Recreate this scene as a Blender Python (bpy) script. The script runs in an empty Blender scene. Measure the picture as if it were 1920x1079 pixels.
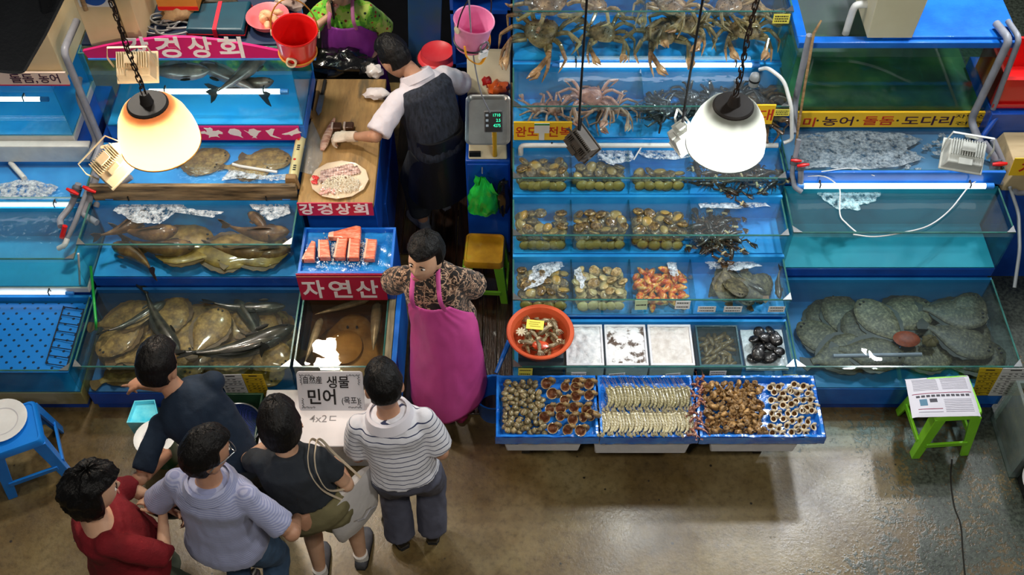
import bpy, math, random
from mathutils import Vector, Matrix, noise
from math import sin, cos, pi, radians, sqrt, atan2

R = random.Random(11)
S = bpy.context.scene
COL = S.collection
V = Vector

# ------------------------------------------------------------------ camera
FPX, TH, CH = 2042.0, radians(52.3), 6.0
cam = bpy.data.objects.new('camera', bpy.data.cameras.new('camera'))
COL.objects.link(cam)
cam.location = (0, 0, CH)
cam.rotation_euler = (pi / 2 - TH, 0, 0)
cam.data.sensor_width = 36
cam.data.lens = 36 * FPX / 1920
cam.data.clip_end = 60
S.camera = cam

# ------------------------------------------------------------------ world, exposure, hall lamps
S.view_settings.view_transform = 'Standard'
S.view_settings.look = 'None'
S.view_settings.gamma = 1
S.view_settings.exposure = 0.12
S.view_settings.use_curve_mapping = False
w = bpy.data.worlds.new('hall'); S.world = w; w.use_nodes = True
w.node_tree.nodes['Background'].inputs[0].default_value = (.62, .72, .80, 1)
w.node_tree.nodes['Background'].inputs[1].default_value = .07
S.cycles.use_denoising = True
S.cycles.max_bounces = 10
S.cycles.transparent_max_bounces = 24
S.cycles.caustics_reflective = False
S.cycles.caustics_refractive = False
S.cycles.sample_clamp_indirect = 6


def area(name, loc, size, power, col, aim=None, shape='DISK', spread=None):
    l = bpy.data.lights.new(name, 'AREA'); l.shape = shape; l.size = size; l.energy = power; l.color = col
    if spread: l.spread = spread
    o = bpy.data.objects.new(name, l); COL.objects.link(o); o.location = loc
    if aim is not None: o.rotation_euler = (V(aim) - V(loc)).to_track_quat('-Z', 'Y').to_euler()
    return o


# the pendant lamps of the hall above and around the stalls (out of frame, seen as glints in the wet floor and the water)
for i, (x, y, z, e, c) in enumerate([(3.65, 5.95, 4.3, 70, (.93, .97, 1)), (2.45, 5.1, 4.1, 60, (.95, .98, 1)), (-1.9, 6.3, 4.1, 55, (1, .90, .76)),
                                     (-2.4, 5.05, 4.1, 70, (1, .93, .82)), (-.2, 1.0, 4.6, 34, (1, .92, .8)), (2.3, 1.2, 4.6, 50, (1, .97, .9)),
                                     (-2.6, .8, 4.6, 22, (1, .92, .8)), (3.73, 6.44, 4.3, 25, (.95, .98, 1))]):
    area('hall_lamp', (x, y, z), .34 if y < 6.4 else .17, e, c, (x, y, 0))


# ------------------------------------------------------------------ picture point -> place
def ray(px, py):
    a, b = (px - 960) / FPX, (539.5 - py) / FPX
    return V((a, cos(TH) + b * sin(TH), -sin(TH) + b * cos(TH)))


def at(px, py, z=None, y=None):
    d = ray(px, py)
    t = (z - CH) / d.z if z is not None else y / d.y
    return V((0, 0, CH)) + d * t


def lin(h):
    c = [int(h[i:i + 2], 16) / 255 for i in (0, 2, 4)]
    return tuple(x / 12.92 if x <= .04045 else ((x + .055) / 1.055) ** 2.4 for x in c) + (1,)


# ------------------------------------------------------------------ materials
MATS = {}


def nodes(name):
    m = bpy.data.materials.new(name); m.use_nodes = True
    nt = m.node_tree; nt.nodes.clear()
    out = nt.nodes.new('ShaderNodeOutputMaterial')
    return m, nt, out


def N(nt, t, **k):
    n = nt.nodes.new('ShaderNode' + t)
    for a, b in k.items():
        if a.startswith('i_'):
            n.inputs[a[2:].replace('_', ' ')].default_value = b
        else: setattr(n, a, b)
    return n


def noisy(nt, scale, detail=4, rough=.6, stretch=None, coord='Object', dist=0):
    tc = N(nt, 'TexCoord')
    src = tc.outputs[coord]
    if stretch:
        mp = N(nt, 'Mapping'); mp.inputs['Scale'].default_value = stretch
        nt.links.new(src, mp.inputs[0]); src = mp.outputs[0]
    n = N(nt, 'TexNoise'); n.inputs['Scale'].default_value = scale; n.inputs['Detail'].default_value = detail
    n.inputs['Roughness'].default_value = rough; n.inputs['Distortion'].default_value = dist
    nt.links.new(src, n.inputs['Vector'])
    return n.outputs['Fac'], src


def ramp(nt, fac, stops, interp='LINEAR'):
    r = N(nt, 'ValToRGB'); e = r.color_ramp.elements
    r.color_ramp.interpolation = interp
    while len(e) < len(stops): e.new(.5)
    for el, (p, c) in zip(e, stops):
        el.position = p; el.color = c if len(c) == 4 else tuple(c) + (1,)
    nt.links.new(fac, r.inputs[0])
    return r.outputs[0]


def pm(name, col, rough=.5, metal=0, coat=0, col2=None, ns=6, lo=.35, hi=.65, bump=0, bs=40, st=None, spec=.5, sss=0, vary=0, trans=0, emis=0, stops=None, det=4, sheen=0, ior=1.45, coord='Object'):
    """principled material; col2 mixes in by noise; vary shifts the tone per object."""
    if name in MATS: return MATS[name]
    m, nt, out = nodes(name)
    b = N(nt, 'BsdfPrincipled'); nt.links.new(b.outputs[0], out.inputs[0])
    c = lin(col)
    b.inputs['Base Color'].default_value = c
    b.inputs['Roughness'].default_value = rough
    b.inputs['Metallic'].default_value = metal
    b.inputs['Coat Weight'].default_value = coat
    b.inputs['Coat Roughness'].default_value = .08
    b.inputs['Specular IOR Level'].default_value = spec
    b.inputs['Transmission Weight'].default_value = trans
    b.inputs['Sheen Weight'].default_value = sheen
    b.inputs['IOR'].default_value = ior
    if sss:
        b.inputs['Subsurface Weight'].default_value = sss
        b.inputs['Subsurface Radius'].default_value = (.02, .008, .005)
    src = None
    if col2 or stops:
        f, _ = noisy(nt, ns, det, stretch=st, coord=coord)
        src = ramp(nt, f, stops or [(lo, c), (hi, lin(col2))])
    if vary:
        oi = N(nt, 'ObjectInfo'); mr = N(nt, 'MapRange')
        mr.inputs['To Min'].default_value = 1 - vary; mr.inputs['To Max'].default_value = 1 + vary
        nt.links.new(oi.outputs['Random'], mr.inputs[0])
        h = N(nt, 'HueSaturation'); nt.links.new(mr.outputs[0], h.inputs['Value'])
        if src: nt.links.new(src, h.inputs['Color'])
        else: h.inputs['Color'].default_value = c
        src = h.outputs[0]
    if src: nt.links.new(src, b.inputs['Base Color'])
    if bump:
        f, _ = noisy(nt, bs, 3, stretch=st, coord=coord)
        bp = N(nt, 'Bump'); bp.inputs['Strength'].default_value = bump; bp.inputs['Distance'].default_value = .01
        nt.links.new(f, bp.inputs['Height']); nt.links.new(bp.outputs[0], b.inputs['Normal'])
    if emis:
        b.inputs['Emission Color'].default_value = c; b.inputs['Emission Strength'].default_value = emis
    MATS[name] = m
    return m


def clear(name, tint, ior=1.4, rough=.0, bump=0, bs=12, film=0):
    """thin clear sheet: straight-through tint plus Fresnel mirror reflection; film adds a little milky scatter."""
    if name in MATS: return MATS[name]
    m, nt, out = nodes(name)
    t = N(nt, 'BsdfTransparent'); t.inputs[0].default_value = tuple(tint) + (1,)
    g = N(nt, 'BsdfGlossy'); g.inputs['Roughness'].default_value = rough
    ge = N(nt, 'NewGeometry'); dt = N(nt, 'VectorMath', operation='DOT_PRODUCT')
    nt.links.new(ge.outputs['Normal'], dt.inputs[0]); nt.links.new(ge.outputs['Incoming'], dt.inputs[1])
    prev = dt.outputs['Value']
    r0 = ((ior - 1) / (ior + 1)) ** 2
    for op, v_ in (('ABSOLUTE', None), ('SUBTRACT', 1), ('POWER', 5), ('MULTIPLY_ADD', 1 - r0)):
        q = N(nt, 'Math', operation=op)
        if op == 'SUBTRACT': q.inputs[0].default_value = 1; nt.links.new(prev, q.inputs[1])
        else:
            nt.links.new(prev, q.inputs[0])
            if v_: q.inputs[1].default_value = v_
        if op == 'MULTIPLY_ADD': q.inputs[2].default_value = r0
        prev = q.outputs[0]
    mx = N(nt, 'MixShader')
    nt.links.new(prev, mx.inputs[0]); nt.links.new(g.outputs[0], mx.inputs[2])
    base = t.outputs[0]
    if film:
        d = N(nt, 'BsdfDiffuse'); d.inputs[0].default_value = (.75, .85, .88, 1)
        m2 = N(nt, 'MixShader'); m2.inputs[0].default_value = film
        nt.links.new(base, m2.inputs[1]); nt.links.new(d.outputs[0], m2.inputs[2]); base = m2.outputs[0]
    nt.links.new(base, mx.inputs[1])
    if bump:
        f, _ = noisy(nt, bs, 2, .5)
        bp = N(nt, 'Bump'); bp.inputs['Strength'].default_value = bump; bp.inputs['Distance'].default_value = .02
        nt.links.new(f, bp.inputs['Height']); nt.links.new(bp.outputs[0], g.inputs['Normal'])
    nt.links.new(mx.outputs[0], out.inputs[0])
    MATS[name] = m
    return m


def emit(name, col, st):
    if name in MATS: return MATS[name]
    m, nt, out = nodes(name)
    e = N(nt, 'Emission'); e.inputs[0].default_value = lin(col); e.inputs[1].default_value = st
    nt.links.new(e.outputs[0], out.inputs[0]); MATS[name] = m
    return m


# ------------------------------------------------------------------ mesh builder
OFF = {}


class MB:
    def __init__(s): s.v, s.f, s.m = [], [], []

    def add(s, vs, fs, mi=0):
        o = len(s.v)
        s.v += [tuple(p) for p in vs]
        s.f += [tuple(i + o for i in f) for f in fs]
        s.m += [mi] * len(fs)
        return s

    def bx(s, x0, x1, y0, y1, z0, z1, mi=0, M=None):
        vs = [V((x, y, z)) for z in (z0, z1) for y in (y0, y1) for x in (x0, x1)]
        if M: vs = [M @ p for p in vs]
        return s.add(vs, [(0, 2, 3, 1), (4, 5, 7, 6), (0, 1, 5, 4), (2, 6, 7, 3), (0, 4, 6, 2), (1, 3, 7, 5)], mi)

    def hexa(s, lo, hi, mi=0):
        """box from 4 lower and 4 upper corners (counter-clockwise)."""
        return s.add(list(lo) + list(hi), [(3, 2, 1, 0), (4, 5, 6, 7)] + [(i, (i + 1) % 4, 4 + (i + 1) % 4, 4 + i) for i in range(4)], mi)

    def loft(s, rings, mi=0, cap=True, close=True):
        n = len(rings[0]); vs = [p for r in rings for p in r]; fs = []
        for k in range(len(rings) - 1):
            for i in range(n if close else n - 1):
                j = (i + 1) % n
                fs.append((k * n + i, k * n + j, (k + 1) * n + j, (k + 1) * n + i))
        if cap and close:
            fs.append(tuple(range(n - 1, -1, -1))); fs.append(tuple((len(rings) - 1) * n + i for i in range(n)))
        return s.add(vs, fs, mi)

    def tube(s, pts, r, n=8, mi=0, cap=True, flat=1, up=None):
        pts = [V(p) for p in pts]; L = len(pts)
        rr = r if isinstance(r, (list, tuple)) else [r] * L
        rings = []; u = None
        for i, p in enumerate(pts):
            t = (pts[min(i + 1, L - 1)] - pts[max(i - 1, 0)])
            t = t.normalized() if t.length > 1e-9 else V((0, 0, 1))
            if u is None:
                u = V(up) if up is not None else (V((0, 0, 1)) if abs(t.z) < .9 else V((1, 0, 0)))
            u = u - t * u.dot(t)
            u = u.normalized() if u.length > 1e-6 else t.orthogonal().normalized()
            b = t.cross(u)
            a = rr[i]
            ru, rb = a if isinstance(a, (tuple, list)) else (a * flat, a)
            rings.append([p + u * cos(2 * pi * k / n) * ru + b * sin(2 * pi * k / n) * rb for k in range(n)])
        return s.loft(rings, mi, cap)

    def lathe(s, prof, c=(0, 0, 0), n=24, mi=0, M=None, cap=False):
        c = V(c); rings = []
        for r, z in prof:
            ring = [V((r * cos(2 * pi * k / n), r * sin(2 * pi * k / n), z)) for k in range(n)]
            rings.append([(M @ p if M else p) + c for p in ring])
        return s.loft(rings, mi, cap)

    def ell(s, c, r, n=12, m=8, mi=0, fn=None, M=None):
        c = V(c); rings = []
        for j in range(m + 1):
            th = pi * j / m
            k_ = max(sin(th), .02)
            ring = []
            for k in range(n):
                d = V((cos(2 * pi * k / n) * k_, sin(2 * pi * k / n) * k_, -cos(th)))
                p = V((d.x * r[0], d.y * r[1], d.z * r[2]))
                if fn: p = fn(d, p)
                if M: p = M @ p
                ring.append(p + c)
            rings.append(ring)
        return s.loft(rings, mi)

    def prism(s, poly, z0, z1, mi=0, M=None):
        n = len(poly)
        vs = [V((x, y, z0)) for x, y in poly] + [V((x, y, z1)) for x, y in poly]
        if M: vs = [M @ p for p in vs]
        return s.add(vs, [tuple(range(n - 1, -1, -1)), tuple(range(n, 2 * n))] + [(i, (i + 1) % n, n + (i + 1) % n, n + i) for i in range(n)], mi)

    def sheet(s, fn, nu, nv, mi=0, th=0):
        """grid surface fn(u,v); th gives it thickness (downwards)."""
        vs = [fn(i / nu, j / nv) for j in range(nv + 1) for i in range(nu + 1)]
        w_ = nu + 1
        fs = [(j * w_ + i, j * w_ + i + 1, (j + 1) * w_ + i + 1, (j + 1) * w_ + i) for j in range(nv) for i in range(nu)]
        if th:
            o = len(vs)
            vs = vs + [V(p) - V((0, 0, th)) for p in vs]
            fs = fs + [tuple(o + k for k in reversed(f)) for f in fs]
            edge = [i for i in range(w_)] + [j * w_ + nu for j in range(1, nv + 1)] + [nv * w_ + i for i in range(nu - 1, -1, -1)] + [j * w_ for j in range(nv - 1, 0, -1)]
            for a, b in zip(edge, edge[1:] + edge[:1]): fs.append((a, o + a, o + b, b))
        return s.add(vs, fs, mi)

    def mesh(s, name, mats, smooth=True):
        me = bpy.data.meshes.new(name)
        me.from_pydata(s.v, [], s.f)
        for m in (mats if isinstance(mats, (list, tuple)) else [mats]): me.materials.append(m)
        me.polygons.foreach_set('material_index', s.m)
        me.polygons.foreach_set('use_smooth', [bool(smooth)] * len(s.f))
        me.update()
        return me

    def build(s, name, mats, parent=None, w=True, smooth=True, bev=0, sub=0):
        return link(name, s.mesh(name, mats, smooth), parent, w, bev, sub, smooth)


def link(name, me, parent=None, w=True, bev=0, sub=0, smooth=True):
    o = bpy.data.objects.new(name, me); COL.objects.link(o)
    if parent is not None:
        o.parent = parent
        if w: o.matrix_parent_inverse = Matrix.Translation(-OFF.get(parent.name, V((0, 0, 0))))
    if bev:
        b = o.modifiers.new('bevel', 'BEVEL'); b.width = bev; b.segments = 2; b.limit_method = 'ANGLE'; b.angle_limit = radians(40)
    if sub:
        b = o.modifiers.new('subd', 'SUBSURF'); b.levels = sub; b.render_levels = sub
    if smooth and not sub:
        try: me.set_sharp_from_angle(angle=radians(42))
        except Exception: pass
    return o


def tag(o, label, cat, group=None, kind=None):
    o['label'] = label; o['category'] = cat
    if group: o['group'] = group
    if kind: o['kind'] = kind
    return o


def thing(name, label, cat, loc=(0, 0, 0), rz=0, group=None):
    o = bpy.data.objects.new(name, None); COL.objects.link(o)
    o.location = loc; o.rotation_euler = (0, 0, rz); o.empty_display_size = .1
    OFF[o.name] = V(loc)
    return tag(o, label, cat, group)


def structure(o, label, cat='room'):
    o['kind'] = 'structure'; o['label'] = label; o['category'] = cat
    return o


def dup(root, loc=None, rot=None, scale=None, label=None, group=None, cat=None):
    r = root.copy(); COL.objects.link(r)
    if loc is not None: r.location = loc
    if rot is not None: r.rotation_euler = rot
    if scale is not None: r.scale = scale if isinstance(scale, (tuple, list)) else (scale,) * 3
    if label: r['label'] = label
    if group: r['group'] = group
    if cat: r['category'] = cat
    for ch in root.children:
        c = ch.copy(); COL.objects.link(c); c.parent = r
        for g in ch.children:
            d = g.copy(); COL.objects.link(d); d.parent = c
    return r


def put(o, loc, rot=(0, 0, 0), scale=1):
    o.location = loc; o.rotation_euler = rot; o.scale = scale if isinstance(scale, (tuple, list)) else (scale,) * 3
    return o


WORK = bpy.data.scenes.new('workbench')


def baked(o):
    """evaluate one helper object on its own and return the mesh; the helper is removed."""
    WORK.collection.objects.link(o)
    vl = WORK.view_layers[0]; vl.update()
    me = bpy.data.meshes.new_from_object(o.evaluated_get(vl.depsgraph))
    bpy.data.objects.remove(o)
    return me


def lettering(body, size, mat, parent, M, bold=0.0, ext=.0008, name='lettering', fit=None, align='LEFT', sx=1):
    """raised lettering as a mesh; M places its local x (reading direction) / y (up) plane in the world; fit = width to stretch to."""
    cu = bpy.data.curves.new(name, 'FONT'); cu.body = body; cu.size = size; cu.extrude = ext; cu.offset = bold; cu.align_x = align
    cu.resolution_u = 3
    me = baked(bpy.data.objects.new(name, cu)); bpy.data.curves.remove(cu)
    xs = [v.co.x for v in me.vertices] or [0]; ys = [v.co.y for v in me.vertices] or [0]
    x0, x1 = min(xs), max(xs)
    k = fit / (x1 - x0) if fit and x1 > x0 else sx
    for v in me.vertices:
        v.co.x = (v.co.x - x0) * k if align == 'LEFT' else v.co.x * k
        v.co = M @ v.co
    me.name = name; me.materials.clear(); me.materials.append(mat)
    return link(name, me, parent, smooth=False)


def frame(o, xdir, ydir):
    """matrix whose x/y axes are the given directions, origin o."""
    x = V(xdir).normalized(); y = V(ydir); y = (y - x * y.dot(x)).normalized(); z = x.cross(y)
    return Matrix(((x.x, y.x, z.x, o[0]), (x.y, y.y, z.y, o[1]), (x.z, y.z, z.z, o[2]), (0, 0, 0, 1)))


def nz(p, sc=1.0):
    return noise.noise(V(p) * sc)


def spline(pts, k=6):
    """Catmull-Rom through pts."""
    P = [V(p) for p in pts]; out = []
    P = [P[0] * 2 - P[1]] + P + [P[-1] * 2 - P[-2]]
    for i in range(1, len(P) - 2):
        for j in range(k):
            t = j / k
            a, b, c, d = P[i - 1:i + 3]
            out.append(.5 * ((2 * b) + (c - a) * t + (2 * a - 5 * b + 4 * c - d) * t * t + (3 * b - a - 3 * c + d) * t ** 3))
    out.append(P[-2])
    return out


# common materials
M_BLUE = pm('blue_frp', '0f5fc0', .35, coat=.3, col2='1a72d2', ns=5, bump=.08, bs=60)
M_DKBLUE = pm('deep_blue_frp', '0a3f98', .35, coat=.2, col2='0c4db0', ns=4, bump=.06, bs=50)
M_LBLUE = pm('light_blue_paint', '2f7fd8', .3, coat=.4, col2='4a95e6', ns=5)
M_TANK = pm('tank_blue_paint', '1286d6', .5, col2='2aa0e8', ns=3, lo=.3, hi=.7, stops=[(.3, lin('0f78c8')), (.6, lin('2398e2')), (.75, lin('3aaaf0'))])
M_TEAL = pm('tank_teal_paint', '1d8aa6', .5, col2='2598b2', ns=2.5)
M_GLASS = clear('pane_glass', (.86, .95, .93), 1.45)
M_EDGE = pm('glass_edge', '2c5a56', .15, col2='3c7068', ns=9, coat=.5)
M_WATER = clear('tank_water', (.90, .97, .99), 1.33, .02, bump=.35, bs=14, film=.04)
M_STEEL = pm('stainless_steel', 'b9bcbc', .28, metal=.9, col2='a6a9aa', ns=20)
M_PVC = pm('grey_pvc', '8d8f98', .4, col2='7d7f88', ns=12)
M_WPVC = pm('white_pvc', 'dfe0dc', .35, col2='cfd1cf', ns=10)
M_RED = pm('red_plastic', 'd01818', .35, coat=.3)
M_BLACK = pm('black_plastic', '0d0d0f', .45, col2='17171a', ns=9)
M_WHITE = pm('white_plastic', 'e6e6e4', .4, col2='dadad8', ns=6)
M_FOAM = pm('white_polystyrene', 'e4e5ea', .8, col2='d3d5dc', ns=9, bump=.25, bs=160)
M_YEL = pm('sign_yellow', 'f5c326', .5)
M_CREAM = pm('cream_board', 'cfc6a8', .6, col2='c2b898', ns=3)
M_WOOD = pm('weathered_wood', 'a8875c', .6, col2='7c5f3c', ns=4, st=(1, 10, 10), bump=.3, bs=12)
# ------------------------------------------------------------------ floor
def floor_mat():
    m, nt, out = nodes('wet_concrete')
    b = N(nt, 'BsdfPrincipled'); nt.links.new(b.outputs[0], out.inputs[0])
    L = nt.links.new
    f1, src = noisy(nt, .9, 6, .62)
    base = ramp(nt, f1, [(.32, lin('3e3018')), (.46, lin('65522f')), (.60, lin('84744f')), (.75, lin('968a6e'))])
    f2, _ = noisy(nt, 26, 4, .7)
    sp = ramp(nt, f2, [(.30, (.50, .47, .42, 1)), (.50, (.95, .95, .95, 1)), (.72, (1.15, 1.13, 1.1, 1))])
    mx = N(nt, 'Mix', data_type='RGBA', blend_type='MULTIPLY'); mx.inputs['Factor'].default_value = .8
    L(base, mx.inputs['A']); L(sp, mx.inputs['B'])
    # worn dark aggregate patch, right of centre
    sx = N(nt, 'SeparateXYZ'); L(src, sx.inputs[0])
    f3, _ = noisy(nt, 2.2, 6, .72)
    def mth(op, a, b_):
        n = N(nt, 'Math', operation=op)
        for i, q in enumerate((a, b_)):
            if isinstance(q, (int, float)): n.inputs[i].default_value = q
            else: L(q, n.inputs[i])
        return n.outputs[0]
    g = mth('ADD', mth('MULTIPLY', mth('SUBTRACT', sx.outputs[0], 2.05), .55), mth('MULTIPLY', mth('SUBTRACT', 3.0, sx.outputs[1]), .05))
    g = mth('ADD', g, mth('MULTIPLY', mth('SUBTRACT', f3, .5), 2.6))
    f4, _ = noisy(nt, 42, 3, .6)
    g = mth('ADD', g, mth('MULTIPLY', mth('SUBTRACT', f4, .5), 1.5))
    mask = ramp(nt, g, [(.12, (0, 0, 0, 1)), (.34, (1, 1, 1, 1))])
    dark = ramp(nt, f4, [(.36, lin('23271f')), (.6, lin('474d42'))])
    m2 = N(nt, 'Mix', data_type='RGBA'); L(mask, m2.inputs['Factor']); L(mx.outputs['Result'], m2.inputs['A']); L(dark, m2.inputs['B'])
    # grime specks
    vo = N(nt, 'TexVoronoi'); vo.inputs['Scale'].default_value = 7.5; L(src, vo.inputs['Vector'])
    f5, _ = noisy(nt, 5, 2)
    spk = ramp(nt, mth('ADD', vo.outputs['Distance'], mth('MULTIPLY', f5, .16)), [(.125, (1, 1, 1, 1)), (.15, (0, 0, 0, 1))])
    m3 = N(nt, 'Mix', data_type='RGBA'); L(spk, m3.inputs['Factor']); L(m2.outputs['Result'], m3.inputs['A']); m3.inputs['B'].default_value = lin('262018')
    L(m3.outputs['Result'], b.inputs['Base Color'])
    f6, _ = noisy(nt, 1.3, 4)
    rg = ramp(nt, f6, [(.38, (.24, .24, .24, 1)), (.62, (.50, .50, .50, 1))])
    L(rg, b.inputs['Roughness'])
    b.inputs['Specular IOR Level'].default_value = .6
    b.inputs['Coat Weight'].default_value = .28; b.inputs['Coat Roughness'].default_value = .2
    bp = N(nt, 'Bump'); bp.inputs['Strength'].default_value = .30; bp.inputs['Distance'].default_value = .004
    f7, _ = noisy(nt, 46, 5, .7)
    L(mth('ADD', f7, mth('MULTIPLY', mask, .5)), bp.inputs['Height']); L(bp.outputs[0], b.inputs['Normal'])
    L(bp.outputs[0], b.inputs['Coat Normal'])
    return m


structure(MB().bx(-6, 6, -.6, 8.2, -.2, 0).build('floor', floor_mat(), smooth=False), 'wet brown concrete market floor in front of the stalls')
# duckboard floor of the sellers' lane between the stalls
M_DUCK = pm('wet_dark_planks', '3a2413', .3, col2='160c06', ns=5, st=(9, 1, 1), coat=.6, bump=.3, bs=10)
t = thing('duckboard', 'dark wet plank walkway between the two fish stalls', 'walkway', (-.37, 4.6, 0))
for k in range(9):
    x = -.88 + k * .098
    MB().bx(x, x + .092, 3.60 if x > -.72 else 4.92, 6.7, .012, .03).build('plank', M_DUCK, t, bev=.003)
for y in (5.3, 5.8, 6.4):
    MB().bx(-.70, -.02, y, y + .05, 0, .012).build('batten', M_DUCK, t)
structure(MB().bx(-6, 6, 8.2, 8.4, 0, 6).build('wall_back', pm('dim_wall', '3a3a3c', .8), smooth=False), 'dim back wall of the market hall')


# crack and drain stains on the floor
pts = [(1785, 862), (1782, 900), (1790, 950), (1800, 985), (1806, 1030), (1808, 1079)]
tag(MB().tube(spline([at(x, y, z=.0) + V((0.004 * sin(k * 9), 0, 0)) for k, (x, y) in enumerate(pts)], 8), .006, 6, flat=.3).build('floor_crack', pm('crack_dirt', '1c1a14', .9)),
    'long dark crack running across the floor below the newspaper stool', 'crack')['kind'] = 'structure'


# ------------------------------------------------------------------ tanks
def bracket(x, y, z, sx, t):
    """triangular steel corner plate on the rim."""
    s_ = .055
    MB().prism([(0, 0), (s_ * sx, 0), (0, s_)] if sx > 0 else [(0, 0), (0, s_), (-s_, 0)], 0, .004, M=Matrix.Translation((x, y, z))).build('corner_bracket', M_STEEL, t, smooth=False)


def tank(name, label, x0, x1, y0, y1, z0, zg, zr, zw, inner=None, ledge=None, div=(), brk=True, side=True, back=None, water=None, lip=.0, cat='fish tank'):
    inner = inner or M_TANK; ledge = ledge or M_BLUE
    t = thing(name, label, cat, ((x0 + x1) / 2, (y0 + y1) / 2, z0))
    g = .008
    MB().bx(x0, x1, y0 - lip, y1, z0, zg - .008).build('base', ledge, t, bev=.006)
    MB().bx(x0 + g, x1 - g, y0 + g, y1 - .02, zg - .008, zg).build('floor_panel', inner, t, smooth=False)
    MB().bx(x0, x1, y1 - .02, y1, zg - .008, back or zr).build('back_panel', inner, t, smooth=False)
    MB().bx(x0, x1, y0, y0 + g, zg - .008, zr).build('front_pane', M_GLASS, t, smooth=False)
    if side:
        for x in (x0, x1 - g):
            MB().bx(x, x + g, y0 + g, y1 - .02, zg - .008, zr).build('side_pane', M_GLASS, t, smooth=False)
    e = MB().bx(x0, x1, y0 - .001, y0 + g + .001, zr, zr + .005)
    if side:
        for x in (x0, x1 - g): e.bx(x - .001, x + g + .001, y0 + g, y1 - .02, zr, zr + .005)
    e.build('rim', M_EDGE, t, smooth=False)
    for d in div:
        MB().bx(d - g / 2, d + g / 2, y0 + g, y1 - .02, zg, zr).build('divider', M_GLASS, t, smooth=False).__setitem__('label', 'clear glass divider')
    if zw:
        nx, ny = max(4, int((x1 - x0) / .05)), max(3, int((y1 - y0) / .05))
        MB().sheet(lambda u, v: V((x0 + g + (x1 - x0 - 2 * g) * u, y0 + g + (y1 - y0 - .02 - g) * v, zw + .003 * nz((u * 9, v * 4, x0)))), nx, ny).build('water', water or M_WATER, t)
    if brk:
        bracket(x0 + .001, y0, zr + .006, 1, t); bracket(x1 - .001, y0, zr + .006, -1, t)
    return t


# tube lights hang under the ledges and over the surface of the water
M_TUBE = emit('tube_glow', 'e8f6ff', 9)
M_TUBEDIM = emit('tube_glow_soft', 'e4f4ff', 5)


def tube_light(label, x0, x1, y, z, mat=None, r=.013):
    t = thing('tube_light', label, 'tube light', ((x0 + x1) / 2, y, z))
    MB().tube([(x0 + .05, y, z), (x1 - .05, y, z)], r, 10).build('glass_tube', mat or M_TUBE, t)
    for a, b in ((x0, x0 + .05), (x1 - .05, x1)):
        MB().tube([(a, y, z), (b, y, z)], r * 1.15, 10).build('end_cap', M_LBLUE, t)
    for x in (x0 + .15, x1 - .15):
        MB().tube([(x, y + .012, z - .02), (x, y + .02, z + .03), (x, y - .016, z + .028), (x, y - .018, z)], .005, 6).build('clip', M_BLACK, t)
    return t


def stand(label, x0, x1, steps, yb):
    """blue support boxes that carry the tanks: steps = [(y front, z top)]."""
    order = ['lowest', 'second lowest', 'middle', 'fourth', 'fifth', 'highest']
    for i, (y, z) in enumerate(steps):
        y2 = steps[i + 1][0] if i + 1 < len(steps) else yb
        o = MB().bx(x0 + .015, x1 - .015, y + .015, y2 + .004, 0, z - .002).build('support_box', M_DKBLUE, smooth=False)
        tag(o, order[i] + ' blue support box ' + label, 'stand')


X2a, X2b = 0.005, 1.69
tower = [(3.6, .2, .3, .56, .53), (3.962, .572, .60, .745, .715), (4.307, .75, .768, .94, .905), (4.63, .945, .96, 1.104, 1.075), (4.92, 1.14, 1.17, 1.43, 1.40), (5.30, 1.44, 1.47, 1.844, 1.81)]
stand('under the tower of shellfish tanks', X2a, X2b, [(a[0], a[1]) for a in tower], 5.78)
d4 = [X2a + (X2b - X2a) * k for k in (.215, .43, .655)]
tl = ['glass tank of trays and white foam, lowest of the shellfish tower', 'second lowest shellfish tank, with red-orange pieces in one bay', 'third shellfish tank from below, lobsters in its end bay',
      'fourth shellfish tank from below, under the white pipe', 'glass tank of red-brown crabs above the abalone sign', 'topmost tower tank holding large brown king crabs']
div = [[], d4, d4, d4, [X2a + .80], [X2a + .80]]
for i, (y0, z0, zg, zr, zw) in enumerate(tower):
    y1 = tower[i + 1][0] - .004 if i < 5 else 5.77
    tank('shellfish_tank', tl[i], X2a, X2b, y0, y1, z0, zg, zr, zw, ledge=M_LBLUE, div=div[i], back=tower[i + 1][1] + .02 if 0 < i < 5 else None, brk=True)
tube_light('bright tube light over the crab tank in the shellfish tower', .25, 1.55, 5.275, 1.455)
tube_light('added tube light over the fourth shellfish tank, mostly hidden behind the white pipe', .10, 1.60, 4.905, 1.125, M_TUBEDIM)  # added to light the tank interior; no tube shows here
tube_light('tube light at the back of the topmost king crab tank', .15, 1.55, 5.74, 1.87)

X3a, X3b = 1.725, 3.09
stand('under the tanks behind the newspaper stool', X3a, X3b, [(3.65, .06), (4.35, .49), (4.752, .93), (5.15, 1.044)], 5.95)
M_MURK = clear('greenish_water', (.55, .78, .74), 1.33, .02, bump=.3, bs=10, film=.10)
M_FLAT = pm('tank_dim_teal', '1f6f8c', .5, col2='2a86a8', ns=2)
tank('flounder_tank', 'wide low tank of flounders behind the newspaper stool', X3a, X3b, 3.65, 4.345, .06, .25, .485, .455, inner=pm('tank_flounder_blue', '1a6fa8', .5, col2='2486c0', ns=2), ledge=M_BLUE, lip=0, water=clear('flounder_water', (.80, .92, .95), 1.33, .02, bump=.05, bs=4, film=.015))
tank('empty_tank', 'empty teal tank under a white tube light', X3a, X3b, 4.35, 4.745, .49, .574, .917, .87, inner=M_TEAL, ledge=M_DKBLUE, water=clear('still_water', (.72, .92, .92), 1.33, .02, bump=.1, bs=7, film=.04))
tube_light('long white tube light over the empty teal tank', X3a + .06, X3b - .06, 4.70, .965, emit('tube_soft_white', 'f2fbff', 2.2), .018)
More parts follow.
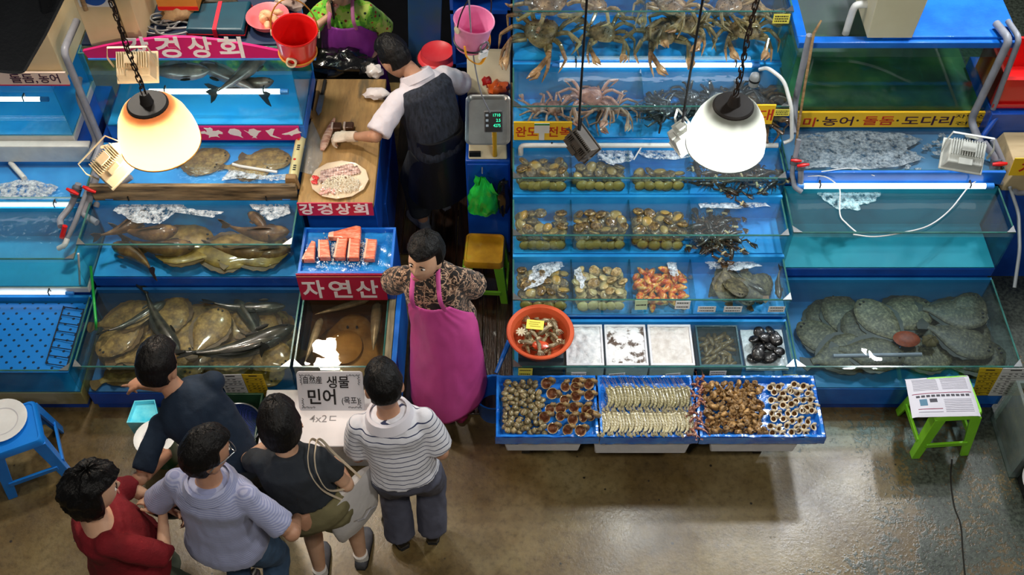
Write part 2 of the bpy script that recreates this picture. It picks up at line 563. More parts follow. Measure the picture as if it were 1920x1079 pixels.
t = tank('bubbling_tank', 'shallow bubbling grey-water tank below the long yellow sign', X3a, X3b, 4.752, 5.145, .93, 1.0, 1.043, 1.028, inner=pm('tank_slate', '2a5f86', .5, col2='38759c', ns=3), brk=False, side=True)
MB().bx(X3a - .004, X3b + .004, 4.735, 4.757, .94, 1.05).build('front_board', M_BLUE, t, bev=.004)
t = tank('green_tank', 'tall dark green tank above the long yellow sign', X3a, X3b - .06, 5.15, 5.95, 1.044, 1.16, 1.70, 1.62, inner=pm('algae_tank', '2a5a48', .6, stops=[(.35, lin('1d4a3c')), (.55, lin('3a7046')), (.7, lin('5f8a4a'))], ns=2.5, st=(1, 1, 1)), brk=False, water=M_MURK)
e = MB()
e.bx(X3a - .01, X3b - .05, 5.14, 5.20, 1.70, 1.745).bx(X3a - .01, X3a + .05, 5.2, 5.95, 1.70, 1.745).bx(X3b - .11, X3b - .05, 5.2, 5.95, 1.70, 1.745).bx(X3a + .05, X3b - .11, 5.9, 5.95, 1.70, 1.745)
e.build('top_frame', M_BLUE, t, bev=.005)
# dim film of algae on the glass
o = MB().bx(2.22, X3b - .055, 5.17, 5.94, 1.747, 1.765).build('tank_lid', M_BLUE, bev=.004); tag(o, 'flat bright blue lid covering the tall green tank', 'lid')
t = thing('filter_box', 'cream filter box standing on top of the green tank', 'box', tuple(at(1650, 80, y=5.2)))
A0, A1 = at(1621, 84, y=5.16), at(1706, 80, y=5.16)
e = MB(); e.hexa([(A0.x, 5.155, 1.767), (A1.x, 5.155, 1.767), (A1.x + .02, 5.52, 1.767), (A0.x, 5.52, 1.767)], [(A0.x - .015, 5.155, 2.10), (A1.x + .015, 5.155, 2.10), (A1.x + .035, 5.55, 2.10), (A0.x - .015, 5.55, 2.10)])
e.build('box_body', pm('cream_paint', 'd9d3b4', .5, col2='cfc8a6', ns=3), t, bev=.004)
p = at(1612, 52, y=5.3)
MB().tube(spline([(A0.x + .02, 5.3, 1.90), (A0.x - .05, 5.3, 1.90), (A0.x - .075, 5.3, 1.88), (A0.x - .08, 5.3, 1.80), (A0.x - .08, 5.3, 1.68)]), .022, 12).build('outlet_elbow', M_WPVC, t)

X1a, X1b = -2.66, -1.345
stand('under the tanks behind the customers', X1a, X1b, [(3.65, .06), (4.27, .49), (4.657, .90), (5.055, 1.03)], 5.65)
M_BROWNW = clear('brownish_water', (.74, .80, .78), 1.33, .02, bump=.3, bs=9, film=.02)
tank('floor_tank', 'low floor tank crowded with brown flatfish, beside the leaning customer', X1a, X1b, 3.65, 4.265, .06, .2, .485, .45, inner=pm('tank_deep_blue', '124f86', .5, col2='1a62a0', ns=2), ledge=M_DKBLUE, water=M_BROWNW)  # inside painted a deeper blue than the other tanks
tank('grouper_tank', 'middle tank with foaming water and brown groupers', X1a, X1b, 4.27, 4.652, .49, .583, .897, .86, ledge=M_DKBLUE, water=clear('clear_water', (.90, .96, .98), 1.33, .02, bump=.4, bs=11, film=.03))
t = tank('shallow_tank', 'shallow bright blue tank behind a weathered plank', X1a, X1b, 4.657, 5.05, .90, .96, 1.0, .985, ledge=M_BLUE, brk=False)
MB().bx(X1a + .03, X1b, 4.630, 4.66, .905, 1.035).build('front_plank', pm('wet_old_plank', '8a7455', .55, stops=[(.35, lin('3a2e20')), (.55, lin('8a7455')), (.7, lin('b59c74'))], ns=3, st=(1, 8, 8), bump=.3, bs=10), t, bev=.005)
t = tank('display_tank', 'top display tank under the arched red shop sign', X1a + .08, X1b + .02, 5.055, 5.60, 1.03, 1.15, 1.73, 1.56, inner=pm('tank_bright_blue', '18a0f0', .5, col2='3ab4f8', ns=2), brk=False)
tube_light('tube light across the water of the display tank under the red sign', X1a + .35, X1b - .05, 5.12, 1.375, emit('tube_strong', 'eefaff', 10), .016)
tube_light('tube light at the back of the display tank under the red sign', X1a + .15, X1b - .05, 5.5, 1.69, emit('tube_blue_white', 'dff2ff', 6), .012)
tube_light('tube light above the middle grouper tank', X1a + .1, X1b - .05, 4.64, .915, emit('tube_soft', 'e4f4ff', 3.5), .010)

# small tank beside the floor tank
M_PALE = pm('pale_wet_panel', '7a6f58', .4, col2='59503c', ns=3)
t = tank('small_tank', 'small tank of silvery hairtail and skate behind the hand-lettered board', -1.325, -.78, 3.65, 4.30, .06, .2, .485, .44, inner=pm('tank_amber', '6b4a22', .5, col2='4f3718', ns=2.5), ledge=M_DKBLUE, water=clear('amber_water', (.80, .72, .58), 1.33, .01, bump=.1, bs=5, film=.01))
e = MB().bx(-.775, -.735, 3.65, 4.3, .06, .50); e.build('side_board', pm('damp_wooden_side', '8e8468', .5, col2='4f4632', ns=4, st=(8, 1, 1)), t)
MB().bx(-.732, -.70, 3.62, 4.32, .04, .50).build('blue_edge_board', M_BLUE, t, bev=.004)

# neighbour stall at the far left
X0a, X0b = -4.3, -2.70
stand('under the far left neighbour tanks', X0a, X0b, [(3.65, .06), (4.24, .46), (4.69, .80), (5.05, .99)], 5.6)
t = tank('perforated_tank', 'far left floor tank with a blue perforated bottom', X0a, X0b, 3.65, 4.235, .06, .204, .443, None, inner=M_TANK, ledge=pm('grimy_cream', 'b8ae8c', .6, col2='8f8250', ns=3, lo=.4, hi=.6))
def perf_mat():
    m, nt, out = nodes('perforated_blue'); b = N(nt, 'BsdfPrincipled'); nt.links.new(b.outputs[0], out.inputs[0]); b.inputs['Roughness'].default_value = .35
    tc = N(nt, 'TexCoord'); mp = N(nt, 'Mapping'); mp.inputs['Rotation'].default_value = (0, 0, radians(45)); mp.inputs['Scale'].default_value = (17, 17, 17)
    nt.links.new(tc.outputs['Object'], mp.inputs[0])
    fr = N(nt, 'VectorMath', operation='FRACTION'); nt.links.new(mp.outputs[0], fr.inputs[0])
    ds = N(nt, 'VectorMath', operation='DISTANCE'); fl = N(nt, 'VectorMath', operation='MULTIPLY'); fl.inputs[1].default_value = (1, 1, 0)
    nt.links.new(fr.outputs[0], fl.inputs[0]); nt.links.new(fl.outputs[0], ds.inputs[0]); ds.inputs[1].default_value = (.5, .5, 0)
    nt.links.new(ramp(nt, ds.outputs['Value'], [(.14, lin('06253f')), (.17, lin('1478cc'))]), b.inputs['Base Color'])
    return m
MB().bx(X0a + .02, X0b - .02, 3.67, 4.2, .39, .40).build('perforated_sheet', perf_mat(), t, smooth=False)
e = MB()
for k in range(8):
    y = 3.70 + k * .062; e.tube([(X0b - .03, y, .42), (X0b - .17, y + .03, .41)], .003, 5)
e.tube([(X0b - .17, 3.73, .41), (X0b - .17, 4.17, .41)], .004, 5).tube([(X0b - .03, 3.70, .42), (X0b - .03, 4.14, .42)], .004, 5)
tag(e.build('wire_rack', M_BLACK), 'black wire rack lying on the blue perforated sheet', 'rack')
t = tank('teal_tank', 'far left teal tank with loose grey pipes at its corner', X0a, X0b, 4.24, 4.685, .46, .52, .795, .76, inner=pm('tank_cyan', '1f8fc0', .5, col2='2aa2d2', ns=2), ledge=M_WPVC)
t = tank('foamy_blue_tank', 'far left shallow blue tank with foam floating on it', X0a, X0b, 4.69, 5.045, .80, .83, .86, .845, ledge=M_WPVC, brk=False)
t = tank('bright_tank', 'far left bright blue tank below the small white sign', X0a, X0b - .12, 5.055, 5.6, .99, 1.06, 1.50, 1.42, inner=pm('tank_bright_blue2', '1e9cec', .5, col2='40b2f6', ns=2), ledge=M_WPVC, brk=False)
MB().bx(X0a, X0b - .02, 4.995, 5.05, .875, 1.02).build('white_ledge', M_WPVC, t, bev=.006)
tube_light('tube light across the far left bright blue tank', X0a + .5, X0b - .2, 5.10, 1.33, emit('tube_strong', 'eefaff', 10), .014)
tube_light('added glowing tube where a plain white ledge runs over the far left teal tank', X0a + .3, X0b - .06, 4.66, .83, M_TUBEDIM, .010)  # added light: the white ledge here does not glow itself
tube_light('tube light over the far left perforated sheet', X0a + .3, X0b - .1, 4.225, .475, emit('tube_faint', 'dff0ff', 2.5), .010)
# ------------------------------------------------------------------ sea creatures (built once, then copied)
def ear_shell():
    """abalone: low domed ear-shaped shell over a pale oval foot."""
    b = MB()
    def dome(d, p):
        k = 1 + .10 * sin(atan2(d.y, d.x) * 1.0 + .6) + .03 * sin(atan2(d.y, d.x) * 9)
        z = p.z if d.z > 0 else p.z * .15
        return V((p.x * k, p.y * k, z + .004 * nz(p, 60)))
    b.ell((0, 0, .006), (.044, .036, .016), 14, 8, 0, dome)
    b.ell((0, 0, .001), (.040, .032, .010), 14, 6, 1)
    return b
M_SHELL = pm('abalone_shell', '5d4b2c', .4, stops=[(.3, lin('241c0e')), (.48, lin('52401f')), (.6, lin('766234')), (.72, lin('ac965e'))], ns=45, coat=.5, vary=.25, bump=.5, bs=90)
M_FOOT = pm('abalone_foot', '7c662c', .4, col2='967e40', ns=25, coat=.4, vary=.18)
M_PALESHELL = pm('pale_shell', 'a8946a', .4, stops=[(.3, lin('4c3c22')), (.5, lin('8e7a4e')), (.7, lin('c4b284'))], ns=40, coat=.5, vary=.25, bump=.4, bs=80)
M_PALEFOOT = pm('pale_foot', 'a0905c', .4, col2='b8a878', ns=25, coat=.4, vary=.15)
abm = [ear_shell().mesh('abalone', [M_SHELL, M_FOOT]), ear_shell().mesh('abalone', [M_PALESHELL, M_PALEFOOT])]


def scatter(n, x0, x1, y0, y1, z0, z1, dmin, k=40, shape=None):
    """poisson-ish piles: each new one sits on top of what it covers."""
    out = []
    for _ in range(n):
        best = None
        for _ in range(k):
            x, y = R.uniform(x0, x1), R.uniform(y0, y1)
            if shape and not shape(x, y): continue
            z = z0
            for (a, b, c) in out:
                d = sqrt((a - x) ** 2 + (b - y) ** 2)
                if d < dmin: z = max(z, c + sqrt(max(0, (dmin * .55) ** 2 - (d * .5) ** 2)))
            if best is None or z < best[2]: best = (x, y, z)
            if z == z0: break
        if best and best[2] <= z1: out.append(best)
    return out


def abalone_bay(i, x0, x1, y0, y1, z0, zw, n, where, row, pale=0, shape=None, top_n=32):
    grp = 'abalones in ' + where
    lab = 'oval brown abalone in ' + where
    r_ = .044
    # a row stands against the front glass, pale foot outwards
    for k in range(row):
        x = x0 + .045 + (x1 - x0 - .09) * (k + .5) / row + R.uniform(-.006, .006) if row > 1 else (x0 + x1) / 2
        o = bpy.data.objects.new('abalone', abm[pale]); COL.objects.link(o)
        put(o, (x, y0 + .028, z0 + .037 + R.uniform(0, .01)), (radians(-122) + R.uniform(-.12, .12), 0, R.uniform(-.25, .25)), R.uniform(.82, .98))
        tag(o, lab, 'abalone', grp)
    pile = scatter(n, x0 + .045, x1 - .045, y0 + .080, y1 - .060, z0 + .006, zw - .008, .056, shape=shape)
    pile.sort(key=lambda q: -q[2])
    low = MB()
    for i_, (x, y, z) in enumerate(pile):
        rot = (R.uniform(-.55, .55) + (pi if R.random() < .28 else 0), R.uniform(-.55, .55), R.uniform(0, 6.3)); sc = R.uniform(.80, 1.05)
        if i_ < top_n:
            o = bpy.data.objects.new('abalone', abm[pale]); COL.objects.link(o)
            put(o, (x, y, z + .006), rot, sc); tag(o, lab, 'abalone', grp)
        else:
            src = ear_shell(); M = Matrix.Translation((x, y, z + .006)) @ Matrix.Rotation(rot[2], 4, 'Z') @ Matrix.Rotation(rot[1], 4, 'Y') @ Matrix.Rotation(rot[0], 4, 'X') @ Matrix.Scale(sc, 4)
            o_ = len(low.v); low.v += [tuple(M @ V(p)) for p in src.v]; low.f += [tuple(a + o_ for a in f) for f in src.f]; low.m += src.m
    if low.v: tag(low.build('abalone_bed', [M_SHELL, M_FOOT] if not pale else [M_PALESHELL, M_PALEFOOT]), 'bed of abalones under the top ones in ' + where, 'abalones', kind='stuff')


bays = [X2a + .008] + d4 + [X2b - .008]
y4, y3, y2 = tower[3], tower[2], tower[1]
abalone_bay(0, bays[0], bays[1], 4.64, 4.89, .96, 1.075, 95, 'the end bay next to the sellers\' lane, under the white pipe', 6)
abalone_bay(0, bays[1], bays[2], 4.64, 4.86, .96, 1.06, 26, 'the bay below the dark hanging floodlight', 5)
abalone_bay(0, bays[2], bays[3], 4.64, 4.83, .96, 1.06, 16, 'the bay below the white hanging floodlight', 5)
abalone_bay(0, bays[0], bays[1], 4.317, 4.60, .768, .905, 95, 'the lane-side bay of the third tank from below', 6, shape=lambda x, y: (x - .22) ** 2 + (y - 4.48) ** 2 > .005)
abalone_bay(0, bays[1], bays[2], 4.317, 4.59, .768, .905, 110, 'the second bay of the third tank from below', 6)
abalone_bay(0, bays[2], bays[3], 4.317, 4.60, .768, .905, 120, 'the third bay of the third tank, beside the lobsters', 4)
abalone_bay(0, bays[0], bays[1], 3.97, 4.29, .60, .715, 110, 'the bay right above the terracotta bowl', 4)
abalone_bay(0, bays[1], bays[2], 3.97, 4.29, .60, .715, 110, 'the bay beside the red-orange pieces', 5, pale=1)


def limb(b, pts, r, n=6, mi=0): b.tube(pts, r, n, mi)


def crab(name, mats, k=1.0, spiky=True, leg_r=.011):
    """carapace (its own mesh) with eight walking legs and two claws as parts; local: faces +y."""
    t = thing(name, name, 'crab')
    b = MB()
    def cara(d, p):
        a = atan2(d.y, d.x)
        q = 1 + .10 * cos(3 * a) - .12 * max(0, -d.y) + (.10 * abs(sin(a * 7)) if spiky else .02 * sin(a * 9))
        return V((p.x * q, p.y * q, (p.z if d.z > 0 else p.z * .6) + (.006 * nz(p, 70) if d.z > 0 else 0)))
    b.ell((0, 0, .045 * k), (.082 * k, .075 * k, .036 * k), 26, 10, 0, cara)
    if spiky:
        for i in range(26):
            a = R.uniform(0, 6.3); q = R.uniform(.2, .95)
            x, y = cos(a) * q * .078 * k, sin(a) * q * .070 * k
            z = .045 * k + .034 * k * sqrt(max(0, 1 - q * q))
            b.tube([(x, y, z - .003), (x * 1.1, y * 1.1, z + .012 * k)], [.005 * k, .0008], 5)
    b.build('carapace', mats[0], t, w=False)
    for s in (-1, 1):
        for i in range(4):
            a = radians(62 - i * 37)
            d = V((cos(a) * s, sin(a), 0))
            p0 = V((.070 * s * k, (.045 - i * .03) * k, .042 * k))
            L1, L2, L3 = .062 * k, .085 * k, .06 * k
            bow = R.uniform(.85, 1.15)
            p1 = p0 + d * L1 + V((0, 0, .035 * k * bow)); p2 = p1 + V((d.x * .9, d.y + .35, 0)).normalized() * L2 * .8 + V((0, 0, -.03 * k)); p3 = p2 + V((-d.x * .35, d.y + .9, 0)).normalized() * L3 + V((0, 0, -.035 * k))
            p3.z = max(p3.z, .004)
            lg = MB()
            lg.tube([p0, p0.lerp(p1, .5) + V((0, 0, .01 * k)), p1], [leg_r * k, leg_r * 1.15 * k, leg_r * .95 * k], 7)
            lg.tube([p1, p1.lerp(p2, .5), p2], [leg_r * .95 * k, leg_r * k, leg_r * .75 * k], 7)
            lg.tube([p2, p2.lerp(p3, .6), p3], [leg_r * .7 * k, leg_r * .5 * k, .001], 6)
            lg.build('leg', mats[1], t, w=False)
        c = MB()
        p0 = V((.05 * s * k, .062 * k, .04 * k)); p1 = p0 + V((.055 * s, .055, .03)) * k; p2 = p1 + V((-.02 * s, .07, -.02)) * k
        c.tube([p0, p1, p2], [.011 * k, .013 * k, .014 * k], 7)
        c.tube([p2, p2 + V((-.012 * s, .03, 0)) * k, p2 + V((-.03 * s, .062, -.004)) * k], [.016 * k, .017 * k, .002], 7, flat=.8)
        c.tube([p2 + V((.010 * s, .012, 0)) * k, p2 + V((.012 * s, .04, 0)) * k, p2 + V((-.014 * s, .066, -.002)) * k], [.010 * k, .008 * k, .002], 6)
        c.build('claw', mats[1], t, w=False)
    return t


M_KC = pm('king_crab', '8a7050', .5, stops=[(.3, lin('3f2a1c')), (.5, lin('7a583a')), (.68, lin('b48c62'))], ns=18, bump=.6, bs=60, coat=.3)
M_KL = pm('king_crab_leg', 'a88e66', .5, stops=[(.35, lin('4e3622')), (.55, lin('94724a')), (.7, lin('c8a87c'))], ns=14, bump=.5, bs=50, coat=.3)
M_RC = pm('red_brown_crab', '8f5a48', .45, stops=[(.3, lin('6a3a30')), (.55, lin('a06a55')), (.7, lin('c79a80'))], ns=20, bump=.5, bs=60, coat=.3)
M_RL = pm('red_brown_leg', 'a06e5c', .45, stops=[(.3, lin('7c4a3e')), (.6, lin('b98a76')), (.75, lin('d8b9a2'))], ns=14, coat=.3)
king = crab('king_crab', [M_KC, M_KL], 1.0)
snow = crab('snow_crab', [M_RC, M_RL], .82, spiky=False, leg_r=.0095)
tagd = [  # (px, py, z, yaw, tilt, scale, label)
    (1012, 92, 1.49, 2.6, -.35, 1.25, 'large king crab leaning on the glass at the lane end of the topmost tank'),
    (1130, 95, 1.49, 3.3, -.15, 1.0, 'king crab curled up beside the black cable in the topmost tank'),
    (1235, 88, 1.49, 3.5, -.3, 1.15, 'king crab with folded legs, just past the divider of the topmost tank'),
    (1285, 70, 1.54, 2.9, .1, 1.1, 'king crab resting on another one in the middle of the topmost tank'),
    (1395, 78, 1.50, 3.14, .0, 1.1, 'king crab with outspread legs behind the lamp chain in the topmost tank'),
    (1030, 20, 1.66, .6, .1, 1.2, 'king crab just under the water at the lane end of the topmost tank'),
    (1110, 12, 1.64, 1.9, .1, 1.0, 'king crab at the back of the topmost tank beside the black cable'),
    (1255, 16, 1.62, 2.7, .1, 1.1, 'king crab at the back of the topmost tank past the divider'),
    (1360, 12, 1.62, 4.0, .1, 1.0, 'king crab at the back of the topmost tank below the lamp chain'),
    (1430, 20, 1.60, 5.0, .1, 1.0, 'king crab at the back of the topmost tank near the yellow price card'),
]
def setin(o, px, py, y0, y1, z):
    p = at(px, py, z=z); p.y = min(max(p.y, y0), y1); return p
for i, (px, py, z, yaw, tilt, k, lab) in enumerate(tagd):
    o = king if i == 0 else dup(king)
    p = setin(o, px, py, 5.50, 5.58, z); p.x = min(max(p.x, .20), 1.50)
    put(o, p, (tilt, 0, yaw), k * 1.08); o['label'] = lab; o['group'] = 'king crabs in the topmost tank'
for i, (px, py, z, yaw, tilt, k, lab) in enumerate([
    (1105, 165, 1.27, 3.1, -.1, 1.2, 'red-brown crab floating high with bowed legs in the crab tank'),
    (1122, 180, 1.21, 1.9, .15, 1.1, 'pale crab lying across the others in the crab tank'),
    (1040, 196, 1.175, 4.4, 0, .95, 'red-brown crab on the bottom of the crab tank above the abalone sign'),
    (1140, 200, 1.175, 3.3, 0, 1.1, 'red-brown crab with a long bent leg at the front of the crab tank'),
    (985, 200, 1.175, .4, 0, .8, 'red-brown crab tucked in the lane-side corner of the crab tank'),
]):
    o = snow if i == 0 else dup(snow)
    p = setin(o, px, py, 5.08, 5.15, z); p.x = min(max(p.x, .17), .66)
    put(o, p, (tilt, 0, yaw), k * 1.05); o['label'] = lab; o['group'] = 'red-brown crabs in the crab tank'
M_DC = pm('dark_crab', '1c1c22', .35, stops=[(.4, lin('101014')), (.62, lin('2c2c34')), (.72, lin('7c7a70'))], ns=22, coat=.5)
dk = crab('dark_crab', [M_DC, M_DC], .78, spiky=False, leg_r=.011)
spots = [(1228, 188), (1240, 205), (1295, 180), (1310, 200), (1330, 172), (1345, 190), (1300, 215), (1360, 165), (1380, 185), (1325, 220), (1230, 228), (1250, 240), (1400, 175), (1352, 212)]
for i, (px, py) in enumerate(spots):
    o = dk if i == 0 else dup(dk)
    p = setin(o, px, py, 5.03, 5.19, 1.18 + .035 * (i % 3)); p.x = min(max(p.x, .92), 1.58)
    put(o, p, (R.uniform(-.3, .3), R.uniform(-.3, .3), R.uniform(0, 6.3)), R.uniform(.85, 1.05))
    o['label'] = 'dark crab heaped in the crab tank behind the white lamp'; o['group'] = 'dark crabs behind the white lamp'
tag(dk, 'dark crab heaped in the crab tank behind the white lamp', 'crab', 'dark crabs behind the white lamp')
M_BR = pm('brown_crab', '4a3426', .45, stops=[(.35, lin('2a1d16')), (.55, lin('5f4630')), (.7, lin('8a6c48'))], ns=22, coat=.4)
for i, (px, py) in enumerate([(1420, 170), (1440, 190), (1460, 175), (1455, 210), (1430, 225), (1470, 235)]):
    o = dup(dk)
    for c in o.children:
        c.data = c.data.copy(); c.data.materials[0] = M_BR
    p = setin(o, px, py, 5.03, 5.19, 1.18 + .03 * (i % 2)); p.x = min(p.x, 1.56)
    put(o, p, (R.uniform(-.3, .3), 0, R.uniform(0, 6.3)), 1.25)
    tag(o, 'brown crab in the corner of the crab tank beside the hooked white pipe', 'crab', 'brown crabs beside the hooked white pipe')


def lobster(mats):
    t = thing('lobster', 'lobster', 'lobster')
    b = MB()
    b.tube([(0, .10, .022), (0, .07, .026), (0, .03, .028), (0, 0, .026)], [.008, .021, .025, .023], 10, flat=.9)
    b.build('carapace', mats[0], t, w=False)
    b = MB()
    pts, rr = [], []
    for i in range(13):
        pts.append((.012 * sin(i * .25), -i * .009, .024 - .0006 * i)); rr.append((.021 if i % 2 else .0185) * (1 - .035 * i))
    b.tube(pts, rr, 10, flat=.75)
    for a in (-.7, -.35, 0, .35, .7):
        b.ell((sin(a) * .022, -.118 - cos(a) * .018, .016), (.010, .018, .003), 8, 4, M=Matrix.Rotation(-a, 3, 'Z').to_4x4())
    b.build('tail', mats[0], t, w=False)
    for s in (-1, 1):
        c = MB()
        p0, p1, p2 = V((.018 * s, .085, .02)), V((.05 * s, .10, .02)), V((.045 * s, .145, .02))
        c.tube([p0, p1, p2], [.006, .008, .009], 7)
        c.tube([p2, p2 + V((0, .03, 0)), p2 + V((-.012 * s, .07, 0))], [.010, .019, .002], 8, flat=.6)
        c.tube([p2 + V((.008 * s, .02, 0)), p2 + V((.018 * s, .045, 0)), p2 + V((.002 * s, .072, 0))], [.009, .008, .002], 6, flat=.7)
        c.build('claw', mats[0], t, w=False)
        if s > 0: MB().tube([p2 + V((-.02, .012, .0)), p2 + V((.022, .012, .004))], .0095, 8).build('claw_band', mats[1], t, w=False)
        a = MB().tube(spline([(.006 * s, .10, .026), (.05 * s, .18, .05), (.10 * s, .15, .03)], 5), .0015, 4).build('antenna', mats[2], t, w=False)
        for i in range(3):
            MB().tube([(.018 * s, .07 - .025 * i, .02), (.05 * s, .075 - .035 * i, .032), (.07 * s, .06 - .04 * i, .003)], [.004, .004, .001], 5).build('leg', mats[2], t, w=False)
    return t


M_LOB = pm('lobster_shell', '2e231a', .35, stops=[(.3, lin('100c0a')), (.55, lin('2e2114')), (.7, lin('553820'))], ns=26, coat=.5, vary=.2)
M_LOBL = pm('lobster_leg', '4e3020', .4, col2='2e1e14', ns=20)
lob = lobster([M_LOB, pm('claw_band_cream', 'b8aa80', .5), M_LOBL])
lobs = []
for (x, y, z) in scatter(17, 1.17, 1.38, 4.36, 4.54, .77, .87, .066): lobs.append((x, y, z, 'lobster piled in the third tank from below, end bay'))
for (x, y, z) in scatter(12, 1.17, 1.62, 4.66, 4.84, .962, 1.05, .10): lobs.append((x, y, z, 'lobster in the end bay right below the white lamp'))
for i, (x, y, z, lab) in enumerate(lobs):
    o = lob if i == 0 else dup(lob)
    put(o, (x, y, z), (R.uniform(-.2, .2), R.uniform(-.3, .3), R.uniform(0, 6.3)), R.uniform(.75, 1.0))
    tag(o, lab, 'lobster', 'lobsters of the third tank' if 'third' in lab else 'lobsters below the white lamp')


def fish(L=.4, h=.055, wd=.04, mats=None, bend=0.0, long=0, name='grouper', dors=1):
    """fish along +x (head), local z up; parts: tail_fin, dorsal_fin, pectoral_fin; bend curls the body sideways."""
    t = thing(name, name, 'fish')
    b = MB(); rings = []
    prof = [(0, .06), (.04, .42), (.12, .78), (.25, 1), (.42, .98), (.6, .76), (.78, .45), (.92, .22), (1, .16)] if not long else [(0, .1), (.03, .55), (.1, .95), (.3, 1), (.6, .8), (.85, .4), (1, .04)]
    def sp(u):
        return V((L * (.5 - u), bend * L * (u - .35) ** 2 * (1 if u > .35 else .3), 0))
    for u, k in prof:
        c = sp(u)
        rings.append([c + V((0, cos(a) * wd * k, sin(a) * h * k)) for a in [2 * pi * i / 14 for i in range(14)]])
    b.loft(rings)
    b.build('body', mats[0], t, w=False)
    e = sp(1)
    f = MB()
    if not long:
        f.prism([(0, -.01), (0, .01), (-.05 * L / .4, h * .9), (-.08 * L / .4, h * .95), (-.06 * L / .4, 0), (-.08 * L / .4, -h * .95), (-.05 * L / .4, -h * .9)], -.0025, .0025, M=Matrix.Translation(e + V((.012, 0, 0))) @ Matrix.Rotation(pi / 2, 4, 'X') @ Matrix.Rotation(-.6 * bend, 4, 'Y'))
        f.build('tail_fin', mats[1], t, w=False)
    if dors:
        d = MB(); pts = []
        for i in range(8):
            u = .25 + .06 * i; k = [1, 1, .98, .93, .85, .72, .58, .42][i] if not long else .9 - .07 * i
            c = sp(u); pts.append((c, h * k))
        vs, fs = [], []
        for i, (c, z) in enumerate(pts):
            hh = .022 * (L / .4) * sin(pi * (i + .6) / 8.2) + .004
            vs += [c + V((0, -.002, z - .006)), c + V((0, .002, z - .006)), c + V((-.012, 0, z + hh))]
        d.loft([vs[i * 3:i * 3 + 3] for i in range(8)])
        d.build('dorsal_fin', mats[1], t, w=False)
        for s in (-1, 1):
            q = sp(.26)
            MB().ell(q + V((-.02, s * (wd + .012), -.012)), (.030 * L / .4, .012, .003), 8, 4, M=None).build('pectoral_fin', mats[1], t, w=False)
    ev = MB()
    for s in (-1, 1): ev.ell(sp(.07) + V((0, s * wd * .5, h * .25)), (.006, .004, .006), 8, 5)
    ev.build('eye', M_BLACK, t, w=False)
    return t


def flatfish(mats, k=1.0, name='flatfish'):
    """flounder lying flat, head +x: body disc, fin fringe, tail."""
    t = thing(name, name, 'flatfish')
    b = MB(); rings = []
    for (u, wd_) in [(0, .01), (.04, .05), (.12, .085), (.28, .118), (.48, .122), (.66, .092), (.82, .05), (.92, .026), (1, .022)]:
        x = .20 - .40 * u
        rings.append([V((x, cos(a) * wd_, .014 + sin(a) * .014 * (wd_ / .12 + .25))) for a in [2 * pi * i / 16 for i in range(16)]])
    b.loft(rings); b.build('body', mats[0], t, w=False)
    f = MB(); ring = []
    for i in range(40):
        a = 2 * pi * i / 40
        q = .145 + .006 * sin(i * 2.4)
        ring.append((cos(a) * .165 - .005, sin(a) * q * (1 - .25 * max(0, -cos(a)))))
    f.prism(ring, .006, .010); f.build('fin_fringe', mats[1], t, w=False)
    tf = MB(); tf.prism([(-.19, -.02), (-.19, .02), (-.25, .05), (-.262, .02), (-.265, -.02), (-.25, -.05)], .008, .013); tf.build('tail_fin', mats[1], t, w=False)
    e = MB()
    for y in (-.012, .02): e.ell((.165, y, .030), (.009, .007, .007), 8, 5)
    e.build('eye', M_BLACK, t, w=False)
    return t


M_FLB = pm('flatfish_brown', '7a5c30', .45, stops=[(.3, lin('4a361c')), (.5, lin('80622f')), (.7, lin('a88748'))], ns=22, vary=.25, coat=.3, bump=.2, bs=80)
M_FLBF = pm('flatfish_brown_fin', '6a4c26', .5, col2='4e381c', ns=30, vary=.25)
M_FLG = pm('flounder_olive', '4f4834', .5, stops=[(.3, lin('2a261a')), (.5, lin('544c36')), (.7, lin('7c7256'))], ns=50, vary=.42, bump=.2, bs=90)
M_FLGF = pm('flounder_olive_fin', '332f22', .5, col2='26231a', ns=30, vary=.2)
ff = flatfish([M_FLG, M_FLGF], name='flounder')
spots = [(1575, 570, 1.7, 1.05, 'pale speckled flounder hanging upright at the lane side of the flounder tank'), (1690, 585, .4, 1.15, 'flounder on top of the heap at the back of the flounder tank'), (1790, 590, -.25, 1.0, 'speckled flounder with its tail towards the far pane of the flounder tank'),
         (1650, 605, 2.2, 1.0, 'flounder under the heap, just above the brick-red one'), (1735, 610, .9, 1.0, 'dark flounder between the heap and the pale net clip'), (1545, 640, 2.4, 1.0, 'flounder at the lane-side pane beside a sunken pipe'),
         (1580, 665, .3, 1.1, 'flounder under the left end of the sunken grey pipe'), (1800, 640, -.5, 1.05, 'flounder below the speckled one in the flounder tank'), (1865, 640, 1.3, 1.1, 'wide brown flounder at the far pane of the flounder tank'),
         (1820, 670, .1, 1.1, 'flounder at the front of the tank above the yellow table of prices'), (1730, 670, .2, 1.0, 'flounder at the front pane past the end of the sunken pipe'), (1640, 690, -.2, 1.0, 'flounder at the front pane below the round reflection'),
         (1540, 590, 1.2, .95, 'dim flounder at the back corner of the flounder tank below the drain pipe'), (1880, 690, 0, .9, 'flounder in the front far corner behind the price tables'), (1610, 625, 1.4, .95, 'dim flounder near the middle of the flounder tank'), (1870, 590, 1.0, .9, 'flounder at the back of the tank against bare blue wall')]
for i, (px, py, yaw, k, lab) in enumerate(spots):
    o = ff if i == 0 else dup(ff)
    z = .256 + .03 * (i % 4) + (.03 if i < 3 else 0)
    p = at(px, py, z=z); p.y = min(max(p.y, 3.84), 4.16); p.x = min(max(p.x, 1.93), 2.93)
    put(o, p, (R.uniform(-.06, .06), R.uniform(-.06, .06), yaw), k); tag(o, lab, 'flounder', 'flounders in the wide low tank')
M_FL2 = pm('flatfish_red', '9a4422', .5, col2='7d3318', ns=40)
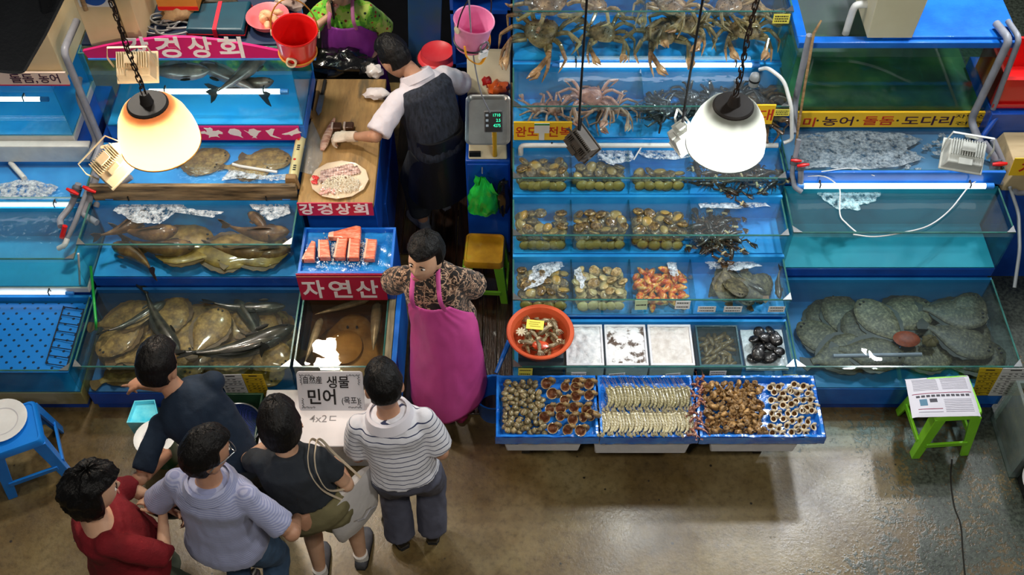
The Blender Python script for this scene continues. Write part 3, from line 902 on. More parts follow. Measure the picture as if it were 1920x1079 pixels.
p = at(1700, 636, z=.40)
tag(MB().ell(p, (.085, .062, .018), 20, 6).build('sea_squirt', M_FL2), 'brick-red oval sponge-like disc among the flounders', 'shellfish')
p = at(1744, 640, z=.40)
tag(MB().ell(p, (.052, .045, .03), 18, 8, 0, lambda d, q: q * (1 + .12 * sin(atan2(d.y, d.x) * 11))).build('turban_shell', pm('shell_brown_fl', '6a5a36', .6, col2='4e4226', ns=30)), 'round brown ridged shell beside the brick-red disc', 'shellfish')
tag(MB().tube([at(1562, 668, z=.43), at(1728, 665, z=.43)], .013, 10).build('sunken_pipe', M_PVC), 'straight grey pipe lying in the flounder tank', 'pipe')

ff2 = flatfish([M_FLB, M_FLBF], name='flatfish')
n_ = 0
for i, (x, y, z) in enumerate(scatter(64, X1a + .22, X1b - .22, 3.83, 4.09, .205, .405, .16, 60)):
    o = ff2 if i == 0 else dup(ff2)
    put(o, (x + R.uniform(-.06, .06), y + R.uniform(-.04, .04), z), (R.uniform(-.12, .12), R.uniform(-.12, .12), R.uniform(0, 6.3)), R.uniform(.9, 1.15))
    tag(o, 'brown flatfish heaped in the low tank behind the leaning customer', 'flatfish', 'brown flatfish of the low tank')
M_EEL = pm('dark_fish', '2a2a22', .35, stops=[(.4, lin('1a1b17')), (.65, lin('3f4034'))], ns=12, coat=.5)
M_EELF = pm('dark_fish_fin', '1c1d19', .5)
bass = fish(.50, .05, .048, [M_EEL, M_EELF], .35, name='sea_bass')
for i, (px, py, yaw, k, b_, lab) in enumerate([(300, 612, -.9, 1.0, .5, 'dark sea bass curving behind the head of the leaning customer'), (500, 650, .5, 1.25, 1, 'long dark sea bass beside the divider of the low tank'), (440, 672, .35, 1.2, 1, 'dark sea bass behind the paper price tables'), (235, 600, .8, .8, 1, 'dark sea bass at the green siphon hose'), (520, 605, 2.2, .9, 1, 'dark sea bass at the back of the low tank near the divider'),(470, 575, .1, .9, 1, 'dark sea bass along the back wall of the low tank')]):
    o = bass if i == 0 else dup(bass)
    p = at(px, py, z=.41); p.y = min(max(p.y, 3.82), 4.14); p.x = max(min(p.x, X1b - .3), X1a + .3)
    put(o, p, (.9, 0, yaw), k); tag(o, lab, 'fish', 'sea bass among the flatfish')
# middle tank: brown groupers
M_GR = pm('grouper_skin', '5a3e28', .4, stops=[(.3, lin('3a2618')), (.55, lin('6d4b2c')), (.7, lin('94703f'))], ns=14, coat=.4, vary=.2)
M_GRF = pm('grouper_fin', '4a3220', .5, col2='2e2014', ns=20)
M_GRY = pm('grouper_ochre', '8a6a2e', .45, stops=[(.35, lin('6a4e20')), (.6, lin('9c7a36')), (.75, lin('b8964e'))], ns=14, coat=.3)
gr = fish(.36, .055, .05, [M_GR, M_GRF], .5, name='grouper')
for i, (px, py, z, yaw, k, lab) in enumerate([(250, 490, .66, 2.7, 1.0, 'red-brown grouper at the front pane near the green hose'), (300, 478, .70, .1, 1.15, 'dark grouper below the foam in the middle tank'), (455, 480, .66, .15, 1.05, 'grouper nosing towards the divider in the middle tank'), (510, 488, .64, .25, 1.0, 'lower brown grouper at the front pane by the salmon tray'), (490, 440, .80, .1, 1.05, 'grouper near the surface by the salmon tray'),
                                              (210, 425, .80, .9, .9, 'dark grouper under the water inlet pipe'), (530, 400, .80, 2.4, .7, 'grouper at the back of the middle tank near the cutting board'), (280, 440, .78, .2, 1.0, 'dark grouper under the white foam streak')]):
    o = gr if i == 0 else dup(gr)
    p = at(px, py, z=z); p.y = min(max(p.y, 4.40), 4.54); p.x = min(max(p.x, X1a + .24), X1b - .24)
    put(o, p, (.2, 0, yaw), k); tag(o, lab, 'fish', 'groupers of the middle tank')
for i, (px, py, yaw, k, lab) in enumerate([(345, 440, .2, 1.15, 'ochre flatfish in the middle of the grouper tank'), (420, 490, .1, 1.2, 'ochre flatfish at the bottom of the front pane'), (340, 500, 3.0, 1.1, 'ochre flatfish on the bottom below the dark groupers'), (500, 505, .4, 1.1, 'ochre flatfish on the bottom near the salmon tray')]):
    o = dup(ff2)
    for c in o.children:
        if c.name.startswith('body'): c.data = c.data.copy(); c.data.materials[0] = M_GRY
    p = at(px, py, z=.64); p.y = min(max(p.y, 4.42), 4.50); p.x = min(max(p.x, X1a + .26), X1b - .26)
    put(o, p, (.15, 0, yaw), k * .9); tag(o, lab, 'flatfish', 'ochre flatfish of the grouper tank')
# display tank: three dark fish over a painted reef back
M_SB = pm('display_fish', '4a3c38', .4, stops=[(.35, lin('2c2424')), (.6, lin('54423c')), (.75, lin('806a60'))], ns=10, coat=.4)
sb = fish(.42, .055, .04, [M_SB, M_EELF], .2, name='rockfish')
for i, (px, py, z, yaw, k, lab) in enumerate([(322, 148, 1.42, -.12, 1.15, 'dark fish facing the wide light tube in the display tank'), (430, 160, 1.38, 2.75, 1.1, 'reddish fish swimming down in the middle of the display tank'), (510, 135, 1.42, .9, 1.0, 'brown fish at the end of the display tank by the red bucket'), (455, 182, 1.30, .1, .9, 'fish below the light tube in the display tank')]):
    o = sb if i == 0 else dup(sb)
    p = at(px, py, z=z); p.y = min(max(p.y, 5.25), 5.40); p.x = min(max(p.x, X1a + .40), X1b - .33)
    put(o, p, (0, -.15, yaw), k); tag(o, lab, 'fish', 'fish of the display tank under the red sign')
# reef picture panel at the back of the display tank
MB().bx(X1a + .09, X1b + .01, 5.565, 5.577, 1.155, 1.36).build('reef_backdrop', pm('reef_print', '2c6a4a', .5, stops=[(.32, lin('1a4a58')), (.45, lin('2f8070')), (.55, lin('6aae50')), (.64, lin('b4cc6c')), (.75, lin('3a9aa0'))], ns=9, det=3), bpy.data.objects['display_tank'], smooth=False)
# shallow blue tank: brown slabs of fish
for i, (px, py, lab) in enumerate([(390, 287, 'squarish brown flatfish in the shallow blue tank behind the plank'), (372, 308, 'brown flatfish nearest the plank in the shallow blue tank'), (505, 295, 'brown flatfish at the cutting-board end of the shallow blue tank'), (465, 318, 'small brown flatfish by the white foam of the shallow blue tank')]):
    o = dup(ff2); p = at(px, py, z=.965); p.y = min(max(p.y, 4.78), 4.93)
    put(o, p, (0, 0, R.uniform(-.4, .4)), (.75, .75, .6)); tag(o, lab, 'flatfish', 'flatfish of the shallow blue tank')
# small tank: hairtail, skate
M_SILV = pm('hairtail_silver', 'b9b4a4', .3, metal=.25, col2='8e8878', ns=12, coat=.4)
ht = fish(.52, .028, .012, [M_SILV, M_SILV], .0, long=1, name='hairtail', dors=0)
M_SKATE = pm('skate_tan', '8a6a34', .45, stops=[(.3, lin('644a22')), (.6, lin('94743c')), (.75, lin('ab8c50'))], ns=7, coat=.5)
for i, (a, b_, k, lab) in enumerate([((572, 682), (603, 598), 1, 'silvery hairtail lying along the side pane of the small tank'), ((590, 592), (695, 562), .9, 'silvery hairtail under the back rim of the small tank'), ((700, 660), (708, 568), 1.3, 'broad silvery hairtail along the wooden side of the small tank')]):
    o = ht if i == 0 else dup(ht)
    p0, p1 = at(*a, z=.34), at(*b_, z=.34)
    d = p1 - p0
    put(o, (p0 + p1) / 2 + V((0, 0, .01)), (.9, 0, atan2(d.y, d.x)), (d.length / .53, 2.0 * k, 1.1 * k)); tag(o, lab, 'fish', 'hairtails of the small tank')
t = thing('skate', 'tan skate filling the bottom of the small tank', 'skate', (-1.03, 3.95, .205))
MB().ell((0, 0, .05), (.225, .25, .05), 26, 8, 0, lambda d, p: V((p.x * (1 + .12 * cos(4 * atan2(d.y, d.x))), p.y * (1 + .12 * cos(4 * atan2(d.y, d.x))), p.z * .6))).build('body', M_SKATE, t, w=False)
MB().tube([(0, -.2, .05), (.05, -.27, .05), (.10, -.28, .05)], [.012, .008, .002], 8).build('tail', M_SKATE, t, w=False)
e = MB()
for s in (-1, 1): e.ell((.03 * s, .14, .085), (.008, .012, .008), 8, 5)
e.build('eye', M_BLACK, t, w=False)
tag(MB().ell((-1.06, 3.93, .30), (.11, .13, .012), 24, 6).build('flatfish', pm('ray_ochre', '9a7636', .4, col2='846228', ns=8, coat=.4)), 'round ochre ray lying on the skate in the small tank', 'ray')

# second tank, third bay: red-orange sea squirts;  end bay: rough dark flatfish
M_SQ = pm('sea_squirt_orange', 'c8641e', .35, stops=[(.36, lin('a8300f')), (.46, lin('cc5a1a')), (.53, lin('dc9a3a')), (.62, lin('e8cc80'))], ns=24, coat=.6, vary=.15, coord='Object')
sq = MB(); sq.tube([(-.042, 0, 0), (-.03, .002, .004), (0, .004, .006), (.03, -.002, .002), (.045, -.004, 0)], [.006, .016, .021, .014, .004], 9).ell((-.03, 0, .01), (.012, .011, .012), 8, 5)
sqm = sq.mesh('sea_squirt', M_SQ)
for (x, y, z) in scatter(55, bays[2] + .05, bays[3] - .05, 4.01, 4.25, .615, .70, .058):
    o = bpy.data.objects.new('sea_squirt', sqm); COL.objects.link(o)
    put(o, (x, y, z), (R.uniform(-.5, .5), R.uniform(-.5, .5), R.uniform(0, 6.3)), R.uniform(.85, 1.15)); tag(o, 'red-orange sea squirt in the third bay of the second tank', 'sea squirt', 'red-orange sea squirts')
M_DF = pm('dark_olive_fish', '4f4c38', .55, stops=[(.3, lin('1e1d15')), (.5, lin('413e2c')), (.7, lin('6a6546'))], ns=24, coat=.0, vary=.2)
for i in range(11):
    o = dup(ff2)
    for c in o.children:
        if c.name.startswith('body') or c.name.startswith('fin'):
            c.data = c.data.copy(); c.data.materials[0] = M_DF
    put(o, (1.30 + .26 * R.random(), 4.08 + .1 * R.random(), .61 + .011 * i), (R.uniform(-.5, .5), R.uniform(-.3, .3), R.uniform(0, 6.3)), .58)
    tag(o, 'dark olive flatfish in the end bay beside the sea squirts', 'flatfish', 'dark olive flatfish')
for i, (px, py, lab) in enumerate([(1405, 520, 'dark grey fish lying aslant over the olive flatfish'), (1455, 520, 'dark fish at the far pane beside the olive flatfish')]):
    o = dup(bass); p = at(px, py, z=.69); put(o, (p.x, 4.12, .69), (.8, 0, -.6 - i), .42); tag(o, lab, 'fish', 'dark fish over the olive flatfish')

# ---------------- lowest tower tank: three foam tubs, sea cucumbers, black abalones
M_ICE = pm('frothy_slush', 'e9eaec', .5, col2='c4c8cc', ns=30, bump=.6, bs=50)
M_SLUSH = pm('slush_brown', 'dedfe2', .5, stops=[(.40, lin('5a4a40')), (.47, lin('e6e6e8')), (.7, lin('f2f2f4'))], ns=16, bump=.6, bs=40)
tub_x = [(1060, 1132, M_ICE, 'white foam tub of slush next to the terracotta bowl'), (1134, 1214, M_SLUSH, 'white foam tub whose slush has brown streaks'), (1216, 1300, pm('slush_clean', 'e6e2de', .5, col2='cfc8c2', ns=22, bump=.6, bs=40), 'white foam tub with a rounded heap of slush')]
for a, b_, mt, lab in tub_x:
    xa, xb = at(a, 650, z=.54).x + .004, at(b_, 650, z=.54).x - .004
    t = thing('foam_tub', lab, 'tub', ((xa + xb) / 2, 3.78, .31))
    e = MB()
    e.bx(xa, xb, 3.625, 3.925, .305, .33)
    e.bx(xa, xa + .012, 3.625, 3.925, .33, .548).bx(xb - .012, xb, 3.625, 3.925, .33, .548).bx(xa + .012, xb - .012, 3.625, 3.64, .33, .548).bx(xa + .012, xb - .012, 3.91, 3.925, .33, .548)
    e.build('tub_walls', M_FOAM, t)
    o = MB().sheet(lambda u, v: V((xa + .013 + (xb - xa - .026) * u, 3.641 + .268 * v, .540 + .012 * nz((u * 6 + xa * 9, v * 7, 1)) + .02 * sin(pi * u) * sin(pi * v))), 24, 24, th=.02).build('slush', mt, t)
    o['kind'] = 'stuff'
xa, xb = at(1308, 650, z=.54).x, at(1388, 650, z=.54).x
t = thing('dark_tub', 'tub of brown sea cucumbers in the lowest tower tank', 'tub', ((xa + xb) / 2, 3.78, .31))
e = MB().bx(xa, xb, 3.625, 3.925, .305, .43)
e.bx(xa, xa + .01, 3.625, 3.925, .33, .54).bx(xb - .01, xb, 3.625, 3.925, .33, .54).bx(xa + .01, xb - .01, 3.625, 3.635, .33, .54).bx(xa + .01, xb - .01, 3.915, 3.925, .33, .54)
e.build('tub_walls', pm('clear_tub', '40606c', .2, coat=.6), t)
M_CUC = pm('sea_cucumber', '5a4a24', .4, stops=[(.3, lin('33290f')), (.55, lin('665428')), (.72, lin('8c783e'))], ns=22, coat=.5, vary=.2, bump=.5, bs=60)
cm = MB().tube([(-.06, 0, 0), (-.045, .003, 0), (-.015, .008, .002), (.02, .004, .002), (.05, -.006, 0), (.06, -.008, 0)], [.004, .015, .019, .02, .014, .004], 10).mesh('sea_cucumber', M_CUC)
for (x, y, z) in scatter(44, xa + .055, xb - .055, 3.66, 3.89, .445, .53, .042):
    o = bpy.data.objects.new('sea_cucumber', cm); COL.objects.link(o)
    put(o, (x, y, z), (0, R.uniform(-.2, .2), R.uniform(0, 6.3)), R.uniform(.7, .85)); tag(o, 'brown sea cucumber in the tub at the front of the tower', 'sea cucumber', 'brown sea cucumbers')
xa, xb = at(1396, 650, z=.54).x, X2b - .02
tag(MB().sheet(lambda u, v: V((xa + (xb - xa) * u, 3.63 + .29 * v, .50 + .012 * nz((u * 4, v * 4, 3)))), 16, 16, th=.02).build('slush', M_ICE), 'white slush under the black shellfish at the tower corner', 'slush', kind='stuff')
M_BKAB = pm('black_abalone', '141416', .35, stops=[(.45, lin('0c0c0e')), (.65, lin('2c2a2a')), (.75, lin('68645c'))], ns=40, coat=.5)
bk = ear_shell().mesh('black_shellfish', [M_BKAB, M_BKAB])
for (x, y, z) in scatter(20, xa + .05, xb - .05, 3.68, 3.87, .515, .57, .068):
    o = bpy.data.objects.new('black_shellfish', bk); COL.objects.link(o)
    put(o, (x, y, z), (R.uniform(-.4, .4), R.uniform(-.4, .4), R.uniform(0, 6.3)), R.uniform(.85, 1.2)); tag(o, 'black shellfish on slush at the corner of the lowest tower tank', 'shellfish', 'black shellfish on slush')


# ---------------- the trays in front of the tower
def snail(mats, turns=2.4, k=1.0, mouth=1.0, lip=.86):
    """coiled shell around z, aperture towards +x; inside of the mouth is a part."""
    t = thing('sea_snail', 'snail', 'snail')
    b = MB(); rings = []; n = 12; m = int(14 * turns)
    for i in range(m + 1):
        u = i / m; a = 2 * pi * turns * (u - 1)
        g = math.exp(1.45 * (u - 1) * turns * .75)
        rad = .020 * g * k; rr = .0175 * g * k * (1 if u < .9 else 1 + (u - .9) * 2.2 * mouth)
        c = V((cos(a) * rad, sin(a) * rad, (1 - g) * .030 * k)); rdir = V((cos(a), sin(a), 0))
        rings.append([c + rdir * cos(2 * pi * j / n) * rr + V((0, 0, 1)) * sin(2 * pi * j / n) * rr * 1.05 for j in range(n)])
    b.loft(rings, cap=False)
    c = sum(rings[-1], V((0, 0, 0))) / n
    b.loft([rings[-1], [c + (p - c) * 1.04 + V((0, .004 * k, 0)) for p in rings[-1]], [c + (p - c) * lip + V((0, .003 * k, 0)) for p in rings[-1]], [c + (p - c) * lip + V((0, -.004 * k, 0)) for p in rings[-1]]], cap=False)
    b.build('shell', mats[0], t, w=False)
    inn = MB(); src = rings[-1:-9:-1]
    cs = [sum(r_, V((0, 0, 0))) / n for r_ in src]
    inn.loft([[c + (p - c) * q for p in r_] for c, r_, q in zip(cs, src, (.97, .93, .92, .9, .88, .85, .8, .3))][::-1], cap=False)
    inn.build('shell_mouth', mats[1], t, w=False)
    return t


def tray(lab, x0, x1, lab2):
    t = thing('lined_tray', lab, 'tray', ((x0 + x1) / 2, 3.35, .46))
    y0, y1 = 3.15, 3.57
    e = MB()
    def fn(u, v):
        x, y = x0 + (x1 - x0) * u, y0 + (y1 - y0) * v
        edge = max(abs(u - .5), abs(v - .5)) * 2
        z = .475 + (.045 if edge > .93 else 0) + .006 * nz((x * 14, y * 14, 2)) * (1.5 if edge > .8 else .6)
        return V((x, y, z))
    e.sheet(fn, 44, 30, th=.006); e.build('plastic_liner', M_LINER, t)
    MB().bx(x0 + .01, x1 - .01, y0 + .01, y1 - .01, .455, .468).build('tray_bottom', M_DKBLUE, t)
    e = MB()
    e.sheet(lambda u, v: V((x0 - .004 + (x1 - x0 + .008) * u, y0 - .006 - .006 * abs(nz((u * 9 + x0, v * 3, 0))), .45 + .072 * v + .006 * nz((u * 12, 0, x0)))), 40, 4)
    for xx, q in ((x0 - .004, -1), (x1 + .004, 1)):
        e.sheet(lambda u, v: V((xx + q * .005 * abs(nz((u * 9, v * 3, q))), y0 + (y1 - y0) * u, .45 + .072 * v)), 30, 4)
    e.build('liner_apron', M_LINER, t)
    return t


M_LINER = pm('blue_plastic_sheet', '0c5fc4', .18, col2='2f86e0', ns=9, coat=.8, bump=.5, bs=26)
TX = [(at(930, 820, z=.5).x, at(1122, 820, z=.5).x), (at(1126, 820, z=.5).x, at(1308, 820, z=.5).x), (at(1312, 820, z=.5).x, at(1546, 820, z=.5).x)]
tray('blue-lined tray of clams and open whelks', *TX[0], '')
tray('blue-lined tray of shrimps laid in two rows', *TX[1], '')
tray('blue-lined tray of small snails, farthest from the sellers\' lane', *TX[2], '')
for i, (a, b_, zb, lab) in enumerate([(946, 1088, .30, 'white foam box under the clam tray'), (1112, 1290, .27, 'white foam box under the shrimp tray, deepest of the three'), (1328, 1490, .29, 'white foam box with a stepped end under the snail tray')]):
    xa, xb = at(a, 850, y=3.17).x, at(b_, 850, y=3.17).x
    t = thing('foam_box', lab, 'box', ((xa + xb) / 2, 3.36, zb))
    lo, hi = [(xa + .012, 3.18, zb), (xb - .012, 3.18, zb), (xb - .012, 3.55, zb), (xa + .012, 3.55, zb)], [(xa, 3.17, .405), (xb, 3.17, .405), (xb, 3.56, .405), (xa, 3.56, .405)]
    MB().hexa(lo, hi).build('box_body', M_FOAM, t, bev=.008)
    x2 = xb + (.10 if i == 2 else .0)
    MB().bx(xa - .006, x2 + .006, 3.164, 3.566, .405, .452).build('box_lid', M_FOAM, t, bev=.006)
    m_ = pm('blue_ink', '16306e', .6)
    lettering('수협', .030, m_, t, frame((xa + .03, 3.1632, .412), (1, 0, 0), (0, 0, 1)), .0006) if i < 2 else None
    MB().bx(xa + .16, min(xb - .02, xa + .40), 3.1630, 3.1636, .435, .440).build('printed_line', pm('red_ink', 'b04a58', .6), t) if i == 1 else None
t = thing('tray_stand', 'dark low stand in the shade under the three seafood trays', 'stand', (.80, 3.40, 0))
for x in (.06, .55, 1.0, 1.5): MB().bx(x, x + .05, 3.33, 3.50, 0, .25).build('leg', M_BLACK, t)
MB().bx(0, 1.62, 3.32, 3.52, .25, .268).build('top_board', M_BLACK, t)
# dark stand top meets the boxes
ZT = .482
M_CLAM = pm('clam_shell', '6e6040', .35, stops=[(.3, lin('4a3e28')), (.5, lin('786a48')), (.65, lin('a89870'))], ns=16, coat=.6, vary=.3, st=(1, 6, 1))
cl = MB().ell((0, 0, 0), (.021, .018, .013), 14, 8, 0, lambda d, p: V((p.x * (1 + .12 * d.x), p.y, p.z)))
clm = cl.mesh('clam', M_CLAM)
x0, x1 = TX[0]
for (x, y, z) in scatter(120, x0 + .045, x0 + .34, 3.19, 3.53, ZT + .012, ZT + .05, .037, shape=lambda x, y: x < x0 + .26 + .05 * (3.36 - y) + .02 * sin(y * 30)):
    o = bpy.data.objects.new('clam', clm); COL.objects.link(o)
    put(o, (x, y, z), (R.uniform(-.5, .5), R.uniform(-.5, .5), R.uniform(0, 6.3)), R.uniform(.85, 1.15)); tag(o, 'small olive-brown clam in the tray nearest the sellers\' lane', 'clam', 'clams in the first tray')
M_WH = pm('whelk_shell', '8a7048', .45, stops=[(.3, lin('5c4628')), (.5, lin('8f754c')), (.7, lin('c0a878'))], ns=20, coat=.4, vary=.2, bump=.4, bs=70)
M_WHI = pm('whelk_mouth', '7a4630', .35, stops=[(.35, lin('3a2018')), (.55, lin('7e4a32')), (.7, lin('c08a64'))], ns=18, coat=.5)
wh = snail([M_WH, M_WHI], 2.2, 1.35, 1.6, .88)
spots = [(1033, 711), (1065, 713), (1090, 711), (1112, 713), (1043, 735), (1088, 735), (1112, 735), (1066, 742), (1038, 757), (1060, 758), (1084, 757), (1106, 757), (1058, 775), (1081, 775), (1100, 778), (1045, 795), (1072, 798), (1097, 800), (1030, 775), (1115, 775), (1086, 720)]
for i, (px, py) in enumerate(spots):
    o = wh if i == 0 else dup(wh)
    p = at(px, py + 8, z=ZT + .05)
    put(o, p, (radians(58) + R.uniform(-.35, .35), R.uniform(-.3, .3), R.uniform(2.4, 3.9)), R.uniform(.86, 1.06)); tag(o, 'large whelk with an open orange mouth beside the clams', 'whelk', 'large open whelks')
M_SN = pm('small_whelk', '74562e', .45, stops=[(.3, lin('47331c')), (.5, lin('805f36')), (.68, lin('c49a62'))], ns=30, coat=.4, vary=.3, bump=.4, bs=80)
M_SNI = pm('small_whelk_mouth', 'b07a4a', .4, stops=[(.35, lin('70442a')), (.6, lin('c48c58'))], ns=25)
sn = snail([M_SN, M_SNI], 2.6, .78, 1.2)
x0, x1 = TX[2]
i = 0
for (x, y, z) in scatter(170, x0 + .055, x0 + .40, 3.19, 3.52, ZT + .012, ZT + .05, .033, shape=lambda x, y: x < x0 + .375 + .02 * sin(y * 40)):
    o = sn if i == 0 else dup(sn); i += 1
    put(o, (x, y, z), (R.uniform(-1.2, 1.2), R.uniform(-1.2, 1.2), R.uniform(0, 6.3)), R.uniform(.8, 1.1)); tag(o, 'small brown whelk in the last tray', 'whelk', 'small brown whelks')
M_MN = pm('moon_snail', 'd8cbb0', .35, stops=[(.35, lin('b09a78')), (.55, lin('dccfb4')), (.7, lin('efe8d8'))], ns=14, coat=.5, vary=.12)
M_MNI = pm('moon_snail_mouth', '6a4422', .4, stops=[(.4, lin('3e2614')), (.65, lin('8a5c30'))], ns=20)
mn = snail([M_MN, M_MNI], 1.9, 1.0, 1.3, .70)
i = 0
for r_ in range(8):
    for c in range(6):
        px, py = 1450 + c * 15.2 + (7 if r_ % 2 else 0) + R.uniform(-3, 3), 722 + r_ * 12.2 + R.uniform(-3, 3)
        if px > 1532: continue
        o = mn if i == 0 else dup(mn); i += 1
        p = at(px, py + 5, z=ZT + .03)
        put(o, p, (radians(60) + R.uniform(-.4, .4), R.uniform(-.4, .4), R.uniform(2.2, 4.0)), R.uniform(.8, .95)); tag(o, 'white moon snail with a brown mouth at the end of the last tray', 'snail', 'white moon snails')


def shrimp(mats, k=1.0):
    """shrimp on its side curling: segmented body, tail fan, legs, antennae; local: along y, head +y."""
    t = thing('shrimp', 'shrimp', 'shrimp')
    pts, rr = [], []
    for i in range(19):
        u = i / 18; a = -.95 + 1.9 * u
        pts.append(V((.055 * cos(a) - .045, .072 * sin(a) * 1.0, 0)) * k)
        q = (.004 + .0085 * min(1, u * 1.6)) * (1 if u < .85 else (1 - u) / .15 * .9 + .1)
        rr.append(q * k * (1.06 if i % 2 else .94))
    MB().tube(pts, rr, 9, flat=.8).build('body', mats[0], t, w=False)
    tl_ = pts[0]
    f = MB()
    for a in (-.45, 0, .45): f.ell(tl_ + V((-.010 + .008 * a, -.013, 0)) * k, (.0045 * k, .014 * k, .0018 * k), 7, 4, M=Matrix.Rotation(a, 4, 'Z'))
    f.build('tail_fan', mats[1], t, w=False)
    l = MB()
    for i in range(7):
        p = pts[5 + i * 2 - (1 if i > 4 else 0)]
        l.tube([p + V((-.006, 0, 0)) * k, p + V((-.019, .004, .002)) * k, p + V((-.022, .014, 0)) * k], .0011 * k, 4)
    l.build('legs', mats[1], t, w=False)
    a_ = MB(); h = pts[-1]
    for s in (-1, 1): a_.tube(spline([h, h + V((-.02, .02, .004 * s)) * k, h + V((-.035 + .012 * s, .035, 0)) * k], 4), .0008 * k, 4)
    a_.ell(h + V((.002, -.012, .007)) * k, (.002, .002, .002), 6, 4)
    a_.build('antennae', mats[1], t, w=False)
    return t


M_SHR = pm('raw_shrimp', '8a8058', .3, stops=[(.35, lin('565038')), (.52, lin('938a62')), (.68, lin('c8c09a'))], ns=40, coat=.7, vary=.12, st=(.4, 3, 1))
M_SHR2 = pm('pale_shrimp', 'a89e78', .3, stops=[(.35, lin('80775a')), (.52, lin('b5ab86')), (.68, lin('dad2b4'))], ns=40, coat=.7, vary=.12, st=(.4, 3, 1))
M_SHL = pm('shrimp_leg', '9a8e6a', .4, col2='6a6048', ns=30)
M_SHO = pm('red_shrimp', '7a4030', .35, stops=[(.35, lin('52261c')), (.55, lin('804834')), (.7, lin('b88a70'))], ns=40, coat=.6, vary=.15)
sh, sh2, sh3 = shrimp([M_SHR, M_SHL]), shrimp([M_SHR2, M_SHL]), shrimp([M_SHO, M_SHO])
i = 0
for r_, (pa, pb, py, proto, n, lab) in enumerate([(1140, 1294, 746, sh, 26, 'dark raw shrimp in the back row of the shrimp tray'), (1128, 1304, 792, sh2, 32, 'pale raw shrimp in the front row of the shrimp tray')]):
    for k in range(n):
        o = proto if k == 0 else dup(proto)
        p = at(pa + (pb - pa) * k / (n - 1), py + R.uniform(-2, 2), z=ZT + .025)
        put(o, p, (0, R.uniform(.5, .85), R.uniform(-.10, .10)), R.uniform(1.20, 1.32)); tag(o, lab, 'shrimp', lab.replace('shrimp in', 'shrimps in'))
for k in range(22):
    o = sh3 if k == 0 else dup(sh3)
    p = at(1307 + R.uniform(-9, 10), 708 + k * 5.2, z=ZT + .045)
    put(o, p, (R.uniform(-.4, .4), R.uniform(-.4, .4), R.uniform(-.9, .9) + pi / 2 * (k % 2)), R.uniform(.58, .72)); tag(o, 'small reddish shrimp in the strip between the raw shrimps and the brown whelks', 'shrimp', 'strip of small reddish shrimps')
# drops of ice and foam on the water of the tanks
def foam_patch(lab, pts, z, seed, name='foam', mt=None, kids=0):
    """thin raft of foam with a ragged outline through the given picture points."""
    P = [at(a, b_, z=z) for a, b_ in pts]; ring = []
    n = len(P)
    for i in range(n):
        a, b_ = P[i], P[(i + 1) % n]
        for k in range(8):
            q = a.lerp(b_, k / 8); ring.append(q + V((nz(q * 45 + V((seed, 0, 0))), nz(q * 45 + V((0, seed, 9))), 0)) * .014)
    c = sum(ring, V((0, 0, 0))) / len(ring)
    e = MB(); m = len(ring)
    rings = [[V((p.x, p.y, z + .001)) for p in ring]] + [[c + (V((p.x, p.y, z)) - c) * k + V((0, 0, .004 + .003 * nz(p * 60 + V((0, 0, k))))) for p in ring] for k in (.93, .7, .45, .2)]
    e.loft(rings, cap=True)
    tag(e.build(name, mt or M_FROTH), lab, 'foam', kind='stuff')
def lacy(name, c0, c1, lo, hi, sc):
    m, nt, out = nodes(name); b = N(nt, 'BsdfPrincipled'); b.inputs['Roughness'].default_value = .5
    f, _ = noisy(nt, sc, 6, .72); nt.links.new(ramp(nt, f, [(.35, lin(c0)), (.65, lin(c1))]), b.inputs['Base Color'])
    f2, _ = noisy(nt, sc * .45, 5, .7)
    tr = N(nt, 'BsdfTransparent'); mx = N(nt, 'MixShader')
    nt.links.new(ramp(nt, f2, [(lo, (0, 0, 0, 1)), (hi, (1, 1, 1, 1))]), mx.inputs[0]); nt.links.new(tr.outputs[0], mx.inputs[1]); nt.links.new(b.outputs[0], mx.inputs[2]); nt.links.new(mx.outputs[0], out.inputs[0])
    MATS[name] = m
    return m
M_FROTH = lacy('froth', '8fa4b4', 'e6ecf2', .40, .58, 60)
M_FROTHT = lacy('froth_teal', '6fa8b0', 'c4dcde', .38, .56, 70)
lacy('froth_grey', '4a6070', '9aa6ac', .36, .55, 55)
_ = pm('froth0', 'e4e9ee', .6, stops=[(.36, lin('9fb2c0')), (.5, lin('d8dfe6')), (.7, lin('f4f7fa'))], ns=70, bump=.5, bs=120)
_ = pm('froth_teal0', '9fc4c8', .6, stops=[(.35, lin('5f9aa4')), (.55, lin('a8ccd0')), (.7, lin('d4e6e8'))], ns=80, bump=.4, bs=140)
foam_patch('pale froth raft under the tube light of the empty teal tank', [(1530, 362), (1655, 360), (1640, 378), (1610, 384), (1612, 394), (1570, 392), (1545, 375)], .875, 3, mt=M_FROTHT)
foam_patch('white froth below the inlet pipe of the grouper tank', [(235, 375), (330, 372), (352, 392), (420, 398), (400, 408), (330, 398), (300, 420), (255, 418), (212, 395)], .865, 5)
foam_patch('froth around the divider corner of the grouper tank', [(460, 380), (540, 374), (545, 400), (505, 415), (480, 395)], .866, 8)
foam_patch('white froth swirl in the shallow blue tank by the cutting board', [(430, 318), (470, 325), (500, 330), (538, 328), (540, 338), (490, 338), (445, 334), (415, 338)], .989, 9)
foam_patch('froth raft floating in the first abalone bay of the second tank', [(1000, 500), (1050, 487), (1056, 500), (1032, 515), (1015, 535), (985, 545), (992, 520)], .72, 10)
foam_patch('pale froth sliver over the sea squirts', [(1250, 492), (1268, 492), (1272, 520), (1258, 516)], .72, 12)
foam_patch('white froth at the back of the second abalone bay', [(1075, 510), (1085, 500), (1100, 525), (1090, 545)], .72, 13)
foam_patch('white froth by the pipe over the fourth tank', [(1120, 282), (1185, 279), (1190, 300), (1150, 310), (1122, 300)], 1.08, 14)
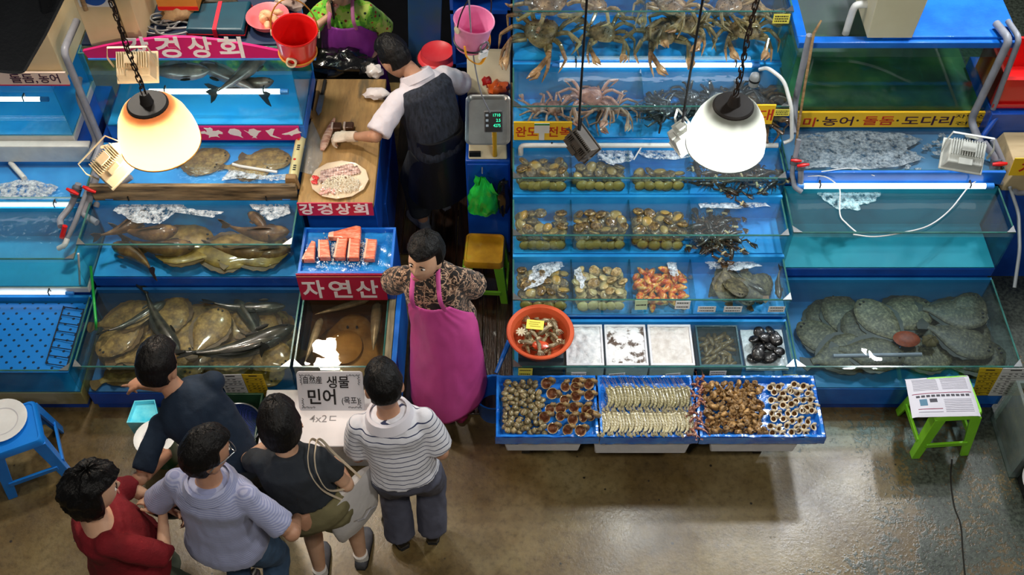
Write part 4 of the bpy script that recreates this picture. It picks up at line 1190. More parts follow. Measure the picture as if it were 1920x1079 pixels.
foam_patch('froth under the added tube light of the fourth tank', [(1192, 281), (1295, 279), (1292, 296), (1240, 300), (1205, 294)], 1.08, 15)
foam_patch('froth floating at the lane end of the third bay row', [(1310, 378), (1430, 376), (1445, 388), (1380, 392), (1312, 390)], .91, 16)
foam_patch('froth floating at the back of the olive flatfish bay', [(1320, 490), (1400, 486), (1430, 498), (1380, 508), (1330, 504)], .72, 17)
foam_patch('wide froth in the far left shallow blue tank', [(0, 345), (50, 335), (110, 350), (95, 368), (40, 372), (0, 370)], .85, 18)
foam_patch('froth at the back of the bubbling tank', [(1496, 252), (1600, 244), (1690, 250), (1730, 262), (1700, 280), (1735, 296), (1690, 312), (1600, 318), (1540, 314), (1498, 318)], 1.031, 19, mt=MATS['froth_grey'])
for k in range(26):
    px, py = R.uniform(1640, 1770), R.uniform(252, 318)
    foam_patch('small grey froth fleck in the bubbling tank', [(px, py), (px + 12, py - 3), (px + 16, py + 3), (px + 5, py + 5)], 1.031, 30 + k, mt=MATS['froth_grey'])
# ------------------------------------------------------------------ pendant lamps
def translucent(name, col, k=.75):
    m, nt, out = nodes(name)
    a = N(nt, 'BsdfTranslucent'); a.inputs[0].default_value = lin(col)
    b = N(nt, 'BsdfPrincipled'); b.inputs['Base Color'].default_value = lin(col); b.inputs['Roughness'].default_value = .3
    mx = N(nt, 'MixShader'); mx.inputs[0].default_value = 1 - k
    nt.links.new(a.outputs[0], mx.inputs[1]); nt.links.new(b.outputs[0], mx.inputs[2]); nt.links.new(mx.outputs[0], out.inputs[0])
    return m


def chain_mesh(z0, z1, lk=.044, r=.011, wire=.0032):
    b = MB(); z = z0; i = 0
    while z < z1:
        pts = []
        for k in range(13):
            a = 2 * pi * k / 12
            x, zz = cos(a) * r, sin(a) * r + (lk * .5 - r if sin(a) > 0 else -(lk * .5 - r))
            pts.append((x if i % 2 == 0 else 0, 0 if i % 2 == 0 else x, z + lk * .5 + zz))
        b.tube(pts, wire, 6, cap=False)
        z += lk - 2 * wire - .003; i += 1
    return b


M_LAMPCAP = pm('lamp_cap', '1c1714', .6, col2='28201a', ns=12)
def pendant(label, px, py, glass, energy, col, dia=.38, Zd=5.17):
    d = ray(px, py); p = V((0, 0, CH)) + d * Zd
    t = thing('pendant_lamp', label, 'lamp', p)
    k = dia / .38; zt = .125
    prof = [(.092, zt), (.128, zt - .028), (.160, zt - .085), (.182, zt - .16), (.190, zt - .22), (.188, zt - .253)]
    MB().lathe([(r * k, z) for r, z in prof], n=40).build('lamp_shade', glass, t, w=False)
    MB().lathe([((.188 + .004 * cos(a)) * k, zt - .253 + .004 * sin(a)) for a in [2 * pi * i / 8 for i in range(9)]], n=40).build('shade_rim', pm('lamp_rim', 'c9a060', .35, metal=.6) if col[2] < .8 else M_STEEL, t, w=False)
    MB().lathe([(0, zt + .016), (.088 * k, zt + .012), (.096 * k, zt + .004), (.096 * k, zt - .006), (0, zt - .006)], n=32).build('top_cap', M_LAMPCAP, t, w=False)
    MB().lathe([(0, zt + .07), (.018, zt + .068), (.024, zt + .055), (.030, zt + .02), (.034, zt + .012), (0, zt + .010)], n=20).build('socket', M_LAMPCAP, t, w=False)
    MB().lathe([(.030, zt + .0), (.065, zt - .022), (.092, zt - .048), (.104, zt - .066), (.100, zt - .066), (.086, zt - .050), (.060, zt - .028), (.026, zt - .006)], n=32).build('inner_light_shield', M_WHITE, t, w=False)  # unseen collar added to keep direct light off the shade's top
    MB().ell((0, 0, zt - .14), (.045, .045, .06), 14, 10).build('bulb', emit('bulb_' + label[:4], 'fff4e0' if col[2] < .8 else 'ffffff', 14), t, w=False)
    l = bpy.data.lights.new('lamp_light', 'POINT'); l.energy = energy; l.color = col; l.shadow_soft_size = .10
    lo = bpy.data.objects.new('lamp_light', l); COL.objects.link(lo); lo.parent = t; lo.location = (0, 0, zt - .225)
    chain_mesh(zt + .066, 1.25).build('chain', pm('rusty_chain', '2b221d', .6, metal=.5, col2='4a3426', ns=30), t, w=False)
    pts = [(.012 * sin(i * .9), .012 * cos(i * .9), zt + .06 + i * .06) for i in range(20)]
    MB().tube(spline(pts, 4), .0035, 6).build('cord', M_BLACK, t, w=False)
    return t


pendant('hanging lamp with amber-topped shade above the left-hand tanks', 290, 233, translucent('amber_shade', 'd09c6c', .42), 36, (1, .85, .68))
pendant('hanging lamp with white shade in front of the shellfish tower', 1367, 236, translucent('white_shade', '84857e', .40), 36, (.97, 1, .97))


def floodlight(label, px, py, Zd, rot, mat, cable=None, k=1.0):
    p = V((0, 0, CH)) + ray(px, py) * Zd
    t = thing('floodlight', label, 'floodlight', p); t.rotation_euler = rot; t.scale = (k,) * 3
    h = MB().hexa([(-.10, -.075, -.06), (.10, -.075, -.06), (.10, .075, -.06), (-.10, .075, -.06)], [(-.085, -.06, .02), (.085, -.06, .02), (.085, .06, .02), (-.085, .06, .02)])
    h.build('housing', mat, t, w=False, bev=.006)
    e = MB()
    for i in range(13):
        x = -.075 + i * .0125
        e.bx(x - .0022, x + .0022, -.02, .062, .018, .040)
    e.bx(-.032, .032, .0, .045, .04, .052)
    e.build('cooling_fins', mat, t, w=False)
    MB().bx(-.108, .108, -.083, .083, -.072, -.058).build('front_frame', mat, t, w=False, bev=.004)
    MB().bx(-.092, .092, -.067, .067, -.076, -.071).build('front_glass', M_GLASS, t, w=False)
    MB().tube([(-.112, 0, -.03), (-.118, .03, .05), (-.10, .07, .10), (.10, .07, .10), (.118, .03, .05), (.112, 0, -.03)], .008, 6, flat=.4).build('yoke', mat, t, w=False)
    MB().bx(-.035, .035, -.066, -.03, .015, .03).build('junction_box', mat, t, w=False, bev=.004)
    if cable:
        q = V((0, 0, CH)) + ray(*cable) * Zd * .985
        top = V((p.x, p.y, q.z))
        c = MB().tube(spline([p + V((0, .05, .07)), p.lerp(top, .3) + V((.01, .03, 0)), p.lerp(top, .7) + V((-.004, .01, 0)), V((p.x, p.y, 5.2))], 6), .006, 6)
        o = c.build('cable', M_BLACK); tag(o, 'black hanging cable of the ' + label.split(',')[0], 'cable')
    return t


MI4 = lambda o: (Matrix.Translation(o.location) @ o.rotation_euler.to_matrix().to_4x4() @ Matrix.Diagonal((*o.scale, 1))).inverted()
M_FLW = pm('floodlight_cream', 'cdbf9f', .45, col2='bfb08e', ns=10)
M_FLG2 = pm('floodlight_white', 'c9cbc4', .45, col2='b4b6b0', ns=10)
M_FLD = pm('floodlight_dark', '3a342e', .5, col2='4a433b', ns=10)
t = floodlight('cream floodlight hanging in front of the arched red sign', 251, 122, 5.6, (radians(38), 0, radians(2)), M_FLW)
MB().tube([t.location + V((0, .03, .09)), t.location + V((0, .12, .02)), at(251, 109, y=5.045)], .006, 8).build('mounting_arm', M_BLACK, t).matrix_parent_inverse = MI4(t)
t = floodlight('cream floodlight lit warm by the amber lamp beside it', 207, 306, 5.35, (radians(20), radians(-28), radians(38)), M_FLW, k=.95)
MB().tube([t.location + V((-.03, .04, .07)), t.location + V((-.04, .12, .0)), at(206, 292, y=4.99)], .008, 8).build('mounting_arm', M_FLW, t).matrix_parent_inverse = MI4(t)
floodlight('dark floodlight on a black cable, over the abalone tanks', 1084, 272, 5.5, (radians(60), radians(25), radians(-50)), M_FLD, (1088, 0), .8)
floodlight('white floodlight on a black cable, beside the white lamp', 1277, 252, 5.5, (radians(30), radians(-20), radians(-78)), M_FLG2, (1318, 0), .85)
t = floodlight('grey-white floodlight on the pipes beside the bubbling tank', 1811, 288, 6.0, (radians(32), 0, radians(-14)), M_FLG2, k=1.08)
MB().tube([t.location + V((.06, .06, .06)), t.location + V((.04, .14, .0)), at(1818, 262, y=5.14)], .009, 8).build('mounting_arm', M_FLG2, t).matrix_parent_inverse = MI4(t)

# black cabinet hung from the gallery, near the camera
pl = [V((0, 0, CH)) + ray(*q) * 3.0 for q in [(-60, -60), (128, -60), (122, 0), (88, 68), (47, 139), (30, 141), (-60, 132)]]
nrm = ray(40, 40).normalized()
e = MB(); e.loft([pl, [p + nrm * .28 + V((0, 0, .05)) for p in pl]])
t = thing('loudspeaker', 'black hanging loudspeaker cutting off the upper left corner', 'speaker', pl[0])
e.build('cabinet', pm('black_cabinet', '16181c', .6, col2='1f2227', ns=4, bump=.15, bs=80), t, smooth=False, bev=.01)
q = [V((0, 0, CH)) + ray(*s) * 2.985 for s in [(72, -20), (100, -20), (86, 26), (80, 26)]]
MB().loft([q, [p + nrm * .02 for p in q]]).build('bracket', M_BLACK, t, smooth=False)
MB().tube([pl[0], pl[0] + V((0, .1, .8))], .012, 8).build('hanger', M_BLACK, t)

# ------------------------------------------------------------------ signs
M_MAG = pm('sign_magenta', 'c2186a', .4, col2='cf2070', ns=3)
M_CRIM = pm('sign_crimson', 'b0123e', .4, col2='bc1644', ns=3)
M_LET = pm('sign_white', 'f2ecee', .5)
M_INKR = pm('ink_red', 'c0301a', .6)
M_INKP = pm('ink_purple', '3c1030', .6)
M_INK = pm('ink_black', '1a1718', .6)
XZ = ((1, 0, 0), (0, 0, 1))
ys = 5.035
zb = at(300, 109, y=ys).z
xl, xr = at(165, 109, y=ys).x, at(592, 109, y=ys).x
t = thing('shop_sign', 'arched magenta shop sign over the display tank', 'sign', ((xl + xr) / 2, ys, zb))
top = [(155, 96), (200, 86), (250, 77), (310, 70), (360, 71), (420, 77), (480, 88), (540, 100), (592, 104)]
poly = [(xl, zb), (xr, zb)] + [(at(a, b_, y=ys).x, at(a, b_, y=ys).z) for a, b_ in reversed(top)]
MB().prism([(x, z) for x, z in poly], -ys - .02, -ys, M=Matrix(((1, 0, 0, 0), (0, 0, -1, 0), (0, 1, 0, 0), (0, 0, 0, 1)))).build('sign_board', M_MAG, t, smooth=False)
MB().bx(xl, xr, ys - .006, ys + .02, zb - .012, zb).build('lower_trim', M_LBLUE, t)
for ch, a in zip('강경상회', (240, 297, 357, 414)):
    p = at(a, 106, y=ys - .002)
    lettering(ch, .165, M_LET, t, frame((p.x, ys - .0015, p.z + .006), *XZ), .004, fit=at(a + 46, 106, y=ys).x - p.x)
# lower strip with sea animals
z0_, z1_ = at(450, 262, y=5.04).z, at(450, 238, y=5.04).z
t = thing('picture_strip', 'magenta strip with white sea animals under the display tank', 'sign', (-1.9, 5.04, z0_))
xa, xb = at(225, 250, y=5.04).x, at(562, 250, y=5.04).x
MB().bx(xa, xb, 5.036, 5.052, z0_, z1_).build('strip', M_MAG, t, smooth=False)
def glyph(px, py, outline, k, name):
    p = at(px, py, y=5.034)
    b = MB(); b.prism([(x * k, y * k) for x, y in outline], 0, .002, M=frame((p.x, 5.034, p.z), *XZ)); b.build(name, M_LET, t, smooth=False)
k = .0034
turtle = [(-20, 4), (-12, 6), (-9, 2), (-8, 8), (-12, 14), (-4, 13), (0, 15), (4, 11), (3, 6), (9, 6), (14, 8), (21, 2), (20, -2), (13, -1), (10, -6), (13, -11), (7, -8), (-3, -9), (-8, -12), (-6, -5), (-13, -1), (-20, -1)]
fishy = [(-14, 3), (-9, 11), (0, 12), (8, 8), (11, 2), (9, -6), (12, -12), (4, -7), (-4, -5), (-11, -2)]
fat = [(-16, 8), (-9, 3), (-6, 10), (3, 12), (9, 7), (16, 6), (10, 1), (6, -6), (3, -9), (5, -13), (0, -11), (-5, -12), (-1, -8), (-6, -5), (-10, 2)]
dolph = [(-13, 7), (-7, 8), (-2, 12), (5, 11), (2, 5), (0, 0), (-2, -5), (4, -8), (13, -14), (2, -11), (-6, -7), (-10, 1)]
shark = [(-18, -2), (-6, 2), (0, 5), (8, 9), (14, 14), (15, 6), (20, 2), (10, -1), (4, -3), (0, -7), (-4, -3), (-12, -4)]
for px, g, nm in ((397, turtle, 'turtle_motif'), (442, fishy, 'fish_motif'), (475, fat, 'fish_motif'), (512, dolph, 'dolphin_motif'), (546, shark, 'shark_motif')): glyph(px, 250, g, k, nm)

# long yellow sign of the right-hand row
z0_, z1_ = at(1650, 238, y=5.13).z, at(1650, 211, y=5.13).z
xa, xb = at(1484, 225, y=5.13).x, at(1858, 225, y=5.13).x
t = thing('fish_name_sign', 'long yellow sign of hand-painted fish names under the green tank', 'sign', ((xa + xb) / 2, 5.13, z0_))
MB().bx(xa, xb, 5.127, 5.145, z0_, z1_).build('sign_board', M_YEL, t, smooth=False)
def word(s_, a, b_, base, h, mt, yy, t, bold=.001):
    p = at(a, base, y=yy); q = at(b_, base, y=yy)
    lettering(s_, h, mt, t, frame((p.x, yy - .001, p.z), *XZ), bold, fit=q.x - p.x)
word('도미', 1474, 1526, 236, .085, M_INKR, 5.126, t)
word('농어', 1540, 1597, 234, .085, M_INKP, 5.126, t)
word('돌돔', 1616, 1674, 233, .085, M_INKR, 5.126, t)
word('도다리', 1690, 1784, 233, .085, M_INKP, 5.126, t)
word('자연산', 1790, 1850, 221, .036, M_INK, 5.126, t, 0)
word('전 문', 1790, 1848, 234, .034, M_INK, 5.126, t, 0)
for a in (1533, 1608, 1683):
    p = at(a, 226, y=5.126); MB().lathe([(0, 0), (.008, 0), (.008, .002), (0, .002)], n=10, M=frame((p.x, 5.126, p.z), *XZ)).build('dot', M_INK, t)
# abalone sign of the tower
z0_, z1_ = at(1010, 262, y=4.91).z, at(1010, 229, y=4.91).z
xa, xb = at(963, 245, y=4.91).x, at(1072, 245, y=4.91).x
t = thing('abalone_sign', 'yellow sign with red brush lettering at the lane end of the crab tank', 'sign', ((xa + xb) / 2, 4.91, z0_))
MB().bx(xa, xb, 4.906, 4.917, z0_, z1_).build('sign_board', M_YEL, t, smooth=False)
word('완도', 967, 1008, 255, .095, M_INKR, 4.905, t)
word('전복', 1026, 1070, 255, .095, M_INKR, 4.905, t)
p = at(1002, 232, y=4.90); q = at(1030, 250, y=4.90)
MB().bx(p.x, q.x, 4.900, 4.904, q.z, p.z).bx(p.x + .03, q.x - .03, 4.900, 4.904, q.z - .06, q.z).build('price_card', M_WHITE, t, smooth=False)
MB().bx(p.x, q.x, 4.899, 4.9, p.z - .015, p.z).build('green_line', pm('card_green', '3c8a48', .6), t, smooth=False)
z0_, z1_ = at(1430, 232, y=4.91).z, at(1430, 197, y=4.91).z
xa, xb = at(1380, 215, y=4.91).x, at(1451, 215, y=4.91).x
t = thing('prawn_sign', 'yellow sign with red lettering half hidden behind the white lamp', 'sign', ((xa + xb) / 2, 4.91, z0_))
MB().bx(xa, xb, 4.906, 4.917, z0_, z1_).build('sign_board', M_YEL, t, smooth=False)
word('활대', 1388, 1447, 224, .10, M_INKR, 4.905, t)


def card(label, px, py, w_, h_, y, mt, lines=2, tilt=0, name='price_card', ink=None, green=False):
    p = at(px, py, y=y)
    M = frame((p.x, y, p.z), (cos(tilt), 0, sin(tilt)), (0, .10, 1))
    t = thing(name, label, 'price card', p)
    MB().bx(-w_ / 2, w_ / 2, -h_ / 2, h_ / 2, 0, .002, M=M).build('card_sheet', mt, t, smooth=False)
    e = MB()
    for i in range(lines):
        zz = h_ * (.25 - .5 * i / max(1, lines - 1)) if lines > 1 else 0
        x = -w_ * .4
        while x < w_ * .36:
            L = R.uniform(.05, .14) * w_; e.bx(x, min(x + L, w_ * .4), zz - h_ * .06, zz + h_ * .06, .002, .0028, M=M); x += L + .03 * w_
    e.build('handwriting', ink or M_INK, t, smooth=False)
    if green: MB().bx(-w_ / 2, w_ / 2, h_ * .40, h_ * .5, .002, .003, M=M).build('green_line', pm('card_green', '3c8a48', .6), t, smooth=False)
    return t


M_CARDY = pm('card_yellow', 'ecdf5a', .6)
M_CARDG = pm('card_pale_green', 'bcd0a4', .6)
for a in [('pale green notched price tag on the sea squirt bay', 1202, 572, .075, .085, 3.952, M_CARDG, 1, .05), ('white price card on the glass at the end of the sea squirt bay', 1280, 572, .09, .07, 3.952, M_WHITE, 2, 0),
          ('white price card at the lane side of the olive flatfish bay', 1325, 580, .11, .05, 3.952, M_WHITE, 2, 0), ('second white price card of the olive flatfish bay', 1374, 580, .11, .05, 3.952, M_WHITE, 2, 0), ('white price card at the corner below the olive flatfish', 1456, 580, .10, .05, 3.952, M_WHITE, 2, 0),
          ('yellow price card behind the clams', 985, 698, .085, .07, 3.592, M_CARDY, 2, -.03), ('small price card behind the open whelks', 1085, 702, .09, .04, 3.592, M_WHITE, 1, 0), ('tilted white price card behind the shrimp tray', 1157, 704, .10, .035, 3.592, M_WHITE, 2, .15),
          ('tilted white price card at the far end of the shrimp tray', 1262, 704, .09, .035, 3.592, M_WHITE, 2, .15), ('white price card under the sea cucumber tub', 1346, 700, .10, .04, 3.592, M_WHITE, 2, .02), ('yellow price card at the corner behind the moon snails', 1481, 708, .085, .05, 3.592, M_CARDY, 2, 0),
          ('yellow price card at the upper corner of the topmost king crab tank', 1465, 35, .10, .065, 5.29, M_CARDY, 3, 0), ('yellow price card beside the sign behind the white lamp', 1466, 211, .095, .05, 4.912, M_CARDY, 3, 0)]:
    card(*a)
p = at(1130, 157, y=4.9)


def price_table(label, c, y, z0, mt, skew=0):
    """printed table hung on the front glass: four picture corners at depth y."""
    P = [at(a, b_, y=y) for a, b_ in c]
    t = thing('price_list', label, 'paper', P[0])
    n = V((0, -1, 0))
    MB().hexa([p for p in P], [p + n * .002 for p in P]).build('sheet', mt, t, smooth=False)
    e = MB()
    def pt(u, v): return P[0].lerp(P[1], u).lerp(P[3].lerp(P[2], u), v)
    for i in range(9):
        v = .16 + .09 * i
        a, b_ = pt(.06, v), pt(.94, v)
        e.hexa([a, b_, b_ - V((0, 0, .0015)), a - V((0, 0, .0015))], [q + n * .003 for q in (a, b_, b_ - V((0, 0, .0015)), a - V((0, 0, .0015)))])
        for j in range(4):
            if R.random() < .75:
                a, b_ = pt(.1 + .22 * j, v + .03), pt(.1 + .22 * j + R.uniform(.06, .15), v + .03)
                e.hexa([a, b_, b_ - V((0, 0, .006)), a - V((0, 0, .006))], [q + n * .003 for q in (a, b_, b_ - V((0, 0, .006)), a - V((0, 0, .006)))])
    a, b_ = pt(.3, .05), pt(.7, .05)
    e.hexa([a, b_, b_ - V((0, 0, .01)), a - V((0, 0, .01))], [q + n * .003 for q in (a, b_, b_ - V((0, 0, .01)), a - V((0, 0, .01)))])
    e.build('printed_rows', M_INK, t, smooth=False)
    return t


M_PAPER = pm('paper', 'd6d4d4', .7)
M_PYEL = pm('yellow_paper', 'c9a81e', .6)
price_table('white printed table on the glass by the customers', [(408, 703), (452, 702), (470, 748), (430, 749)], 3.63, 0, M_PAPER)
price_table('yellow printed table on the glass by the customers', [(453, 702), (492, 702), (509, 749), (471, 748)], 3.632, 0, M_PYEL)
price_table('yellow printed table on the flounder tank', [(1837, 690), (1880, 691), (1856, 741), (1822, 742)], 3.632, 0, M_PYEL)
price_table('white printed table at the far end of the flounder tank', [(1881, 691), (1934, 691), (1906, 742), (1852, 742)], 3.63, 0, M_PAPER)
o = MB().bx(at(1832, 676, y=3.64).x, at(1876, 676, y=3.64).x, 3.636, 3.640, .45, .53).build('acrylic_holder', M_GLASS, smooth=False); tag(o, 'clear acrylic plate standing on the rim above the yellow table', 'plate')

# ------------------------------------------------------------------ cutting table, salmon, plate
zt = .967
bx0, bx1 = -1.335, -.862
t = thing('cutting_table', 'blue cutting table with a worn wooden top and crimson front sign', 'table', (-1.1, 5.1, 0))
MB().bx(bx0 + .03, bx1 - .0, 4.60, 5.68, .52, .90).build('cabinet', M_DKBLUE, t, bev=.005)
MB().bx(bx0 - .02, bx1 + .01, 4.95, 5.70, 0, .52).build('lower_cabinet', M_DKBLUE, t, bev=.005)
def board_mat():
    return pm('cutting_board', 'b08f60', .55, stops=[(.28, lin('57492f')), (.42, lin('8c6d40')), (.58, lin('a5824e')), (.72, lin('6c5c40'))], ns=2.4, st=(5, 1, 1), bump=.15, bs=20, det=6)
MB().bx(bx0, bx1, 4.55, 5.70, .925, zt).build('board', board_mat(), t, bev=.005)
ysg = 4.545
z0_, z1_ = at(620, 404, y=ysg).z, at(620, 381, y=ysg).z
MB().bx(bx0, bx1 - .005, ysg - .002, ysg + .005, z0_, z1_).build('front_sign', M_CRIM, t, smooth=False)
for ch, a in zip('강경상회', (563, 597, 631, 664)):
    p = at(a, 401, y=ysg - .003); lettering(ch, .105, M_LET, t, frame((p.x, ysg - .003, p.z + .003), *XZ), .003, fit=at(a + 28, 401, y=ysg).x - p.x)
# plastic film roll in wooden brackets along the board's edge
p0, p1 = at(573, 213, z=1.02), at(549, 336, z=1.02)
t = thing('film_roll', 'roll of printed plastic film in two wooden brackets on the cutting table', 'film roll', (p0 + p1) / 2)
d = (p1 - p0).normalized(); sd = V((-d.y, d.x, 0))
MB().tube([p0, p1], .032, 16).build('roll', pm('film_roll_paper', 'd8cf9c', .35, col2='cdc38c', ns=6, coat=.5), t)
for i, q in enumerate((p0 - d * .025, p1 + d * .02)):
    MB().hexa([q - d * .02 - sd * .05 - V((0, 0, .055)), q + d * .02 - sd * .05 - V((0, 0, .055)), q + d * .02 + sd * .04 - V((0, 0, .055)), q - d * .02 + sd * .04 - V((0, 0, .055))],
              [q - d * .02 - sd * .035 + V((0, 0, .05)), q + d * .02 - sd * .035 + V((0, 0, .05)), q + d * .02 + sd * .03 + V((0, 0, .05)), q - d * .02 + sd * .03 + V((0, 0, .05))]).build('wooden_bracket', M_WOOD, t, bev=.006)
MB().tube([p1 + d * .01, p1 + d * .075], .009, 8).build('axle', M_STEEL, t)
for f in (.15, .45, .75):
    q = p0.lerp(p1, f) + V((-.004, -.006, .0315))
    MB().lathe([(0, 0), (.009, 0), (.009, .002), (0, .002)], c=q, n=12).build('red_dot', M_INKR, t)
    e = MB()
    for k in range(3):
        c = p0.lerp(p1, f + .10 + .03 * k) + V((.004, 0, .0305))
        e.bx(c.x - .008, c.x + .010, c.y - .006, c.y + .004, c.z, c.z + .0022)
    e.build('print_mark', M_INK, t)
fl = [at(a, b_, z=.975) for a, b_ in [(560, 320), (574, 240), (585, 225), (606, 270), (604, 300), (588, 328)]]
e = MB(); c = sum(fl, V((0, 0, 0))) / 6
e.loft([[p - V((0, 0, .006)) for p in fl], [c + (p - c) * .9 + V((0, 0, .001 + .004 * nz(p * 30))) for p in fl], [c + (p - c) * .5 + V((0, 0, .004 + .006 * nz(p * 40))) for p in fl], [c + (p - c) * .2 + V((0, 0, .003)) for p in fl]])
tag(e.build('plastic_film', clear('clear_film', (.93, .92, .9), 1.5, .1, bump=1.5, bs=25, film=.12)), 'loose crumpled clear film pulled from the roll', 'film')
# twelve-sided plate of sliced fish under film
pc = at(637, 341, z=zt)
t = thing('sashimi_plate', 'large white plate of thin fish slices wrapped in film on the cutting table', 'plate', pc)
poly = [(cos(2 * pi * i / 12) * .185, sin(2 * pi * i / 12) * .165) for i in range(12)]
MB().loft([[V((x * .72, y * .72, .002)) for x, y in poly], [V((x, y, .018)) for x, y in poly], [V((x, y, .022)) for x, y in poly], [V((x * .9, y * .9, .014)) for x, y in poly]]).build('dish', pm('dish_cream', 'e8d2b4', .3, coat=.4), t, w=False)
ms = pm('sliced_fish', 'e8d4c2', .35, col2='d6b8a6', ns=30, coat=.6, vary=.06)
mss = pm('sliced_dark', 'd6b4a6', .35, stops=[(.35, lin('6a5650')), (.5, lin('caa294')), (.7, lin('e8d2c6'))], ns=26, coat=.6, st=(1, 3, 1))
mi = 0
for row in range(3):
    for i in range(15):
        u = -.115 + i * .0165
        x, y = u, .095 - row * .034 + u * .35
        if (x / .165) ** 2 + (y / .145) ** 2 > .9: continue
        o = MB().ell((x, y, .026), (.011, .022, .005), 8, 5, M=None).build('fish_slice', mss, t, w=False)
e = MB()
for i in range(240):
    a, r_ = R.uniform(0, 6.3), sqrt(R.random())
    x, y = .02 + cos(a) * r_ * .115, -.045 + sin(a) * r_ * .070
    if (x / .16) ** 2 + (y / .14) ** 2 > .95: continue
    b = R.uniform(0, 6.3); L = R.uniform(.02, .035)
    e.tube([(x - cos(b) * L * .5, y - sin(b) * L * .5, .02 + R.uniform(0, .012)), (x, y, .034 + R.uniform(0, .008)), (x + cos(b) * L * .5, y + sin(b) * L * .5, .02 + R.uniform(0, .012))], .0024, 4)
o = e.build('shredded_radish', pm('radish_white', 'f4ecdc', .5, col2='e8dcc0', ns=30), t, w=False); o['kind'] = 'stuff'
e = MB()
for i in range(12): e.ell((-.15 + R.uniform(-.014, .014), -.005 + R.uniform(-.03, .03), .025), (.012, .012, .006), 8, 5)
e.build('red_garnish', pm('garnish_red', 'd8241c', .4, coat=.4), t, w=False)
e = MB()
for i in range(9): e.ell((-.05 + R.uniform(-.06, .03), -.11 + R.uniform(-.02, .02), .028), (.014, .012, .009), 8, 5)
e.build('pink_pieces', pm('pink_fish', 'd8988a', .4, col2='e8beb0', ns=20, coat=.5), t, w=False)
MB().loft([[V((x * 1.0, y * 1.0, .024)) for x, y in poly], [V((x * .8, y * .8, .044)) for x, y in poly], [V((x * .3, y * .3, .050)) for x, y in poly]], cap=False).build('film_wrap', clear('wrap', (.97, .97, .97), 1.5, .12, bump=.9, bs=22), t, w=False)
# fish being cut, knives, cloth
def fillet(label, a, b_, r, mt, name='fish_fillet', z=.985):
    p, q = at(*a, z=z), at(*b_, z=z)
    tag(MB().tube([p.lerp(q, k) + V((0, 0, .006 * sin(pi * k))) for k in (0, .15, .4, .7, 1)], [r * .5, r, r * 1.1, r * .8, r * .3], 10, flat=.6).build(name, mt), label, 'fish')
fillet('long pinkish fish fillet lying on the worn board', (604, 282), (627, 222), .026, pm('raw_fillet', 'c49478', .4, stops=[(.35, lin('9a5c4c')), (.55, lin('cba088')), (.7, lin('dcc0ac'))], ns=12, st=(1, 4, 1), coat=.5))
for (a, b_), lab in (((632, 243), 'brown and white block of fish nearest the fillet'), ((655, 242), 'brown and white block of fish beside the gloved hand')):
    p = at(a, b_, z=zt)
    t = thing('fish_block', lab, 'fish', p)
    MB().bx(-.032, .032, -.028, .03, .0, .04).build('dark_skin', pm('fish_skin_brown', '5c3a26', .4, col2='432a1c', ns=20, coat=.5), t, w=False, bev=.008)
    MB().bx(-.036, -.02, -.03, .03, 0.001, .042).build('white_flesh', pm('white_flesh', 'e2cfc0', .4), t, w=False, bev=.006)
def knife(label, a, b_, z=.972):
    p, q = at(*a, z=z), at(*b_, z=z); d = (q - p); L = d.length; d.normalize(); s_ = V((-d.y, d.x, 0))
    t = thing('knife', label, 'knife', p)
    MB().tube([p + V((0, 0, .008)), p + d * L * .42 + V((0, 0, .008))], .012, 8, flat=.7).build('handle', M_BLACK, t)
    b = [p + d * L * .42 + s_ * .018, p + d * L * .42 - s_ * .018, p + d * L * .85 - s_ * .02, q + s_ * .004, p + d * L * .9 + s_ * .018]
    MB().loft([[x + V((0, 0, .003)) for x in b], [x + V((0, 0, .007)) for x in b]]).build('blade', M_STEEL, t, smooth=False)
knife('black-handled knife at the back corner of the cutting board', (610, 152), (596, 218))
def crumple(name, label, cat, c, r, mt, n=18, amp=.35, f=12, seed=0, kind=None):
    c = V(c)
    b = MB().ell(c, r, n, n // 2 + 2, 0, lambda d, p: p * (1 + amp * nz(d * 2.2 + V((seed, 0, 0))) + amp * .5 * nz(d * f * .5 + V((0, seed, 0)))))
    return tag(b.build(name, mt), label, cat)
M_CLOTH = pm('white_cloth', 'e0d6d4', .8, col2='d2c6c4', ns=8, bump=.3, bs=30)
crumple('cloth', 'crumpled white cloth on the board under the fishmonger', 'cloth', at(706, 176, z=1.0), (.085, .05, .035), M_CLOTH, seed=3)
crumple('plastic_bag', 'white plastic bag beyond the board, under the fishmonger\'s face', 'bag', at(702, 134, z=.99), (.06, .05, .05), pm('white_bag', 'd6cfca', .3, coat=.4), seed=5)
t = thing('black_crate', 'low black crate behind the wooden board', 'crate', (-1.18, 5.86, 0))
MB().bx(-1.4, -.95, 5.72, 6.0, 0, .93).build('crate_body', M_BLACK, t)
crumple('black_bag', 'big black rubbish bag behind the wooden board', 'bag', (-1.18, 5.83, 1.0), (.22, .11, .09), pm('black_bag', '0c0c0e', .25, coat=.6, bump=.6, bs=20), n=26, seed=8)
